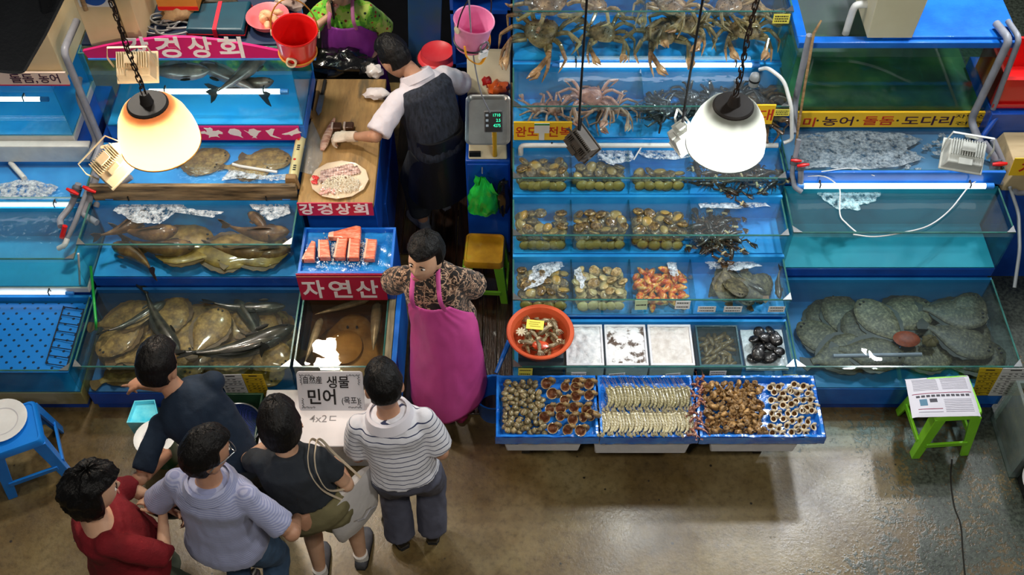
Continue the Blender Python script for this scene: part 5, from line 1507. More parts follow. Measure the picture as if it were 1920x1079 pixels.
# salmon tray
sx0, sx1 = -1.315, -.735
t = thing('salmon_stand', 'blue box stand with a crimson front sign holding the salmon', 'stand', ((sx0 + sx1) / 2, 4.33, .5))
MB().bx(sx0, sx1, 4.36, 4.52, 0, .50).build('stand_base', M_DKBLUE, t)
MB().bx(sx0, sx1, 4.155, 4.52, .50, .735).build('box', M_DKBLUE, t, bev=.005)
e = MB().bx(sx0, sx1, 4.15, 4.165, .735, .775).bx(sx0, sx1, 4.505, 4.52, .735, .775).bx(sx0, sx0 + .015, 4.165, 4.505, .735, .775).bx(sx1 - .015, sx1, 4.165, 4.505, .735, .775)
e.build('tray_edge', M_BLUE, t)
MB().sheet(lambda u, v: V((sx0 + .012 + (sx1 - sx0 - .024) * u, 4.162 + .346 * v, .742 + .006 * nz((u * 9, v * 7, 3)))), 40, 26, th=.006).build('tray_liner', pm('tray_liner_blue', '2a8cd0', .2, coat=.7, col2='1668b4', ns=7, bump=.5, bs=22), t)
ysg = 4.147
z0_, z1_ = at(640, 562, y=ysg).z, at(640, 514, y=ysg).z
MB().bx(at(561, 540, y=ysg).x, at(724, 540, y=ysg).x, ysg - .004, ysg + .003, z0_, z1_).build('front_sign', M_CRIM, t, smooth=False)
MB().bx(at(561, 540, y=ysg).x, at(724, 540, y=ysg).x, ysg - .006, ysg - .004, z1_ - .025, z1_ - .02).build('gold_line', pm('gold_line', 'd89a6a', .5), t)
for ch, a in zip('자연산', (570, 620, 670)):
    p = at(a, 557, y=ysg - .005); lettering(ch, .19, M_LET, t, frame((p.x, ysg - .005, p.z + .006), *XZ), .004, fit=at(a + 42, 557, y=ysg).x - p.x)
M_SALM = pm('salmon_flesh', 'e4704c', .4, stops=[(.35, lin('d4583a')), (.52, lin('e87c58')), (.62, lin('f2a88c')), (.7, lin('e06c48'))], ns=16, st=(1, 5, 2), coat=.5)
M_SALS = pm('salmon_belly', 'f0b49a', .4, coat=.5)
def salmon(label, P, h=.035):
    P = [at(a, b_, z=.755) for a, b_ in P]
    t = thing('salmon_fillet', label, 'salmon', sum(P, V((0, 0, 0))) / len(P))
    c = sum(P, V((0, 0, 0))) / len(P)
    MB().loft([[p for p in P], [p + V((0, 0, h)) for p in P], [c + (p - c) * .93 + V((0, 0, h + .006)) for p in P]]).build('flesh', M_SALM, t, bev=.004)
    q = [P[0], P[1], P[1].lerp(P[2], .18), P[0].lerp(P[-1], .18)]
    MB().loft([[p + V((0, 0, .004)) for p in q], [p + V((0, 0, h + .0075)) for p in q]]).build('belly_edge', M_SALS, t, bev=.003)
salmon('long salmon side lying across the back of the blue tray', [(616, 452), (618, 444), (670, 430), (678, 432), (677, 455)])
salmon('narrow triangular salmon piece at the tank side of the row', [(567, 494), (572, 484), (586, 458), (593, 460), (591, 494)])
salmon('salmon piece second in the front row, standing apart', [(598, 490), (598, 457), (617, 456), (621, 490)])
salmon('salmon piece third in the front row', [(626, 490), (634, 454), (653, 453), (648, 490)])
salmon('salmon piece fourth in the front row, touching the third', [(652, 491), (656, 455), (676, 455), (674, 491)])
salmon('salmon piece at the lane side end of the row', [(682, 492), (688, 455), (708, 456), (703, 493)])
e = MB()
for i in range(260):
    px, py = R.choice([(R.uniform(592, 690), R.gauss(495, 4)), (R.uniform(600, 690), R.gauss(455, 8)), (R.uniform(622, 630), R.uniform(455, 490)), (R.uniform(676, 684), R.uniform(455, 490))])
    p = at(px, py, z=.755); s_ = R.uniform(.003, .007)
    e.ell(p, (s_, s_ * R.uniform(.7, 1.2), s_), 6, 4)
tag(e.build('crushed_ice', clear('ice', (.92, .96, 1), 1.5, .1, film=.5)), 'crushed ice around the salmon pieces', 'ice', kind='stuff')

# ------------------------------------------------------------------ white box with the hand-lettered board
t = thing('foam_box', 'large white foam box in front of the small tank, topped by a lettered board', 'box', (-1.18, 3.42, 0))
MB().hexa([(-1.49, 3.24, 0), (-.86, 3.24, 0), (-.86, 3.60, 0), (-1.49, 3.60, 0)], [(-1.51, 3.22, .25), (-.845, 3.22, .25), (-.845, 3.61, .25), (-1.51, 3.61, .25)]).build('box_body', M_FOAM, t, bev=.008)
MB().bx(-1.515, -.84, 3.215, 3.615, .252, .292).build('box_lid', pm('foam_lid', 'efe9ea', .7, col2='e4dedf', ns=4), t, bev=.006)
p = at(580, 792, z=.293); lettering('4x2ㄷ', .07, pm('pencil_grey', '8f8a8c', .7), t, Matrix.Translation((p.x, p.y, .2935)), .0002, ext=.0004, fit=.16)
c0, c1, c2, c3 = at(565, 770, z=.295), at(677, 768, z=.295), at(672, 691, z=.53), at(550, 691, z=.53)
t = thing('lettered_board', 'white hand-lettered board leaning on the small tank above the foam box', 'sign', c0)
up = (V((c0.x, 3.585, .52)) - V((c0.x, c0.y, .295))).normalized()
M = frame((c0.x - .012, c0.y, .2935), (1, 0, 0), up)
W_, H_ = c1.x - c0.x + .035, .265
rp = []
for cx, cy, a0 in ((W_ - .02, .02, -90), (W_ - .02, H_ - .02, 0), (.02, H_ - .02, 90), (.02, .02, 180)):
    rp += [(cx + .02 * cos(radians(a0 + 18 * i)), cy + .02 * sin(radians(a0 + 18 * i))) for i in range(6)]
MB().prism(rp, -.012, 0, M=M).build('board', pm('board_white', 'd3d3da', .5), t)
def bl(s_, x, y, h, fit, bold=.0008): lettering(s_, h, M_INK, t, M @ Matrix.Translation((x * W_, y * H_, .0012)), bold, fit=fit * W_)
bl('自然産', .10, .72, .055, .28, .0)
bl('생물', .45, .62, .088, .34, .001)
bl('민어', .15, .20, .115, .42, .002)
bl('(목포)', .66, .19, .055, .26, .0)
e = MB()
for sx, sy in ((0, 0), (1, 0), (0, 1), (1, 1)):
    for k in range(4):
        x, y = (.05 + .05 * k), .06 + .01 * (k % 2)
        P = [(x, y, 0), (x + .02, y + .03, 0), (x + .045, y + .015, 0), (x + .03, y - .005, 0)]
        Q = [(y * .7, x * 1.3, 0), (y * .7 + .03, x * 1.3 + .03, 0), (y * .7 + .01, x * 1.3 + .07, 0)]
        for S_ in (P, Q):
            e.tube([M @ V(((a if not sx else 1 - a) * W_, (b_ if not sy else 1 - b_) * H_, .0015)) for a, b_, _ in spline(S_, 3)], .0012, 4)
e.build('scroll_ornament', M_INK, t)

# ------------------------------------------------------------------ stools
def stool(label, loc, rz, mat, k=1.0, seatmat=None, name='plastic_stool', h=.44):
    t = thing(name, label, 'stool', loc, rz)
    s_ = .15 * k; b = MB(); ring = []
    for cx, cy, a0 in ((s_ - .03, -s_ + .03, -90), (s_ - .03, s_ - .03, 0), (-s_ + .03, s_ - .03, 90), (-s_ + .03, -s_ + .03, 180)):
        ring += [(cx + .03 * cos(radians(a0 + 22.5 * i)), cy + .03 * sin(radians(a0 + 22.5 * i))) for i in range(5)]
    def rr(q, z): return [V((x * q, y * q, z)) for x, y in ring]
    b.loft([rr(1.05, h - .05), rr(1.02, h - .012), rr(.97, h), rr(.90, h), rr(.87, h - .006), rr(.3, h - .006)])
    b.build('seat', seatmat or mat, t, w=False)
    for sx in (-1, 1):
        for sy in (-1, 1):
            l = MB()
            def ringz(z, o, wd, th): return [V((sx * a, sy * b_, z)) for a, b_ in ((o, o), (o - wd, o), (o - wd, o - th), (o - th, o - th), (o - th, o - wd), (o, o - wd))]
            r0, r1 = ringz(h - .045, s_ * 1.03, .075 * k, .018), ringz(0, s_ * 1.30, .055 * k, .016)
            if sx * sy < 0: r0, r1 = r0[::-1], r1[::-1]
            l.loft([r1, r0]); l.build('leg', mat, t, w=False, bev=.003)
    z = h * .27; o = s_ * 1.22
    for M_ in (0, 1, 2, 3):
        q = Matrix.Rotation(M_ * pi / 2, 4, 'Z')
        MB().bx(-o + .04, o - .04, -o - .004, -o + .012, z, z + .036, M=q).build('stretcher', mat, t, w=False, bev=.003)
    return t


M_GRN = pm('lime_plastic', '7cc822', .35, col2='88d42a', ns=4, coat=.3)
M_BLS = pm('blue_stool_plastic', '1478d8', .35, col2='1a84e4', ns=4, coat=.3)
pr = at(1752, 856, z=0)
stool('lime green plastic stool covered by a newspaper', (pr.x + .02, pr.y + .17, 0), radians(4), M_GRN, .92)
np_ = [at(a, b_, z=.47) for a, b_ in [(1703, 714), (1758, 703), (1812, 705), (1826, 735), (1838, 777), (1775, 778), (1715, 779), (1708, 745)]]
c00, c10, c11, c01 = at(1699, 707, z=.46), at(1817, 699, z=.46), at(1841, 779, z=.455), at(1712, 782, z=.455)
t = thing('newspaper', 'newspaper spread over the lime green stool', 'newspaper', tuple(c00))
def nf(u, v):
    p = c01.lerp(c11, u).lerp(c00.lerp(c10, u), v)
    ed = max(abs(u - .5), abs(v - .45)) * 2
    return V((p.x, p.y, .447 + .012 * (1 - ed ** 2) + .005 * abs(nz((u * 5, v * 5, 1))) - .03 * max(0, ed - .86) * 2))
MB().sheet(nf, 24, 18, th=.0015).build('sheet', pm('newsprint', 'd2cfd8', .8), t)
def strip(u0, u1, v0, v1, nm, mt):
    MB().sheet(lambda a, b_: nf(u0 + (u1 - u0) * a, v0 + (v1 - v0) * b_) + V((0, 0, .0012)), max(3, int((u1 - u0) * 24)), 2, th=.0006).build(nm, mt, t)
MI = pm('print_grey', '8d8a96', .8); MIR = pm('print_maroon', '8a2a48', .8); MIB = pm('print_blue', '5a7f96', .8); MID = pm('print_dark', '4c4a52', .8)
strip(.05, .95, .545, .56, 'red_rule', MIR)
for k in range(11): strip(.10 + .075 * k, .155 + .075 * k, .46, .51, 'headline_block', MID)
strip(.14, .25, .26, .42, 'picture', MIB); strip(.29, .40, .33, .42, 'picture', MID)
for k in range(9): strip(.08, .46, .64 + .035 * k, .65 + .035 * k, 'text_line', MI)
for k in range(9): strip(.52, .92, .64 + .035 * k, .65 + .035 * k, 'text_line', MI)
for k in range(8): strip(.50, .92, .10 + .04 * k, .112 + .04 * k, 'text_line', MI)
strip(.10, .46, .17, .185, 'text_line', MIR); strip(.10, .46, .10, .112, 'text_line', MI)
pq = at(22, 803, z=.42)
stool('blue plastic stool with a white plate at the far left', (pq.x, pq.y, 0), radians(24), M_BLS, 1.0, h=.42)
p = at(2, 789, z=.44)
def plate(label, loc, r, mark=None, rot=(0, 0, 0)):
    t = thing('plate', label, 'plate', loc); t.rotation_euler = rot
    MB().lathe([(0, .006), (.55 * r, .006), (.62 * r, .008), (.97 * r, .022), (r, .021), (.99 * r, .016), (.62 * r, 0), (0, 0)], n=36).build('dish', M_WHITE, t, w=False)
    MB().lathe([(.60 * r, .0088), (.63 * r, .0098), (.63 * r, .0102), (.60 * r, .0092)], n=36).build('well_ring', pm('plate_ring', 'c4c2ca', .4), t, w=False)
    if mark: MB().ell((mark[0], mark[1], .012), (.022, .03, .004), 10, 5).build('red_mark', pm('pink_mark', 'e8505c', .5), t, w=False)
    return t
plate('white plate on the blue stool', (p.x, p.y, .421), .15)
p = at(290, 820, z=.30)
t = thing('green_basket', 'low dark green basket under the printed white plate', 'basket', (p.x, p.y + .02, 0))
MB().loft([[V((.10 * q * cos(2 * pi * i / 16), .10 * q * sin(2 * pi * i / 16), z)) for i in range(16)] for q, z in ((.8, 0), (1, .27), (1.05, .275), (.95, .272), (.75, .02))]).build('basket_body', pm('green_basket', '0f5a30', .4, col2='0a4a26', ns=10), t, w=False)
plate('white plate with a red mark below the leaning customer\'s arm', (p.x, p.y, .279), .125, (.03, .02))
# shiny light blue pan
P = [at(a, b_, z=.30) for a, b_ in [(237, 793), (252, 752), (290, 750), (300, 793)]]
t = thing('blue_pan', 'glossy light blue pan of water at the leaning customer\'s side', 'pan', P[0])
c = sum(P, V((0, 0, 0))) / 4
MB().loft([[V((p.x, p.y, 0.0)) for p in [c + (q - c) * .85 for q in P]], [V((p.x, p.y, .30)) for p in P], [V((p.x, p.y, .30)) for p in [c + (q - c) * .93 for q in P]], [V((p.x, p.y, .27)) for p in [c + (q - c) * .90 for q in P]]]).build('pan_body', pm('pan_cyan', '2cc0e0', .1, coat=1, col2='7ae0f0', ns=9), t)
area('pan_reflected_lamp', (-2.45, 5.0, 3.0), .2, 6, (.85, .97, 1), c) if False else None
# dark green tub with a round landing net
t = thing('green_tub', 'dark green rectangular tub on the floor before the price tables', 'tub', (-1.72, 3.42, 0))
xa, xb = -1.90, -1.535
e = MB().bx(xa, xb, 3.23, 3.60, 0, .02)
e.bx(xa, xb, 3.23, 3.245, .02, .28).bx(xa, xb, 3.585, 3.60, .02, .28).bx(xa, xa + .015, 3.245, 3.585, .02, .28).bx(xb - .015, xb, 3.245, 3.585, .02, .28)
e.build('tub_walls', pm('tub_green', '1f4a30', .4, col2='183c28', ns=6, coat=.3), t, bev=.004)
t = thing('landing_net', 'round landing net with dark blue mesh lying on the green tub', 'net', tuple(at(442, 798, z=.30)))
MB().tube([(cos(2 * pi * i / 36) * .155, sin(2 * pi * i / 36) * .155, 0) for i in range(37)], .005, 6, cap=False).build('hoop', M_STEEL, t, w=False)
def net_mat():
    m, nt, out = nodes('net_mesh'); b = N(nt, 'BsdfPrincipled'); b.inputs['Base Color'].default_value = lin('24357e'); b.inputs['Roughness'].default_value = .6
    tr = N(nt, 'BsdfTransparent'); ck = N(nt, 'TexChecker'); tc = N(nt, 'TexCoord'); ck.inputs['Scale'].default_value = 130
    nt.links.new(tc.outputs['Object'], ck.inputs['Vector']); ck.inputs['Color1'].default_value = (.25, .25, .25, 1); ck.inputs['Color2'].default_value = (.9, .9, .9, 1)
    mx = N(nt, 'MixShader'); nt.links.new(ck.outputs['Color'], mx.inputs[0]); nt.links.new(tr.outputs[0], mx.inputs[1]); nt.links.new(b.outputs[0], mx.inputs[2]); nt.links.new(mx.outputs[0], out.inputs[0])
    return m
MB().lathe([(.152, 0), (.14, -.05), (.11, -.085), (.05, -.10), (.003, -.105)], n=32).build('mesh_bag', net_mat(), t, w=False)
MB().tube([(-.155, 0, 0), (-.20, .05, .015), (-.34, .12, .05)], .008, 8).build('net_handle', M_STEEL, t, w=False)

# lane stool, bag, scale, cabinet
ps = at(910, 568, z=0)
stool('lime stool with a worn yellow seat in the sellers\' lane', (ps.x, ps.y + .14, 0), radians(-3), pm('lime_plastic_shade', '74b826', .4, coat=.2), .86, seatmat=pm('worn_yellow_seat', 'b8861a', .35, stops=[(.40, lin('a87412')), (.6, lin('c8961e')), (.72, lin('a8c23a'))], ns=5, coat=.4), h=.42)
t = thing('scale_cabinet', 'dark blue cabinet carrying the scale at the end of the lane', 'cabinet', (-.155, 5.15, 0))
MB().bx(-.30, -.012, 4.92, 5.45, .04, .965).build('cabinet_body', M_DKBLUE, t, bev=.006)
MB().bx(-.29, -.022, 4.912, 4.92, .08, .94).build('door', M_DKBLUE, t, bev=.003)
zc = .965
t = thing('price_scale', 'electronic scale with a steel pan and a dark display', 'scale', (-.155, 5.08, zc))
MB().hexa([(-.28, 4.93, zc), (-.03, 4.93, zc), (-.03, 5.25, zc), (-.28, 5.25, zc)], [(-.275, 4.97, zc + .09), (-.035, 4.97, zc + .09), (-.035, 5.24, zc + .10), (-.275, 5.24, zc + .10)]).build('scale_body', M_CREAM, t, bev=.008)
MB().bx(-.275, -.20, 4.935, 4.95, zc + .02, zc + .06).build('key_panel', M_BLACK, t)
M = Matrix.Translation((-.155, 5.13, zc + .145)) @ Matrix.Rotation(radians(16), 4, 'X')
ring = []
for cx, cy, a0 in ((.10, -.14, -90), (.10, .14, 0), (-.10, .14, 90), (-.10, -.14, 180)):
    ring += [(cx + .04 * cos(radians(a0 + 18 * i)), cy + .04 * sin(radians(a0 + 18 * i))) for i in range(6)]
MB().loft([[M @ V((x * .9, y * .9, -.004)) for x, y in ring], [M @ V((x, y, .022)) for x, y in ring], [M @ V((x * 1.03, y * 1.03, .026)) for x, y in ring], [M @ V((x * .96, y * .97, .020)) for x, y in ring], [M @ V((x * .88, y * .9, .002)) for x, y in ring]]).build('steel_pan', pm('pan_steel', '9a9c9c', .3, metal=.8, col2='868888', ns=5), t)
MB().tube([(-.155, 5.13, zc + .09), (-.155, 5.13, zc + .14)], .03, 10).build('pan_post', M_STEEL, t)
pd = at(925, 229, y=4.90)
MB().tube([(pd.x + .005, 4.94, zc + .03), (pd.x + .005, 4.93, zc + .10), (pd.x + .004, 4.92, pd.z - .06)], [.016, .013, .017], 10).build('display_stem', pm('stem_yellow', 'b89018', .45), t)
Mx = frame(pd, (1, 0, .02), (0, .55, .83))
MB().bx(-.058, .058, -.065, .070, -.03, 0, M=Mx).build('display_case', pm('case_grey', '5a5c5e', .4), t, bev=.008)
MB().bx(-.052, .052, -.058, .063, 0, .003, M=Mx).build('display_face', M_BLACK, t, bev=.003)
M_LED = emit('led_green', '30e0a0', 2.2)
for i, s_ in enumerate(('1710', '2.5', '4275')):
    lettering(s_, .026, M_LED, t, Mx @ Matrix.Translation((.0 if i != 1 else .018, .034 - .032 * i, .0036)), .0, ext=.0003, fit=.044 if i != 1 else .026, name='display_digits')
e = MB()
for i in range(3): e.bx(-.046, -.030, .036 - .032 * i, .050 - .032 * i, .003, .005, M=Mx)
e.build('display_labels', pm('case_label', '8a9aa8', .5), t)
# board and bags beyond the scale
o = MB().hexa([(-.30, 5.47, 1.0), (-.01, 5.47, 1.0), (-.01, 5.50, 1.0), (-.30, 5.50, 1.0)], [(-.30, 5.66, 1.24), (-.01, 5.66, 1.24), (-.01, 5.69, 1.24), (-.30, 5.69, 1.24)]).build('chopping_board', M_CREAM, bev=.005); tag(o, 'cream board propped behind the scale', 'board')
crumple('plastic_bag', 'crumpled orange bag behind the scale', 'bag', at(935, 170, y=5.48), (.075, .05, .075), pm('orange_bag', 'b8501c', .35, coat=.4), seed=21)
crumple('plastic_bag', 'red bag tucked behind the orange bag', 'bag', at(913, 160, y=5.56), (.06, .05, .08), pm('red_bag', 'a81c1c', .35, coat=.4), seed=23)
p = at(905, 352, y=4.88)
t = thing('green_bag', 'bright green carrier bag hanging on the cabinet below the scale', 'bag', p)
def gb(u, v):
    a = 2 * pi * u; wx = (.014, .05, .085, .098, .10, .095)[int(v * 4.99)] * (1 - (v * 5 % 1)) + (.05, .085, .098, .10, .095, .09)[int(v * 4.99)] * (v * 5 % 1)
    return V((cos(a) * wx + .010 * nz((cos(a) * 2, v * 6, 4)), sin(a) * wx * .42 + .022 * nz((cos(a) * 4, v * 3, 1)) - .03, .13 - .33 * v + .03 * nz((cos(a) * 2.5, sin(a), 7)) * v))
MB().sheet(gb, 40, 26).build('bag_body', pm('green_bag', '22b438', .28, coat=.5, col2='2cc846', ns=6, bump=.5, bs=24), t, w=False)
MB().sheet(lambda u, v: V((.04 + .05 * v + .02 * u, -.05 - .02 * sin(v * 3) - .02 * u, .05 + .07 * u * (1 - v) - .05 * v + .01 * nz((u * 5, v * 5, 2)))), 8, 8).build('bag_handle', MATS['green_bag'], t, w=False)
MB().sheet(lambda u, v: V((-.05 + .03 * u + .006 * sin(v * 9), -.03 - .02 * u, .03 + .12 * v)), 5, 8).build('bag_handle', MATS['green_bag'], t, w=False)
MB().tube([(0, .0, .13), (0, .03, .16)], .004, 6).build('hook', M_STEEL, t, w=False)
crumple('black_bag', 'black bag hanging beside the green carrier bag', 'bag', at(945, 370, y=4.86), (.045, .045, .17), MATS['black_bag'], seed=31)

# shelf and things at the back of the lane
t = thing('blue_shelf', 'dark blue shelf unit at the back of the lane', 'shelf', (-.19, 5.95, 0))
for z in (.06, .55, 1.05, 1.5, 1.95): MB().bx(-.40, -.01, 5.72, 6.25, z, z + .03).build('shelf_board', M_DKBLUE, t)
for x in (-.40, -.03): MB().bx(x, x + .02, 5.72, 6.25, 0, 2.2).build('side_panel', M_DKBLUE, t)
MB().bx(-.40, -.01, 6.25, 6.27, 0, 2.2).build('back_panel', M_DKBLUE, t)
p = at(820, 100, z=.86)
t = thing('dark_bin', 'black bin standing behind the fishmonger', 'bin', (p.x, p.y, 0))
MB().lathe([(0, 0), (.13, 0), (.15, .80), (.155, .82), (.14, .82), (.12, .05), (0, .05)], n=28).build('bin_body', M_BLACK, t, w=False)
t = thing('red_basin', 'upturned red plastic basin on the black bin', 'basin', (p.x, p.y, .822))
MB().lathe([(.145, 0), (.14, .012), (.125, .02), (.115, .06), (.105, .050), (0, .040), (0, .034), (.10, .044), (.11, .02), (.135, .004)], n=32).build('basin_body', pm('basin_red', 'd8323a', .4, col2='e04a50', ns=4), t, w=False)
t = thing('counter', 'dark counter wall closing the lane behind the sellers', 'counter', (-.9, 6.9, 0))
MB().bx(-2.2, .6, 6.75, 7.3, 0, 1.0).build('counter_body', pm('dark_counter', '14161c', .5, col2='0e1014', ns=3), t)
MB().bx(-2.25, .62, 6.72, 7.32, 1.0, 1.03).build('counter_top', M_BLACK, t)
o = MB().hexa([(-.80, 6.15, 0), (-.58, 6.15, 0), (-.58, 6.2, 0), (-.80, 6.2, 0)], [(-.70, 6.35, 1.75), (-.45, 6.35, 1.75), (-.45, 6.4, 1.75), (-.70, 6.4, 1.75)]).build('leaning_board', pm('blue_grey_panel', '1a4a80', .5, col2='33505e', ns=3), bev=.004); tag(o, 'blue-grey panel leaning at the back beyond the fishmonger', 'panel')  # panel colour varies from blue to grey-blue

# ------------------------------------------------------------------ buckets
def bucket(label, px, py, Zd, dia, hh, mat, hm, tilt, name='bucket', extra=None):
    p = V((0, 0, CH)) + ray(px, py) * Zd
    t = thing(name, label, 'bucket', p); t.rotation_euler = tilt
    r = dia / 2
    MB().lathe([(.001, -hh), (r * .74, -hh), (r * .80, -hh + .015), (r * .97, -.02), (r, -.012), (r * 1.05, 0), (r * 1.03, .008), (r * .98, .004), (r * .95, -.02), (r * .72, -hh + .012), (.001, -hh + .012)], n=40).build('bucket_wall', mat, t, w=False)
    MB().tube([(cos(a) * r * 1.06, 0, sin(a) * r * 1.9 + (.35 if False else 0)) for a in [pi * i / 16 for i in range(17)]], .004, 6).build('handle', hm, t, w=False)
    for s_ in (-1, 1): MB().lathe([(0, 0), (.022, 0), (.022, .008), (0, .01)], n=14, M=Matrix.Translation((s_ * r * 1.02, 0, -.02)) @ Matrix.Rotation(s_ * pi / 2, 4, 'Y')).build('handle_boss', M_CREAM, t, w=False)
    MB().tube([(cos(a) * r * .86, sin(a) * r * .86, -hh * .82) for a in [2 * pi * i / 24 for i in range(25)]], .006, 6, cap=False).build('band', hm, t, w=False)
    top = p + V((0, 0, r * 1.9))
    o = MB().tube(spline([top, top + V((.004, 0, .3)), top + V((0, 0, .6)), V((p.x, p.y, 5.2))], 4), .004, 6).build('hanging_cord', hm); tag(o, 'cord holding the ' + label.split(' hanging')[0], 'cord')
    return t


t = bucket('red bucket hanging by the end of the arched sign', 553, 57, 6.0, .245, .20, M_RED, pm('cord_ochre', 'b87820', .6), (radians(6), radians(4), 0))
MB().lathe([(.020, -.012), (.030, -.012), (.030, .012), (.020, .012), (.020, -.012)], c=(-.02, -.115, -.13), n=18, M=Matrix.Rotation(pi / 2 - .3, 4, 'X')).build('tape_roll', M_CREAM, t, w=False)
t = bucket('pink bucket hanging beside the topmost crab tank', 889, 38, 6.1, .225, .19, pm('pink_plastic', 'e884b4', .35, col2='f09ac4', ns=4), M_BLACK, (radians(8), radians(5), radians(40)))
MB().tube(spline([(-.10, -.06, -.10), (-.09, -.09, -.17), (0, -.11, -.24), (.08, -.07, -.17), (.10, -.03, -.10)], 5), .010, 6, flat=.4).build('yellow_strap', pm('strap_yellow', 'e0981c', .4), t, w=False)
MB().tube([(cos(a) * .032 + .01, -.11 + .01 * sin(a), -.12 + sin(a) * .03) for a in [2 * pi * i / 16 for i in range(17)]], .006, 6).build('clip_ring', M_STEEL, t, w=False)
MB().bx(-.03, .03, -.125, -.11, -.185, -.14).build('paper_tag', M_WHITE, t, w=False)
pa, pb = at(882, 0, y=4.86), at(913, 205, y=4.9)
tag(MB().tube(spline([at(878, -20, y=4.80), at(884, 70, y=4.83), at(890, 120, y=4.85), at(902, 175, y=4.88), pd + V((-.02, .01, .07))], 7), .0045, 6).build('cable', M_PVC), 'grey cord running down from the pink bucket to the scale display', 'cord')

# ------------------------------------------------------------------ things on top of the display tank
zl = 1.752
o = MB().bx(X1a + .09, X1b + .02, 5.12, 5.72, 1.735, zl - .001).build('tank_lid', pm('navy_lid', '152a4a', .5, col2='10223c', ns=4), bev=.004); tag(o, 'navy lid covering the display tank behind the arched sign', 'lid')
P = [at(a, b_, z=zl) for a, b_ in [(352, 70), (460, 72), (474, 16), (364, 22)]]
t = thing('teal_case', 'flat dark teal case tied with a red ribbon on the tank lid', 'case', P[0])
c = sum(P, V((0, 0, 0))) / 4
MB().loft([P, [p + V((0, 0, .055)) for p in P], [c + (p - c) * .94 + V((0, 0, .065)) for p in P]]).build('case_body', pm('teal_case', '124252', .4, col2='0e3848', ns=5), t, bev=.006)
MB().loft([[c + (p - c) * 1.02 + V((0, 0, .02)) for p in P], [c + (p - c) * 1.02 + V((0, 0, .026)) for p in P]]).build('red_seam', M_RED, t)
q0, q1 = P[0].lerp(P[1], .50), P[3].lerp(P[2], .48)
MB().hexa([q0 + V((-.012, -.008, 0)), q0 + V((.012, -.008, 0)), q1 + V((.012, 0, 0)), q1 + V((-.012, 0, 0))], [q0 + V((-.012, -.008, .068)), q0 + V((.012, -.008, .068)), q1 + V((.014, 0, .068)), q1 + V((-.01, 0, .068))]).build('ribbon', pm('ribbon_red', 'c01830', .5), t)
p = at(505, 46, z=zl)
t = thing('pink_bowl', 'round pink bowl of pale ginger pieces behind the red bucket', 'bowl', p)
MB().lathe([(0, 0), (.07, 0), (.10, .02), (.125, .065), (.13, .068), (.12, .064), (.095, .03), (.06, .012), (0, .012)], n=32).build('bowl_wall', pm('bowl_pink', 'e06a70', .4, col2='e87a80', ns=5), t, w=False)
gm = MB().ell((0, 0, 0), (.032, .022, .018), 12, 8, 0, lambda d, p: p * (1 + .5 * nz(d * 2.5))).mesh('ginger', pm('ginger', 'e0b48c', .6, col2='d09a70', ns=20, vary=.1))
for i in range(10):
    o = bpy.data.objects.new('ginger', gm); COL.objects.link(o); a = i * 2.4
    put(o, (p.x + cos(a) * .055 * (i % 3) * .6, p.y + sin(a) * .055 * (i % 3) * .6, zl + .045 + .014 * (i // 4)), (R.uniform(0, 3), R.uniform(0, 3), a), R.uniform(.9, 1.3)); tag(o, 'pale knob of ginger in the pink bowl', 'ginger', 'ginger in the pink bowl')
e = MB()
for k in range(5):
    c = at(290 + k * 13, 52 - (k % 3) * 9, z=zl + .012 + .006 * k)
    e.tube([c + V((cos(a) * (.085 + .012 * k), sin(a) * (.055 + .01 * (k % 2)), .008 * sin(a * 2 + k))) for a in [2 * pi * i / 26 + k for i in range(24)]], .0065, 7)
tag(e.build('air_hose', pm('hose_grey', '8a8a88', .3, coat=.4)), 'tangle of grey air hose on the tank lid', 'hose')
crumple('straw_sack', 'crumpled tan sack on the tank lid beside the hose', 'sack', at(336, 24, z=zl + .05), (.10, .06, .05), pm('sack_tan', 'a88a62', .7, col2='7a5e3e', ns=12, bump=.5, bs=30), seed=41)
t = thing('carton', 'orange and red carton on top of the tan sack', 'carton', at(337, 6, z=1.85))
MB().bx(-.12, .12, -.05, .08, -.02, .10).build('carton_body', pm('carton_orange', 'd08a3a', .6, col2='c27a2c', ns=4), t, w=False, bev=.003)
MB().bx(-.121, .121, -.052, -.05, -.012, .014).build('red_stripe', M_RED, t, w=False)
crumple('dark_sack', 'dark sack at the top edge behind the teal case', 'sack', at(405, 6, z=zl + .03), (.13, .05, .06), pm('dark_sack', '2c2418', .6, col2='4a3c26', ns=9, bump=.4, bs=30), seed=43)
o = MB().bx(at(450, 8, z=1.8).x, at(478, 8, z=1.8).x, 5.62, 5.66, 1.80, 1.83).build('red_clip', M_RED, bev=.004); tag(o, 'small red strip behind the teal case', 'strip')
crumple('paper_sack', 'pale patterned paper bag behind the red bucket', 'bag', at(545, 3, z=1.80), (.09, .05, .06), pm('patterned_paper', 'c9b4a6', .7, stops=[(.42, lin('4a3028')), (.47, lin('c9b4a6')), (.7, lin('d6c4b8'))], ns=8), seed=45)
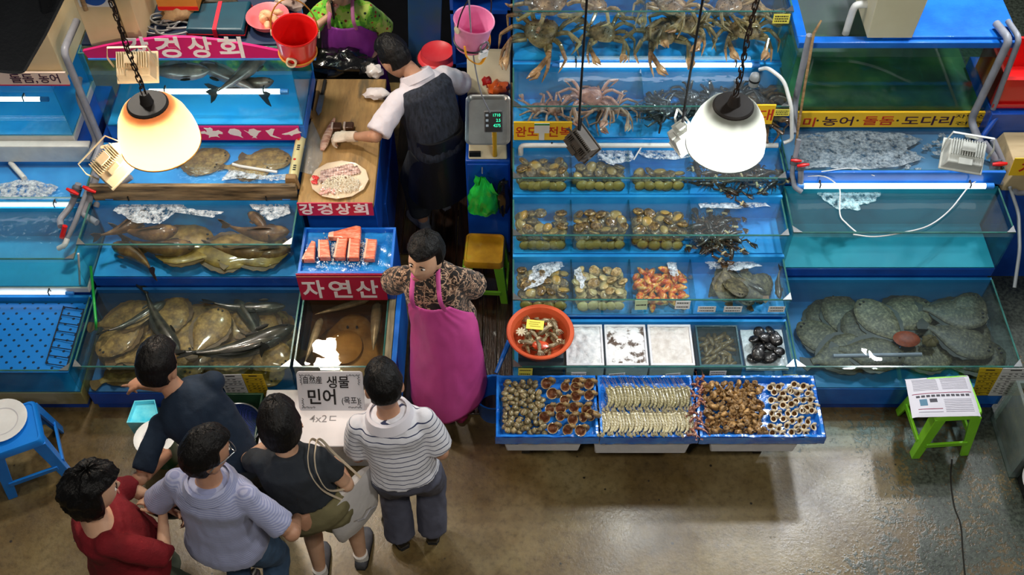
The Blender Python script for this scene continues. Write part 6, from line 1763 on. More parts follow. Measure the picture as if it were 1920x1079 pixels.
# cream cabinets of the neighbour stall and beyond
yb = 5.10
xa, xb = at(172, 88, y=yb).x, at(237, 82, y=yb).x
t = thing('cream_cabinet', 'cream cabinet with a blue emblem standing behind the arched sign', 'cabinet', ((xa + xb) / 2, yb + .2, 1.753))
MB().bx(xa, xb, yb, yb + .45, 1.753, 2.9).build('cabinet_body', pm('cream_panel', 'd8c49c', .55, col2='cdb88e', ns=3), t, bev=.004)
MB().bx(xb - .004, xb + .002, yb - .004, yb + .002, 1.755, 2.9).build('dark_seam', M_BLACK, t)
pe = at(178, 12, y=yb)
MB().bx(pe.x - .085, pe.x + .10, yb - .004, yb, pe.z, pe.z + .22).build('emblem_panel', M_WHITE, t, smooth=False)
MB().lathe([(0, 0), (.080, 0), (.080, .002), (0, .002)], c=(pe.x + .01, yb - .005, pe.z + .09), n=28, M=Matrix.Rotation(pi / 2, 4, 'X')).build('blue_emblem', pm('emblem_blue', '1d4fa0', .5), t)
MB().tube([(pe.x - .05, yb - .02, pe.z - .01), (pe.x - .045, yb - .02, pe.z + .24)], .014, 10).build('wooden_handle', M_WOOD, t)
o = MB().bx(xb + .010, xb + .10, yb + .02, yb + .5, 1.753, 2.9).build('cream_cabinet', pm('cream_lit_side', 'dcc69a', .55, col2='d0b98c', ns=3), bev=.004); tag(o, 'lighter side of the cream cabinet with the blue emblem, as a separate narrow box', 'cabinet')  # separate box whose lighter cream stands in for the cabinet's lit side
xr = at(120, 138, y=5.07).x
t = thing('cream_box', 'cream box standing on the far left bright blue tank', 'box', (xr - .4, 5.3, 1.51))
MB().bx(xr - .9, xr, 5.07, 5.58, 1.515, 2.5).build('box_body', MATS['cream_panel'], t, bev=.004)
z0_, z1_ = at(60, 158, y=5.05).z, at(60, 136, y=5.05).z
t = thing('white_sign', 'white fish-name sign with dark lettering at the far left', 'sign', (xr - .3, 5.05, z0_))
MB().bx(xr - .9, at(128, 150, y=5.05).x, 5.046, 5.06, z0_, z1_).build('sign_board', pm('sign_pale', 'e0c8b8', .5), t, smooth=False)
MB().bx(xr - .9, at(128, 150, y=5.05).x, 5.044, 5.05, z0_ - .008, z0_).build('red_edge', M_CRIM, t, smooth=False)
word('돌돔,', 22, 72, 154, .078, M_INKP, 5.045, t, .001)
word('농어', 76, 114, 154, .078, M_INKP, 5.045, t, .001)

# ------------------------------------------------------------------ pipes and valves
def valve(p, ax, t, k=1.0):
    ax = V(ax).normalized()
    MB().tube([p - ax * .035 * k, p + ax * .035 * k], .034 * k, 12).build('valve_body', pm('valve_grey', '55565c', .45), t)
    s_ = ax.cross(V((0, -.7, .7))).normalized(); u_ = V((0, -.7, .7))
    MB().tube([p + u_ * .025 * k, p + u_ * .06 * k], .012 * k, 8).build('valve_stem', M_RED, t)
    MB().tube([p + u_ * .06 * k - s_ * .045 * k, p + u_ * .066 * k, p + u_ * .06 * k + s_ * .045 * k], [.010 * k, .016 * k, .010 * k], 8).build('valve_handle', M_RED, t)


def pipe(label, pts, r, mat=None, valves=(), name='pipe', k=6, t=None, part='pipe_run'):
    P = [V(p) for p in pts]
    t = t or thing(name, label, 'pipe', P[0])
    # rounded corners
    Q = [P[0]]
    for a, b_, c in zip(P, P[1:], P[2:]):
        d0, d1 = (a - b_), (c - b_); q = min(.05, d0.length * .4, d1.length * .4)
        A, B = b_ + d0.normalized() * q, b_ + d1.normalized() * q
        for i in range(6):
            s_ = i / 5; Q.append(A * (1 - s_) ** 2 + b_ * 2 * s_ * (1 - s_) + B * s_ * s_)
    Q.append(P[-1])
    MB().tube(Q, r, 12).build(part, mat or M_PVC, t)
    for b_ in P[1:-1]:
        e = MB()
        for q in Q:
            pass
    for i, f in valves:
        p = P[i].lerp(P[i + 1], f); valve(p, P[i + 1] - P[i], t, r / .022)
    return t


xg = X1a - .03
pipe('grey drain pipe along the lane-far corner of the display tank', [(xg + .06, 5.30, 1.78), (xg + .05, 5.02, 1.78), (xg + .06, 5.0, 1.05), (xg + .04, 4.86, 1.02)], .022)
pipe('thin grey pipe behind the amber lamp', [(xg + .01, 5.16, 1.45), (xg + .02, 5.02, 1.42), (xg + .03, 5.0, 1.06), (xg - .02, 4.9, 1.0)], .016)
a = at(205, 315, y=4.62)
pipe('grey pipe with a red valve pouring into the grouper tank', [at(182, 330, y=4.72), at(165, 385, y=4.62), at(155, 402, y=4.58), at(182, 418, y=4.52)], .021, valves=[(0, .45)])
pipe('grey inlet pipe slanting over the plank into the grouper tank', [at(246, 332, y=4.72), at(185, 372, y=4.66), at(180, 388, y=4.62)], .019)
pipe('grey pipe with a red valve over the far left teal tank', [at(147, 345, y=4.72), at(135, 385, y=4.66), at(112, 412, y=4.56), at(114, 425, y=4.50)], .020, valves=[(0, .35)])
pipe('long straight grey pipe down the gap beside the grouper tank', [at(178, 320, y=4.78), at(140, 420, y=4.52), at(117, 465, y=4.42)], .016, valves=[])
pipe('white elbow at the foot of the long straight pipe', [at(126, 448, y=4.43), at(122, 460, y=4.40), at(110, 466, y=4.40)], .017, mat=M_WPVC)
t = pipe('small red valve over the far left teal tank', [at(122, 424, y=4.49), at(116, 446, y=4.46)], .016, mat=M_RED, name='valve')
pipe('thin pale pipe standing at the corner of the grouper tank', [at(147, 476, y=4.262), at(150, 540, y=4.262)], .007, mat=M_WPVC)
pipe('green siphon hose at the corner of the low tank', [at(170, 500, y=4.24), at(176, 560, z=.52), at(180, 605, z=.50), at(180, 618, z=.42)], .009, mat=pm('hose_green', '1fa040', .35, coat=.4), name='hose')
xq = X3b - .10
pipe('grey pipe with an elbow down the far side of the green tank', [at(1868, 44, z=1.80), at(1893, 74, y=5.09), at(1820, 226, y=5.09), at(1838, 268, y=4.96)], .024)
pipe('second grey pipe beside the elbowed one on the green tank', [at(1890, 40, z=1.80), at(1912, 72, y=5.10), at(1858, 215, y=5.10)], .018)
pipe('grey pipe with a red valve at the corner of the empty teal tank', [at(1845, 268, y=4.9), at(1868, 300, y=4.84), at(1862, 330, y=4.80), at(1872, 342, y=4.76), at(1935, 340, y=4.76)], .022, valves=[(1, .25)])
pipe('grey pipe crossing behind the red valve', [at(1862, 262, y=4.93), at(1900, 350, y=4.74), at(1905, 362, y=4.72), at(1945, 360, y=4.72)], .020)
pipe('grey hose hanging over the far side pane of the empty tank', [at(1893, 350, y=4.70), at(1910, 400, y=4.55), at(1912, 470, y=4.30), at(1902, 540, y=4.1)], .011, mat=pm('hose_grey2', '6e7274', .4), name='hose')
pipe('blue strap board beside the pipes of the green tank', [at(1876, 210, y=5.08), at(1838, 262, y=5.0)], .018, mat=M_DKBLUE, name='board')
pipe('grey corner pipe between the tower and the green tank', [at(1518, 66, y=5.08), at(1491, 190, y=5.08), at(1488, 250, y=4.9)], .020)
tag(MB().tube([at(1540, 38, y=5.10), at(1526, 62, y=5.06), at(1509, 160, y=5.03), at(1492, 272, y=4.86)], [.006, .009, .009, .008], 8).build('stick', M_WOOD), 'weathered stick leaning at the corner of the green tank', 'stick')
pipe('grey twin pipe with red valves beside the bubbling tank', [at(1498, 262, y=4.82), at(1484, 325, y=4.74), at(1490, 352, y=4.68), at(1503, 360, y=4.66)], .016, valves=[(0, .62)])
pipe('short grey pipe with a red valve at the tube light end', [at(1502, 302, y=4.76), at(1501, 345, y=4.71)], .018, valves=[(0, .18)])
pipe('long white pipe along the front of the crab tank', [(X2a + .05, 4.885, 1.06), (X2a + .05, 4.89, 1.135), (X2b - .02, 4.89, 1.135)], .017, mat=M_WPVC)
pipe('white hooked pipe at the corner of the crab tank', [at(1425, 130, y=5.20), at(1440, 127, y=5.12), at(1470, 150, y=5.02), at(1484, 200, y=4.92), at(1485, 262, y=4.87), at(1470, 268, y=4.87)], .012, mat=M_WPVC)
tag(MB().tube(spline([at(1510, 330, y=4.74), at(1545, 331, y=4.73), at(1568, 345, y=4.71), at(1575, 358, y=4.68), at(1575, 402, z=.89), at(1588, 420, z=.885), at(1606, 436, y=4.36)], 6), .0045, 6).build('air_line', M_WHITE), 'white air line hanging into the empty teal tank', 'air line')
tag(MB().tube(spline([at(1600, 440, y=4.34), at(1640, 444, y=4.34), at(1690, 437, y=4.36), at(1740, 424, z=.90), at(1780, 395, z=.90), at(1815, 352, y=4.70), at(1835, 336, y=4.75)], 6), .0045, 6).build('air_line', M_WHITE), 'long white air line curving across the empty teal tank', 'air line')
tag(MB().tube(spline([at(1540, 322, y=4.73), at(1600, 316, z=1.05), at(1640, 330, y=4.73)], 6), .003, 6).build('air_line', M_WHITE), 'thin line lying over the blue front board of the bubbling tank', 'air line')
tag(MB().tube([at(520, 323, z=.99), at(450, 312, z=.99), at(436, 308, z=.99)], .010, 8).build('white_pipe', M_WPVC), 'white pipe floating in the shallow blue tank behind the plank', 'pipe')
tag(MB().tube([at(20, 306, y=5.0), at(46, 335, z=.86)], .018, 10).build('white_pipe', M_WPVC), 'white inlet pipe over the far left shallow blue tank', 'pipe')
tag(MB().tube([at(1188, 300, z=1.08), at(1205, 272, y=4.89)], .005, 8).build('white_pipe', M_WPVC), 'thin white spout from the long pipe into the fourth tank', 'pipe')
t = thing('pump', 'grey submersible pump in the corner of the crab tank', 'pump', at(1415, 148, y=5.15))
MB().lathe([(0, -.05), (.03, -.05), (.034, 0), (.03, .03), (.02, .04), (0, .042)], n=18).build('pump_body', pm('pump_grey', '8a8e90', .4), t, w=False)
MB().lathe([(.031, -.012), (.035, -.012), (.035, .002), (.031, .002)], n=18).build('pump_band', M_BLACK, t, w=False)

# right edge: red crate, cream carton, sign, clear tub
p = at(1885, 130, y=5.25)
t = thing('red_crate', 'red plastic crate at the right edge beside the green tank pipes', 'crate', (3.35, 5.3, 0))
e = MB().bx(3.03, 3.7, 5.10, 5.12, 1.25, 1.50).bx(3.03, 3.7, 5.48, 5.5, 1.25, 1.50).bx(3.03, 3.05, 5.12, 5.48, 1.25, 1.50).bx(3.05, 3.7, 5.12, 5.48, 1.25, 1.27)
e.build('crate_walls', M_RED, t, bev=.004)
MB().bx(3.02, 3.71, 5.085, 5.105, 1.44, 1.50).bx(3.02, 3.71, 5.085, 5.105, 1.27, 1.30).build('crate_ribs', M_RED, t)
o = MB().bx(3.02, 3.7, 5.05, 5.6, .0, 1.248).build('cabinet', M_DKBLUE, bev=.004); tag(o, 'dark blue cabinet under the red crate at the right edge', 'cabinet')
xa = at(1872, 200, z=1.02).x
t = thing('carton', 'tan cardboard carton at the right edge below the red crate', 'carton', (3.4, 4.85, .98))
MB().hexa([(at(1868, 285, z=1.0).x, 4.72, .90), (3.8, 4.72, .90), (3.8, 5.045, .90), (3.06, 5.045, .90)], [(at(1900, 290, z=1.12).x, 4.72, 1.10), (3.8, 4.72, 1.10), (3.8, 5.045, 1.10), (at(1868, 203, z=1.12).x, 5.045, 1.10)]).build('carton_body', pm('cardboard', 'b8a27c', .75, col2='ab9570', ns=3, st=(1, 12, 1)), t, bev=.005)
o = MB().bx(3.12, 3.8, 4.74, 5.04, 0, .898).build('support_box', M_DKBLUE); tag(o, 'dark blue support under the tan carton at the right edge', 'stand')
t = thing('fish_sign', 'yellow sign with a red character at the right edge', 'sign', at(1905, 312, y=4.70))
a = [at(1890, 328, y=4.70), at(1960, 328, y=4.70), at(1960, 296, y=4.70), at(1903, 296, y=4.70)]
MB().hexa(a, [q + V((0, -.006, 0)) for q in a]).build('sign_board', M_YEL, t, smooth=False)
p = at(1908, 324, y=4.69); lettering('자', .10, M_INKR, t, frame((p.x, 4.6925, p.z), *XZ), .003)
xa = at(1905, 790, z=.3).x
t = thing('clear_tub', 'clear plastic tub at the lower right edge', 'tub', (xa + .25, 3.35, 0))
e = MB().bx(xa, xa + .5, 3.16, 3.18, 0, .45).bx(xa, xa + .02, 3.18, 3.58, 0, .45).bx(xa + .02, xa + .5, 3.56, 3.58, 0, .45).bx(xa, xa + .5, 3.16, 3.58, .0, .012)
e.build('tub_walls', clear('tub_plastic', (.80, .88, .82), 1.4, .1, film=.12), t, smooth=False)
MB().bx(xa + .021, xa + .5, 3.19, 3.555, .02, .40).build('brown_seaweed', pm('seaweed', '4a3c1c', .4, stops=[(.4, lin('2e2410')), (.6, lin('6a5428')), (.75, lin('8a7444'))], ns=14, bump=.8, bs=20, coat=.4), t)
plate('white plate at the lower right edge in front of the clear tub', (xa + .14, 3.10, .13), .13, None, (radians(35), 0, 0))
o = MB().bx(xa + .05, xa + .4, 3.0, 3.155, 0, .10).build('plate_stand', M_BLACK); tag(o, 'dark block under the plate at the lower right edge', 'block')

# ------------------------------------------------------------------ terracotta bowl, blue basin
pc = at(1013, 622, z=.70)
t = thing('terracotta_bowl', 'terracotta plastic bowl of squid and shellfish on the lowest tower tank', 'bowl', pc)
MB().lathe([(0, -.125), (.125, -.125), (.15, -.10), (.185, -.012), (.198, -.004), (.203, 0), (.198, .006), (.178, .002), (.165, -.02), (.14, -.095), (0, -.105)], n=48).build('bowl_wall', pm('terracotta', 'c8502c', .4, col2='d45c36', ns=4, coat=.2), t, w=False)
MB().lathe([(0, -.028), (.162, -.028)], n=40).build('water', clear('bowl_water', (.90, .88, .82), 1.33, .02, bump=.3, bs=30), t, w=False)
o = MB().bx(pc.x - .13, pc.x + .14, 3.66, 3.92, .31, .572).build('bowl_stand', pm('tub_dim', '3a4650', .5)); tag(o, 'dim plastic tub that carries the terracotta bowl', 'tub')
M_SQ2 = pm('squid', '8a7a5c', .35, stops=[(.32, lin('54442e')), (.5, lin('8f7f60')), (.68, lin('c9bc9c'))], ns=26, coat=.6, vary=.25)
sqm2 = MB().tube([(-.05, 0, 0), (-.03, .004, .004), (0, .006, .006), (.03, 0, .003), (.045, -.005, 0)], [.003, .014, .017, .014, .009], 9)
for k in range(5): sqm2.tube(spline([(.042, -.005, 0), (.06, -.02 + .008 * k, .006), (.085, -.025 + .012 * k, -.002), (.09, -.01 + .008 * k, .002)], 3), [.004, .0038, .0036, .0034, .003, .003, .0026, .0022, .002, .0016][:10], 5)
sqm2 = sqm2.mesh('squid', M_SQ2)
for i, (x, y, z) in enumerate(scatter(26, -.11, .11, -.11, .11, -.098, -.03, .06, shape=lambda x, y: x * x + y * y < .0125)):
    o = bpy.data.objects.new('squid', sqm2); COL.objects.link(o)
    put(o, pc + V((x, y, z + .012)), (R.uniform(-.3, .3), R.uniform(-.2, .2), R.uniform(0, 6.3)), R.uniform(.7, .95)); tag(o, 'brownish squid in the terracotta bowl', 'squid', 'squids in the terracotta bowl')
t = thing('sea_squirt', 'bright orange piece at the front of the terracotta bowl', 'shellfish', pc + V((0, -.08, -.03)))
MB().ell((0, 0, 0), (.05, .032, .018), 16, 8, 0, lambda d, p: p * (1 + .3 * nz(d * 3))).build('body', pm('bowl_orange', 'd8502a', .35, coat=.5, col2='c04020', ns=14), t, w=False)
t = thing('white_flower_squid', 'pale rosette of curled tentacles in the terracotta bowl', 'squid', pc + V((-.115, .01, -.026)))
for k in range(9):
    a = k * .7
    MB().tube(spline([(0, 0, 0), (cos(a) * .018, sin(a) * .018, .010), (cos(a) * .032, sin(a) * .032, .006)], 4), [.006] * 8 + [.002], 6).build('tentacle', pm('pale_tentacle', 'd2c6a8', .4, coat=.4), t, w=False)
for k, (x, y) in enumerate([(-.12, -.055), (-.095, -.06), (-.075, -.055), (.11, -.05)]):
    o = MB().tube([pc + V((x + cos(a) * .011, y + sin(a) * .010, -.026)) for a in [2 * pi * i / 14 for i in range(11)]], .0035, 6).build('squid_ring', MATS['pale_tentacle']); tag(o, 'small pale curl floating in the terracotta bowl', 'squid', 'pale curls in the terracotta bowl')
Mt = frame(pc + V((-.03, .055, -.008)), (1, -.12, 0), (.12, 1, .1))
t = thing('price_tag', 'yellow price tag lying in the terracotta bowl', 'price card', pc + V((-.03, .055, -.008)))
MB().bx(-.052, .052, -.032, .032, 0, .002, M=Mt).build('tag_sheet', M_CARDY, t, smooth=False)
e = MB()
for i, (a, b_) in enumerate(((-.035, .030), (-.038, .02), (-.03, .034))): e.bx(a, b_, .014 - .014 * i, .018 - .014 * i, .002, .0026, M=Mt)
e.build('handwriting', pm('ink_ochre', 'a08a18', .6), t, smooth=False)
p = at(926, 735, z=.22)
t = thing('blue_basin', 'round blue basin on the floor behind the pink apron', 'basin', (p.x, p.y, 0))
MB().lathe([(0, 0), (.10, 0), (.125, .215), (.13, .22), (.118, .216), (.095, .02), (0, .02)], n=30).build('basin_wall', M_BLUE, t, w=False)
tag(MB().tube([at(930, 700, z=.42), at(955, 640, z=.50)], [.012, .018], 8).build('blue_scoop', M_BLUE), 'blue scoop handle sticking up at the lane corner of the tower', 'scoop')
# ------------------------------------------------------------------ people
M_SKIN = pm('skin', 'b88a6e', .5, col2='aa7c62', ns=9, sss=.12, bump=.05, bs=120)
M_SKIN2 = pm('skin_fair', 'cea488', .5, col2='c29678', ns=9, sss=.12, bump=.05, bs=120)
M_HAIR = pm('black_hair', '060505', .5, col2='0e0b0a', ns=30, st=(1, 1, .25), bump=.9, bs=70, spec=.3)
M_LIPS = pm('lips', '8c5048', .4)
M_EYEW = pm('eye_white', 'd8d0c8', .3)


def remeshed(b, vox, sm=3, name='m', fn=None):
    me = b.mesh(name, M_SKIN)
    o = bpy.data.objects.new(name, me)
    r_ = o.modifiers.new('r', 'REMESH'); r_.mode = 'VOXEL'; r_.voxel_size = vox; r_.use_smooth_shade = True
    s_ = o.modifiers.new('s', 'SMOOTH'); s_.iterations = sm; s_.factor = .5
    out = baked(o)
    if fn:
        for v in out.vertices: v.co = fn(v.co, v.normal)
    out.polygons.foreach_set('use_smooth', [True] * len(out.polygons))
    out.materials.clear()
    return out


def give(me, name, mat, parent):
    me.name = name; me.materials.append(mat)
    o = bpy.data.objects.new(name, me); COL.objects.link(o); o.parent = parent
    return o


def oval(c, rt, fw, a, b_, n=20, e=2.3):
    out = []
    for i in range(n):
        t_ = 2 * pi * i / n; cx, sy = cos(t_), sin(t_)
        out.append(c + rt * a * math.copysign(abs(cx) ** (2 / e), cx) + fw * b_ * math.copysign(abs(sy) ** (2 / e), sy))
    return out


def ik(a, c, l1, l2, pole):
    d = c - a; L = d.length
    if L > (l1 + l2) * .995: c = a + d.normalized() * (l1 + l2) * .995; d = c - a; L = d.length
    x = (l1 * l1 - l2 * l2 + L * L) / (2 * L); h = sqrt(max(0, l1 * l1 - x * x))
    u = d.normalized(); p = V(pole) - u * V(pole).dot(u)
    p = p.normalized() if p.length > 1e-5 else u.orthogonal()
    return a + u * x + p * h, c


def gs(x, y, sx, sy): return math.exp(-(x / sx) ** 2 - (y / sy) ** 2)


def head_fn(d, female=False):
    rx, ry, rz_ = .074, .094, .118
    p = V((d.x * rx, d.y * ry, d.z * rz_))
    if d.z < 0:
        q = -d.z
        p.x *= 1 - .34 * q * q; p.y *= (1 - .06 * q) if d.y > 0 else (1 - .30 * q)
        if d.y > 0: p.z *= 1.04
    if d.y > 0:
        x, z = d.x, d.z
        k = d.y
        b_ = .021 * gs(x, z + .20, .13, .16) + .010 * gs(x, z + .02, .09, .2) - .010 * (gs(abs(x) - .36, z - .02, .16, .11)) + .004 * gs(x, z - .22, .5, .08)
        b_ += .006 * gs(x, z + .52, .22, .09) - .003 * gs(x, z + .43, .2, .04) + .007 * gs(x, z + .80, .25, .14) + .004 * gs(abs(x) - .5, z + .18, .2, .2)
        p += V((0, b_ * k, 0))
    return p


def hand(b, W, D, Nr, T, curl=.5, point=False, k=1.0):
    D, Nr = D.normalized(), Nr.normalized(); Nr = (Nr - D * Nr.dot(D)).normalized(); T = (T - D * T.dot(D) - Nr * T.dot(Nr)).normalized()
    b.loft([oval(W + D * z * k, T, Nr, a * k, c * k, 12) for z, a, c in ((-.02, .026, .020), (.01, .028, .019), (.04, .038, .016), (.075, .042, .014), (.092, .038, .012))])
    for i, L in enumerate((.070, .078, .072, .056)):
        o = (1.5 - i) * .0195
        p = W + (D * (.083 - .004 * abs(1.3 - i)) + T * o) * k
        a = .12; pts = [p]; c = curl * (1 + .12 * i) if not (point and i == 0) else .05
        for s_ in (.45, .31, .24):
            a += c
            p = p + (D * cos(a) + Nr * sin(a) + T * (.06 * (1.5 - i))) * L * s_ * k; pts.append(p)
        b.tube(pts, [.0095 * k, .009 * k, .008 * k, .0062 * k], 8)
        b.ell(pts[-1], (.0062 * k,) * 3, 8, 5)
    p0 = W + (D * .022 + T * .024) * k; p1 = p0 + (D * .034 + T * .026 + Nr * .012) * k; p2 = p1 + (D * .030 + T * .004 + Nr * .014 * (1 + curl)) * k
    b.tube([p0, p1, p2], [.014 * k, .011 * k, .0085 * k], 8); b.ell(p2, (.0085 * k,) * 3, 8, 5)


def person(label, base, rz, h=1.68, head=(0, .04), lean=(0, 0), mid=(0, 0), hips=(0, 0), wrists=None, poles=None, hand_dir=None, palm=None, curl=(.5, .5), point=(0, 0), feet=((-.10, .0), (.10, .0)), toe=(.12, .12),
           gaze=(0, 0), skin=None, fem=False, girth=1.0, belly=0.0, world=True, hair='short', group=None):
    """base: feet centre in the world; lean/mid/hips/head: local x,y shifts of neck, waist, pelvis, head; wrists in world coordinates."""
    t = thing('person', label, 'person', (base[0], base[1], 0), rz)
    k = h / 1.70
    inv = Matrix.Rotation(-rz, 4, 'Z') @ Matrix.Translation((-base[0], -base[1], 0))
    L = lambda q: inv @ V(q)
    X = V((1, 0, 0)); Yv = V((0, 1, 0))
    pel = V((hips[0], hips[1], .93 * k)); nk = V((lean[0], lean[1], 0)); mdp = V((mid[0], mid[1], 0))
    # spine: pelvis, waist, chest, neck base
    sp_h = .50 * k
    drop = sqrt(max(.05, sp_h ** 2 - (nk - pel).xy.length ** 2))
    neck = V((lean[0], lean[1], pel.z + drop))
    wst = pel.lerp(neck, .45) + mdp
    def spine(u):
        return pel * (1 - u) ** 2 + (wst * 2 - (pel + neck) * .5) * 2 * u * (1 - u) + neck * u * u
    def sfr(u):
        d = (spine(min(1, u + .05)) - spine(max(0, u - .05))).normalized()
        rt = (X - d * X.dot(d)).normalized()
        return d, rt, d.cross(rt)
    sw = (.150 if fem else .172) * k
    prof = [(-.20, .115, .085), (-.10, .150 if not fem else .158, .112), (.02, .160 if not fem else .166, .118), (.2, .152 if not fem else .145, .112 + belly), (.4, .150 if not fem else .140, .112 + belly * .8), (.62, .160 if not fem else .150, .118), (.80, .166 if not fem else .150, .106), (.90, .142 if not fem else .126, .086), (.96, .098 if not fem else .088, .070), (1.0, .066, .060)]
    def torso(b, infl=0, u0=-.3, u1=1.01, flare=0):
        rings = []
        for u, a, c in prof:
            if u < u0 or u > u1: continue
            d, rt, fw = sfr(max(0, min(1, u)))
            ctr = spine(u) if 0 <= u <= 1 else spine(0) + (spine(.0) - spine(.05)).normalized() * (-u) * sp_h if u < 0 else spine(1)
            q = girth if u < .9 else 1
            fl = flare * max(0, (.45 - u))
            rings.append(oval(ctr + fw * (.02 + belly * .3) * (1 if .1 < u < .7 else 0), rt, fw, a * k * q + infl + fl, c * k * q + infl + fl, 24))
        b.loft(rings)
    d1, rt1, fw1 = sfr(.88)
    shs = [spine(.88) + rt1 * s_ * sw - d1 * .015 for s_ in (-1, 1)]
    hd = neck + V((head[0], head[1], 0)) + V((0, 0, .152 * k + (head[2] if len(head) > 2 else 0)))
    ya, pa = gaze
    Rh = Matrix.Rotation(ya, 4, 'Z') @ Matrix.Rotation(pa, 4, 'X')
    hk = k ** .5 * 1.16
    arms = []
    for i, s_ in enumerate((-1, 1)):
        w_ = L(wrists[i]) if wrists and wrists[i] is not None else shs[i] + V((.06 * s_, .05, -.50 * k))
        el, w_ = ik(shs[i], w_, .285 * k, .245 * k, poles[i] if poles else (s_ * .6, -.6, -.3))
        arms.append((shs[i], el, w_))
    legs = []
    for i, s_ in enumerate((-1, 1)):
        hp = pel + X * s_ * .088 * k - V((0, 0, .06))
        an = V((feet[i][0], feet[i][1], .075))
        kn, an = ik(hp, an, .43 * k, .42 * k, (s_ * .1, 1, 0))
        legs.append((hp, kn, an))
    b = MB()
    torso(b, -.006)
    b.tube([spine(.93), neck + (hd - neck) * .35, hd + V((0, 0, -.05))], [.064 * k, .054 * k, .052 * k], 16)
    hb = MB().ell((0, 0, 0), (1, 1, 1), 44, 34, 0, lambda d, p: head_fn(d, fem))
    for s_ in (-1, 1): hb.ell((.075 * s_, -.006, -.012), (.011, .021, .032), 10, 8, M=None)
    HM = Matrix.Translation(hd) @ Rh @ Matrix.Scale(hk, 4)
    b.add([HM @ V(p) for p in hb.v], hb.f)
    ar = (.050, .046, .040, .041, .030, .025) if not fem else (.047, .043, .037, .037, .027, .022)
    for i, (s_, e_, w_) in enumerate(arms):
        b.ell(s_, (.050 * k,) * 3, 14, 10)
        b.tube([s_, s_.lerp(e_, .35), s_.lerp(e_, .85), e_.lerp(w_, .15), e_.lerp(w_, .65), w_], [x * k * girth ** .5 for x in ar], 14)
        b.ell(e_, (.041 * k,) * 3, 12, 8)
        D = L(hand_dir[i]) - L((0, 0, 0)) if hand_dir and hand_dir[i] is not None else (w_ - e_)
        Nr = (L(palm[i]) - L((0, 0, 0))) if palm and palm[i] is not None else V((-(-1, 1)[i], 0, -.2))
        D = D.normalized()
        T = D.cross(Nr) * (-1 if i == 0 else 1)
        hand(b, w_ + D * .012, D, Nr, T, curl[i], point[i], k * (.95 if fem else 1.05))
    lr = (.088, .080, .056, .052, .056, .036) if not fem else (.090, .082, .056, .051, .055, .034)
    for hp, kn, an in legs:
        b.tube([hp + V((0, 0, .05)), hp.lerp(kn, .3), hp.lerp(kn, .9), kn.lerp(an, .1), kn.lerp(an, .35), an], [x * k * girth ** .6 for x in lr], 16)
        b.ell(an + V((0, .0, -.02)), (.036, .045, .045), 12, 8)
    me = remeshed(b, .0062, 3)
    give(me, 'body', skin or M_SKIN, t)
    # face parts and hair
    for s_ in (-1, 1):
        e = MB().ell((0, 0, 0), (.0145, .008, .006), 12, 8); o = e.build('eye', [M_EYEW], t, w=False); o.matrix_local = HM @ Matrix.Translation((.0275 * s_, .0795, .004))
        e = MB().ell((0, 0, 0), (.0065, .003, .0058), 10, 6); i_ = e.build('iris', [M_BLACK], o, w=False); i_.location = (0, .0062, 0)
        e = MB().tube([(-.017, 0, -.002), (-.004, .004, .003), (.016, -.002, -.003)] if s_ > 0 else [(-.016, -.002, -.003), (.004, .004, .003), (.017, 0, -.002)], [.0015, .0032, .0012], 6); o = e.build('eyebrow', [M_HAIR], t, w=False); o.matrix_local = HM @ Matrix.Translation((.028 * s_, .0885, .023))
    e = MB().ell((0, 0, .0022), (.020, .006, .004), 12, 6).ell((0, .001, -.0045), (.017, .006, .0048), 12, 6); o = e.build('lips', [M_LIPS], t, w=False); o.matrix_local = HM @ Matrix.Translation((0, .0935, -.062))
    th = {'short': (1.19, -.46, 1.1), 'crop': (1.14, -.34, .8), 'bob': (1.27, -.64, 1.3), 'curly': (1.42, -.66, 3.6), 'fringe': (1.27, -.55, 1.4)}[hair]
    seed = base[0] * 7
    def hf(d, p):
        q = head_fn(d)
        az = atan2(d.x, d.y)
        hairline = .42 if hair != 'fringe' else .40
        face = 1 if (d.y > .15 and d.z < hairline + .12 * abs(d.x)) else 0
        fz = max(0, min(1, (d.y - .02) / .22)) * max(0, min(1, (hairline + .15 * abs(d.x) - d.z) / .14 + .5))
        ear = max(0, min(1, (.10 - d.z) / .2)) * max(0, min(1, (abs(d.x) - .80) / .12)) * (0 if hair in ('bob', 'curly') else 1)
        low = max(0, min(1, (th[1] + .10 - d.z) / .14))
        m_ = 1 - max(fz, ear, low)
        lump = .035 * nz(d * 3.1 + V((seed, 0, 0))) * th[2] + .022 * nz(V((az * 7, d.z * 4, seed))) * th[2] + .012 * nz(d * 19) * th[2]
        top = 1 + (.05 if d.z > .2 else 0)
        return q * ((th[0] + lump) * top * m_ + .90 * (1 - m_))
    o = MB().ell((0, 0, 0), (1, 1, 1), 72, 48, 0, hf).build('hair', [M_HAIR], t, w=False); o.matrix_local = HM
    return dict(t=t, torso=torso, arms=arms, legs=legs, spine=spine, sfr=sfr, neck=neck, k=k, HM=HM, hd=hd, girth=girth, pel=pel, X=X, L=L)


def folds(seed, amp, f=(16, 16, 7)):
    def g(co, n):
        q = V((co.x * f[0] + seed, co.y * f[1], co.z * f[2]))
        return co + n * (amp * nz(q) + amp * .5 * nz(q * 2.3))
    return g


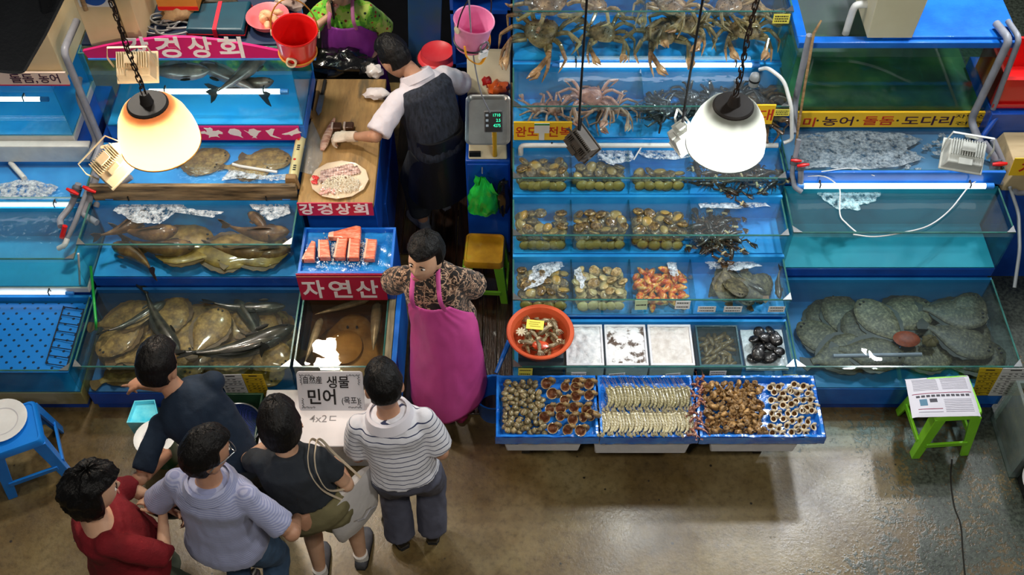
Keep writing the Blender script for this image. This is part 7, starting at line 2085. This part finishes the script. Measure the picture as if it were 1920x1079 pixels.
def top(P, name, mat, sleeve=.9, u0=-.12, infl=.012, loose=.0, flare=.0, seed=1, amp=.005, u1=1.02, long=False, slr=.058):
    b = MB(); P['torso'](b, infl + loose, u0, u1, flare)
    for s_, e_, w_ in P['arms']:
        b.ell(s_, (.060 * P['k'] + loose * .5,) * 3, 16, 10)
        L1 = (e_ - s_).length; pts, rr = [s_], [slr * .86 + loose * .6]
        if sleeve <= 1:
            pts += [s_.lerp(e_, sleeve * .5), s_.lerp(e_, sleeve)]; rr += [slr * .98 + loose, slr * .95 + loose * 1.6]
        else:
            pts += [s_.lerp(e_, .5), e_, e_.lerp(w_, sleeve - 1)]; rr += [slr * .92 + loose, slr * .85 + loose, slr * .72 + loose]
        b.tube(pts, rr, 16)
    return give(remeshed(b, .011, 4, fn=folds(seed, amp)), name, mat, P['t'])


def bottoms(P, name, mat, upto=1.95, r=(.105, .095, .072, .066), seed=1, amp=.005, u1=.25, infl=.008):
    b = MB(); P['torso'](b, infl, -.3, u1)
    g = P['girth'] ** .6 * P['k']
    for hp, kn, an in P['legs']:
        if upto <= 1: pts, rr = [hp + V((0, 0, .05)), hp.lerp(kn, upto * .5), hp.lerp(kn, upto)], [r[0], r[1], r[2]]
        else: pts, rr = [hp + V((0, 0, .05)), hp.lerp(kn, .5), kn, kn.lerp(an, (upto - 1) * .55), kn.lerp(an, upto - 1)], [r[0], r[1], r[2], r[3], r[3]]
        b.tube(pts, [x * g for x in rr], 18)
    return give(remeshed(b, .011, 4, fn=folds(seed, amp)), name, mat, P['t'])


def shoes(P, mat, toe=(0, 0), name='shoe', sock=None, sole=None):
    for i, (hp, kn, an) in enumerate(P['legs']):
        a = toe[i]; f = V((sin(a), cos(a), 0)); s_ = V((cos(a), -sin(a), 0))
        b = MB(); rings = []
        for y, w_, z1 in ((-.075, .026, .055), (-.06, .036, .075), (-.02, .040, .088), (.04, .044, .075), (.10, .048, .055), (.15, .042, .045), (.18, .022, .036)):
            c = V((an.x, an.y, 0)) + f * (y + .02)
            rings.append([c + s_ * cos(q) * w_ + V((0, 0, max(.002, z1 * (.5 + .5 * sin(q))))) for q in [2 * pi * j / 16 for j in range(16)]])
        b.loft(rings); o = b.build(name, mat, P['t'], w=False)
        if sole:
            r2 = [[V((p.x, p.y, .001 if p.z < .02 else .014)) + (V((p.x, p.y, 0)) - V((an.x, an.y, 0)) - f * .05) * .04 for p in ring] for ring in rings]
            MB().loft(r2).build('sole', sole, o, w=False)
        if sock: MB().tube([an + V((0, 0, -.03)), an + V((0, 0, .035))], [.042, .042], 16).build('sock', sock, P['t'], w=False)


def collar(P, mat, r=.072, hgt=.035, name='collar'):
    n, d = P['neck'], P['sfr'](1)[0]
    u = d.orthogonal(); v = d.cross(u); b = MB()
    b.loft([[n + d * z - d * .03 + (u * cos(a) + v * sin(a)) * q for a in [2 * pi * i / 24 for i in range(24)]] for q, z in ((r + .022, -.014), (r + .008, hgt), (r - .004, hgt + .004), (r, -.005))])
    b.build(name, mat, P['t'], w=False)


def cloth_mat(name, fn, rough=.85):
    m, nt, out = nodes(name); b = N(nt, 'BsdfPrincipled'); nt.links.new(b.outputs[0], out.inputs[0]); b.inputs['Roughness'].default_value = rough
    b.inputs['Sheen Weight'].default_value = .15
    tc = N(nt, 'TexCoord'); nt.links.new(fn(nt, tc.outputs['Object']), b.inputs['Base Color'])
    f, _ = noisy(nt, 30, 3, stretch=(1, 1, .4)); bp = N(nt, 'Bump'); bp.inputs['Strength'].default_value = .35; bp.inputs['Distance'].default_value = .008
    nt.links.new(f, bp.inputs['Height']); nt.links.new(bp.outputs[0], b.inputs['Normal'])
    return m


def stripes(axis, per, frac, c0, c1, dist=.0):
    def f(nt, co):
        sx = N(nt, 'SeparateXYZ'); nt.links.new(co, sx.inputs[0])
        nzv = N(nt, 'TexNoise'); nzv.inputs['Scale'].default_value = 7; nt.links.new(co, nzv.inputs['Vector'])
        ma = N(nt, 'Math', operation='MULTIPLY_ADD'); nt.links.new(nzv.outputs['Fac'], ma.inputs[0]); ma.inputs[1].default_value = dist; nt.links.new(sx.outputs[axis], ma.inputs[2])
        d = N(nt, 'Math', operation='DIVIDE'); nt.links.new(ma.outputs[0], d.inputs[0]); d.inputs[1].default_value = per
        fr = N(nt, 'Math', operation='FRACT'); nt.links.new(d.outputs[0], fr.inputs[0])
        return ramp(nt, fr.outputs[0], [(0, lin(c1)), (frac, lin(c0))], 'CONSTANT')
    return f


def blotch(scale, stops, dist=0):
    def f(nt, co):
        n = N(nt, 'TexNoise'); n.inputs['Scale'].default_value = scale; n.inputs['Detail'].default_value = 2; n.inputs['Distortion'].default_value = dist
        nt.links.new(co, n.inputs['Vector'])
        return ramp(nt, n.outputs['Fac'], [(p, lin(c)) for p, c in stops], 'CONSTANT')
    return f


M_NAVY = pm('navy_jersey', '13263a', .85, col2='0f2032', ns=6, sheen=.0, bump=.3, bs=30)
M_CHAR = pm('charcoal_jersey', '2c323a', .85, col2='262c34', ns=6, sheen=.0, bump=.3, bs=30)
M_DENIM = pm('denim', '3c5674', .85, col2='4a688a', ns=10, bump=.3, bs=40)
M_DKTR = pm('dark_trousers', '20242a', .8, col2='1a1e24', ns=8, bump=.3, bs=30)
M_GREYTR = pm('grey_slacks', '585a6a', .75, col2='4e5060', ns=6, bump=.25, bs=24)
M_KHAKI = pm('khaki_twill', '77704f', .85, col2='6c6546', ns=8, bump=.3, bs=40)
M_MAROON = pm('maroon_knit', '7c0c1a', .85, col2='680814', ns=5, sheen=.0, bump=.4, bs=70)
M_SHOEB = pm('black_shoe', '15110f', .3, coat=.4)
M_SHOEG = pm('grey_shoe', '55565c', .6, col2='494a50', ns=20)
M_SOLE = pm('rubber_sole', '1a1a1c', .7)
M_SOCK = pm('white_sock', 'dcdad6', .9)
M_BELT = pm('leather_belt', '181210', .5)

# A: man in a navy tee leaning over the low tank
P = person('person in a navy tee leaning over the flatfish tank, one hand lowered, the other pointing', (-1.53, 2.80), radians(14), h=1.70, lean=(-.14, .20), mid=(.04, -.02), hips=(.03, -.06), head=(-.035, .05), gaze=(-.45, -.45),
           wrists=((-1.80, 2.80, .95), (-1.96, 3.14, 1.08)), poles=((-.5, -.7, 0), (.8, -.2, -.6)), hand_dir=((-.85, .15, -.35), (-.8, .45, -.35)), palm=((.2, .6, -.4), (0, -.2, -1)), curl=(.75, .8), point=(0, 1), feet=((-.10, -.02), (.12, -.04)))
top(P, 'navy_tee', M_NAVY, .85, u0=-.05, loose=.002, seed=3)
bottoms(P, 'dark_trousers', M_DKTR, 1.95, seed=4)
shoes(P, M_SHOEB, (-.1, .2))
# B: woman in maroon
P = person('person in a maroon knit top with dark curly hair, one hand at the chest', (-1.92, 2.25), radians(-58), h=1.58, lean=(-.045, -.02), head=(-.01, .05), gaze=(.05, -.15), fem=True, girth=1.16, belly=.02, skin=M_SKIN2, hair='curly',
           wrists=((-1.72, 2.46, 1.0), (-1.70, 2.38, 1.14)), poles=((-1, 0, -.3), (.5, .9, -.6)), hand_dir=(None, (-.55, .30, .35)), palm=(None, (-.4, -.1, -.8)), curl=(.5, .45), feet=((-.10, -.02), (.10, .10)))
top(P, 'maroon_top', M_MAROON, 1.15, u0=-.35, loose=.012, flare=.09, seed=9, u1=.93, slr=.062)
bottoms(P, 'grey_green_trousers', pm('sage_trousers', '5c6454', .85, col2='525a4c', ns=8), 1.8, seed=10)
shoes(P, pm('pink_sandal', 'a8706a', .6, col2='8a5650', ns=20), (0, .3), 'sandal', sole=M_SOLE)
c = V((.14, .14, 1.0)); q = P['arms'][0][2]
t = thing('handbag', 'black handbag held in front of the maroon top', 'bag', (-1.74, 2.50, .93))
MB().ell((0, 0, 0), (.12, .05, .085), 18, 10, 0, lambda d, p: V((p.x * (1 + .1 * d.z), p.y, p.z))).build('bag_body', pm('black_leather', '141214', .4, coat=.3), t, w=False)
MB().tube([(cos(a) * .07, 0, .06 + sin(a) * .09) for a in [pi * i / 12 for i in range(13)]], .007, 6).build('handle', M_BLACK, t, w=False)
# C: man in the fine check shirt
P = person('person in a finely striped grey-blue shirt and jeans, seen from behind at the front', (-1.42, 2.34), radians(-14), h=1.73, lean=(0, .05), head=(.0, .05), gaze=(-.55, -.25), girth=1.05, belly=.02,
           wrists=((-1.62, 2.55, .98), (-1.08, 2.42, .98)), poles=((-.7, -.7, 0), (.8, -.6, 0)), hand_dir=(None, (.55, .0, -.8)), palm=(None, (-.5, .6, 0)), curl=(.6, .75), feet=((-.11, 0), (.11, 0)), hair='short')
M_SHIRT = cloth_mat('fine_stripe_shirt', stripes(2, .0105, .5, 'a0a4c0', '868cb0', .004))
top(P, 'striped_shirt', M_SHIRT, .80, u0=-.12, loose=.012, flare=.04, seed=15, amp=.006)
collar(P, M_SHIRT)
bottoms(P, 'jeans', M_DENIM, 1.95, seed=16, amp=.007)
shoes(P, M_SHOEB)
hm = P['HM']
b = MB()
for s_ in (-1, 1): b.tube([(.064 * s_, .085, .008), (.080 * s_, .03, .012), (.082 * s_, -.02, .008), (.078 * s_, -.035, -.012)], .0022, 6)
for s_ in (-1, 1): b.tube([(.032 * s_ + .026 * cos(a), .098, .004 + .018 * sin(a)) for a in [2 * pi * i / 14 for i in range(15)]], .0018, 5)
o = b.build('glasses', M_STEEL, P['t'], w=False); o.matrix_local = hm
# D: woman in charcoal tee and shorts with a tote
P = person('person in a charcoal tee and khaki shorts with a white tote on the shoulder', (-.985, 2.57), radians(3), h=1.57, lean=(-.11, .06), mid=(-.02, 0), hips=(-.04, -.02), head=(-.015, .05), gaze=(.1, -.3), fem=True, girth=1.14, skin=M_SKIN2, hair='bob',
           wrists=((-1.22, 2.90, .98), (-.90, 2.76, .86)), poles=((-1, -.3, -.4), (.6, -.8, -.2)), feet=((-.115, -.035), (.115, .045)))
top(P, 'charcoal_tee', M_CHAR, .58, u0=.03, loose=.006, flare=.0, seed=21, amp=.006)
bottoms(P, 'khaki_shorts', M_KHAKI, .48, r=(.122, .122, .122, .1), seed=22, infl=.022, u1=.22)
shoes(P, M_SHOEG, (0, .1), 'sneaker', sock=M_SOCK, sole=M_SOLE)
sh_ = P['t'].matrix_basis @ P['arms'][1][0]
sh_ = Matrix.Translation((-.985, 2.57, 0)) @ Matrix.Rotation(radians(3), 4, 'Z') @ P['arms'][1][0]
t = thing('tote_bag', 'white canvas tote hanging from the shoulder of the charcoal tee', 'bag', (-.835, 2.60, .76), radians(-35))
b = MB(); rings = []
for z, wx, wy in ((.20, .022, .165), (.10, .045, .175), (-.04, .058, .175), (-.15, .050, .16), (-.20, .02, .14)):
    rings.append([V((cos(a) * wx * (1 + .2 * nz((cos(a), sin(a) * 2, z * 8))) + .03 * (.2 - z), sin(a) * wy, z + (.02 * cos(a * 2) if z > .15 else 0))) for a in [2 * pi * i / 28 for i in range(28)]])
b.loft(rings); tb = b.build('bag_body', pm('canvas_white', 'd6d2d0', .85, col2='cac6c6', ns=6, bump=.4, bs=18), t, w=False)
lp = Matrix.Rotation(radians(35), 4, 'Z') @ V((sh_.x + .835 - .015, sh_.y - 2.60, sh_.z - .76))
q_ = lambda x, y, z: Matrix.Rotation(radians(35), 4, 'Z') @ V((x, y, z))
for yq, dy in ((-.05, -.016), (.05, .016)):
    for g, mt, nm in ((0, pm('strap_cream', 'cfc0a8', .8), 'strap'), (.010, pm('strap_black', '1c1a1a', .8), 'strap_stripe')):
        MB().tube(spline([(.02, yq - .02, .19), lp + q_(.05 + dy, -.105, -.14), lp + q_(.01 + dy, -.098, .01), lp + q_(dy, -.055, .082), lp + q_(dy, 0, .096), lp + q_(dy, .055, .080), lp + q_(.01 + dy, .098, .0), lp + q_(.05 + dy, .105, -.14), (.02, yq + .03, .19)], 6), .0075 - .002 * (g > 0), 6, flat=.4).build(nm, mt, t, w=False) if g == 0 else None
MB().tube([(.085, -.06, .02), (.088, -.02, -.02), (.088, .03, .0), (.086, .07, -.03)], .004, 5).build('faint_print', pm('print_grey2', 'a8a6ac', .8), t, w=False)
# E: man in the striped polo
P = person('person in a white polo with thin navy stripes and grey slacks, arms folded', (-.56, 2.76), radians(2), h=1.63, lean=(-.05, .05), hips=(.0, -.03), head=(-.01, .055), gaze=(.2, -.35), girth=1.06, belly=.025,
           wrists=((-.64, 2.94, 1.0), (-.48, 2.96, 1.02)), poles=((-.35, -.3, -1), (.35, -.3, -1)), hand_dir=((.9, .1, .1), (-.9, .1, .1)), palm=((0, -1, 0), (0, -1, 0)), feet=((-.095, -.015), (.095, .015)), hair='crop')
M_POLO = cloth_mat('navy_stripe_polo', stripes(2, .030, .16, 'dcdce4', '2c3458', .030))
top(P, 'striped_polo', M_POLO, .80, u0=-.02, loose=.010, flare=.0, seed=31, amp=.006, slr=.066)
collar(P, pm('polo_collar', 'd8d4dc', .85))
bottoms(P, 'grey_slacks', M_GREYTR, 1.97, r=(.112, .105, .090, .088), seed=32, amp=.007)
shoes(P, M_SHOEB, (-.5, .05), sole=M_SOLE)

# F: woman in the pink apron, facing the customers
P = person('person in a long pink apron over a leopard-print top, facing the customers', (-.40, 3.76), pi - radians(8), h=1.58, lean=(.06, .02), hips=(-.01, 0), head=(.0, .045), gaze=(-.28, .18), fem=True, girth=1.05, skin=M_SKIN2, hair='fringe',
           wrists=((-.34, 3.96, .92), (-.50, 3.96, .92)), poles=((-1, .2, 0), (1, .2, 0)), feet=((-.10, .0), (.10, .0)))
M_LEO = cloth_mat('leopard_print', blotch(27, [(0, '120d0b'), (.44, '1f1512'), (.47, '7a5a44'), (.52, 'c9a88c'), (.57, '5a3c2c'), (.60, '16100e')], 1.2))
top(P, 'leopard_top', M_LEO, .88, u0=-.15, loose=.014, seed=41, slr=.066)
bottoms(P, 'dark_trousers', M_DKTR, 1.95, seed=42)
shoes(P, pm('pink_shoe', 'a02858', .4), (0, 0))
M_APR = pm('pink_apron', 'd0509c', .55, col2='c64690', ns=3, coat=.12, bump=.25, bs=9)
nk = P['neck']; sp_ = P['spine']
def apron(mat, wtop, wbot, ztop, zbot, P, seed, name):
    def fn(u, v):
        s_ = (u - .5) * 2; z = ztop + (zbot - ztop) * v
        vb = min(1, v / .22); A = radians(42 + 48 * vb) * s_
        rad_x = wtop + (wbot - wtop) * v ** .8; rad_y = .160 + .15 * v
        uu = max(0, min(1, (z - P['pel'].z) / (.5 * P['k'])))
        c_ = sp_(uu) if z > P['pel'].z else P['pel']
        fold = .012 * v * nz((s_ * 3.2 + seed, v * 2.0, 1)) + .008 * v * sin(s_ * 9 + seed) + .004 * nz((s_ * 8, v * 7, seed))
        return V((c_.x + sin(A) * (rad_x + fold), c_.y + .02 + cos(A) * (rad_y + fold) * (1 if abs(s_) < .9 else 1), z - .05 * v * (abs(s_) ** 3) * -1))
    b = MB().sheet(fn, 44, 44); o = b.build(name, mat, P['t'], w=False)
    so = o.modifiers.new('th', 'SOLIDIFY'); so.thickness = .004
    return fn
fn = apron(M_APR, .165, .245, 1.17, .20, P, 2.0, 'apron')
def straps(P, fn, mat, name='apron_strap'):
    for s_, u in ((-1, .12), (1, .88)):
        a = fn(u, .0); n = P['neck']
        MB().tube(spline([a + V((0, .004, -.02)), a.lerp(n, .5) + V((.035 * s_, .085, .02)), n + V((.066 * s_, .045, .035)), n + V((.062 * s_, -.03, .045)), n + V((.03 * s_, -.085, .03))], 6), .013, 8, mat and 0, flat=.3, up=(0, 1, .4)).build(name, mat, P['t'], w=False)
straps(P, fn, pm('pink_strap', 'd0569e', .6))
# G: fishmonger bending over the board
P = person('person in a dark knit vest and white shirt bending over the cutting board', (-.57, 5.25), radians(38), h=1.68, lean=(-.01, .06), mid=(0, -.05), hips=(.0, -.13), head=(-.05, .15, -.10), gaze=(.15, -.65), girth=1.04, hair='short',
           wrists=((-1.03, 5.06, 1.045), (-.50, 5.62, .98)), poles=((-.2, -.9, .2), (1, -.6, -.4)), hand_dir=((-1, .05, -.1), (-.8, .4, -.1)), palm=((0, 0, -1), (0, 0, -1)), curl=(.55, .5), feet=((-.10, -.02), (.14, .06)))
M_WSH = pm('white_shirt', 'd4ccd2', .8, col2='c8c0c6', ns=6, bump=.3, bs=24)
M_VEST = pm('navy_knit_vest', '1d212c', .8, stops=[(.35, lin('14171f')), (.6, lin('2a2f3c'))], ns=60, st=(1, 1, .15), bump=.4, bs=60)
top(P, 'white_shirt', M_WSH, .92, u0=.0, loose=.010, seed=51, slr=.068, amp=.007)
collar(P, M_WSH)
b = MB(); P['torso'](b, .034, -.12, .92, 0)
give(remeshed(b, .012, 4, fn=folds(52, .004)), 'knit_vest', M_VEST, P['t'])
bottoms(P, 'dark_trousers', M_DKTR, 1.78, r=(.115, .105, .088, .08), seed=53)
b = MB()
b.loft([oval(P['pel'] + V((0, .01, z)), V((1, 0, 0)), V((0, 1, 0)), .185 + q, .15 + q, 26) for z, q in ((.12, 0), (.0, .008), (-.25, .025), (-.45, .04))])
b.build('black_apron', pm('black_apron', '0e0e11', .5, coat=.2, bump=.3, bs=12), P['t'], w=False)
shoes(P, pm('grey_slipper', '6a6e78', .6), (0, .1), 'slipper', sock=pm('grey_sock', '70747e', .9))
w_ = P['arms'][0][2]; e_ = P['arms'][0][1]; d = (w_ - e_).normalized()
b = MB()
Dg = P['L']((-1, .05, -.1)) - P['L']((0, 0, 0)); Ng = P['L']((0, 0, -1)) - P['L']((0, 0, 0)); Dg.normalize()
hand(b, w_ + Dg * .012, Dg, Ng, Dg.cross(Ng) * -1, .55, 0, 1.17)
b.tube([w_ - d * .045, w_ + Dg * .03], [.036, .036], 14)
give(remeshed(b, .004, 2), 'white_glove', pm('cotton_glove', 'e4d4c2', .9, col2='d8c6b2', ns=20, bump=.3, bs=60), P['t'])
# H: woman in a green floral top at the back
P = person('person in a green floral top and purple apron, hand raised to the face', (-1.14, 6.12), pi - radians(4), h=1.58, lean=(0, .03), head=(.04, .05), gaze=(.1, .05), fem=True, girth=1.06, skin=M_SKIN2, hair='bob',
           wrists=((-.98, 5.98, .92), (-1.24, 5.98, 1.28)), poles=((-.5, -1, -.2), (1, -.1, -.6)), hand_dir=(None, (.35, -.05, .9)), palm=(None, (.4, .7, 0)), curl=(.5, .6))
def floral(nt, co):
    g = blotch(9, [(0, '5fae2a'), (.50, '8ccc3a'), (.60, 'b8d060')])(nt, co)
    v = N(nt, 'TexVoronoi'); v.inputs['Scale'].default_value = 26; nt.links.new(co, v.inputs['Vector'])
    m_ = ramp(nt, v.outputs['Distance'], [(.24, (1, 1, 1, 1)), (.26, (0, 0, 0, 1))])
    w_ = N(nt, 'TexWhiteNoise'); nt.links.new(v.outputs['Position'], w_.inputs['Vector'])
    c_ = ramp(nt, w_.outputs['Value'], [(0, lin('16381a')), (.55, lin('16381a')), (.56, lin('9a2c18')), (.8, lin('b84a20'))], 'CONSTANT')
    mx = N(nt, 'Mix', data_type='RGBA'); nt.links.new(m_, mx.inputs['Factor']); nt.links.new(g, mx.inputs['A']); nt.links.new(c_, mx.inputs['B'])
    return mx.outputs['Result']
top(P, 'floral_top', cloth_mat('green_floral', floral), 1.0, u0=-.15, loose=.012, seed=61, slr=.062)
bottoms(P, 'dark_trousers', M_DKTR, 1.95, seed=62)
shoes(P, M_SHOEB)
sp_ = P['spine']
M_APR2 = pm('purple_apron', '98389c', .55, col2='8a3090', ns=3, coat=.1, bump=.25, bs=9)
fn = apron(M_APR2, .175, .24, 1.22, .45, P, 5.0, 'apron')
straps(P, fn, pm('mauve_strap', 'b0648e', .6))
w_ = Matrix.Translation((-1.14, 6.12, 0)) @ Matrix.Rotation(pi - radians(4), 4, 'Z') @ P['arms'][1][2]
t = thing('phone', 'dark phone held to the face above the purple apron', 'phone', w_ + V((.04, -.03, .09)))
MB().bx(-.006, .006, -.035, .035, -.07, .07).build('phone_body', M_BLACK, t, w=False, bev=.003)

bpy.data.scenes.remove(WORK)
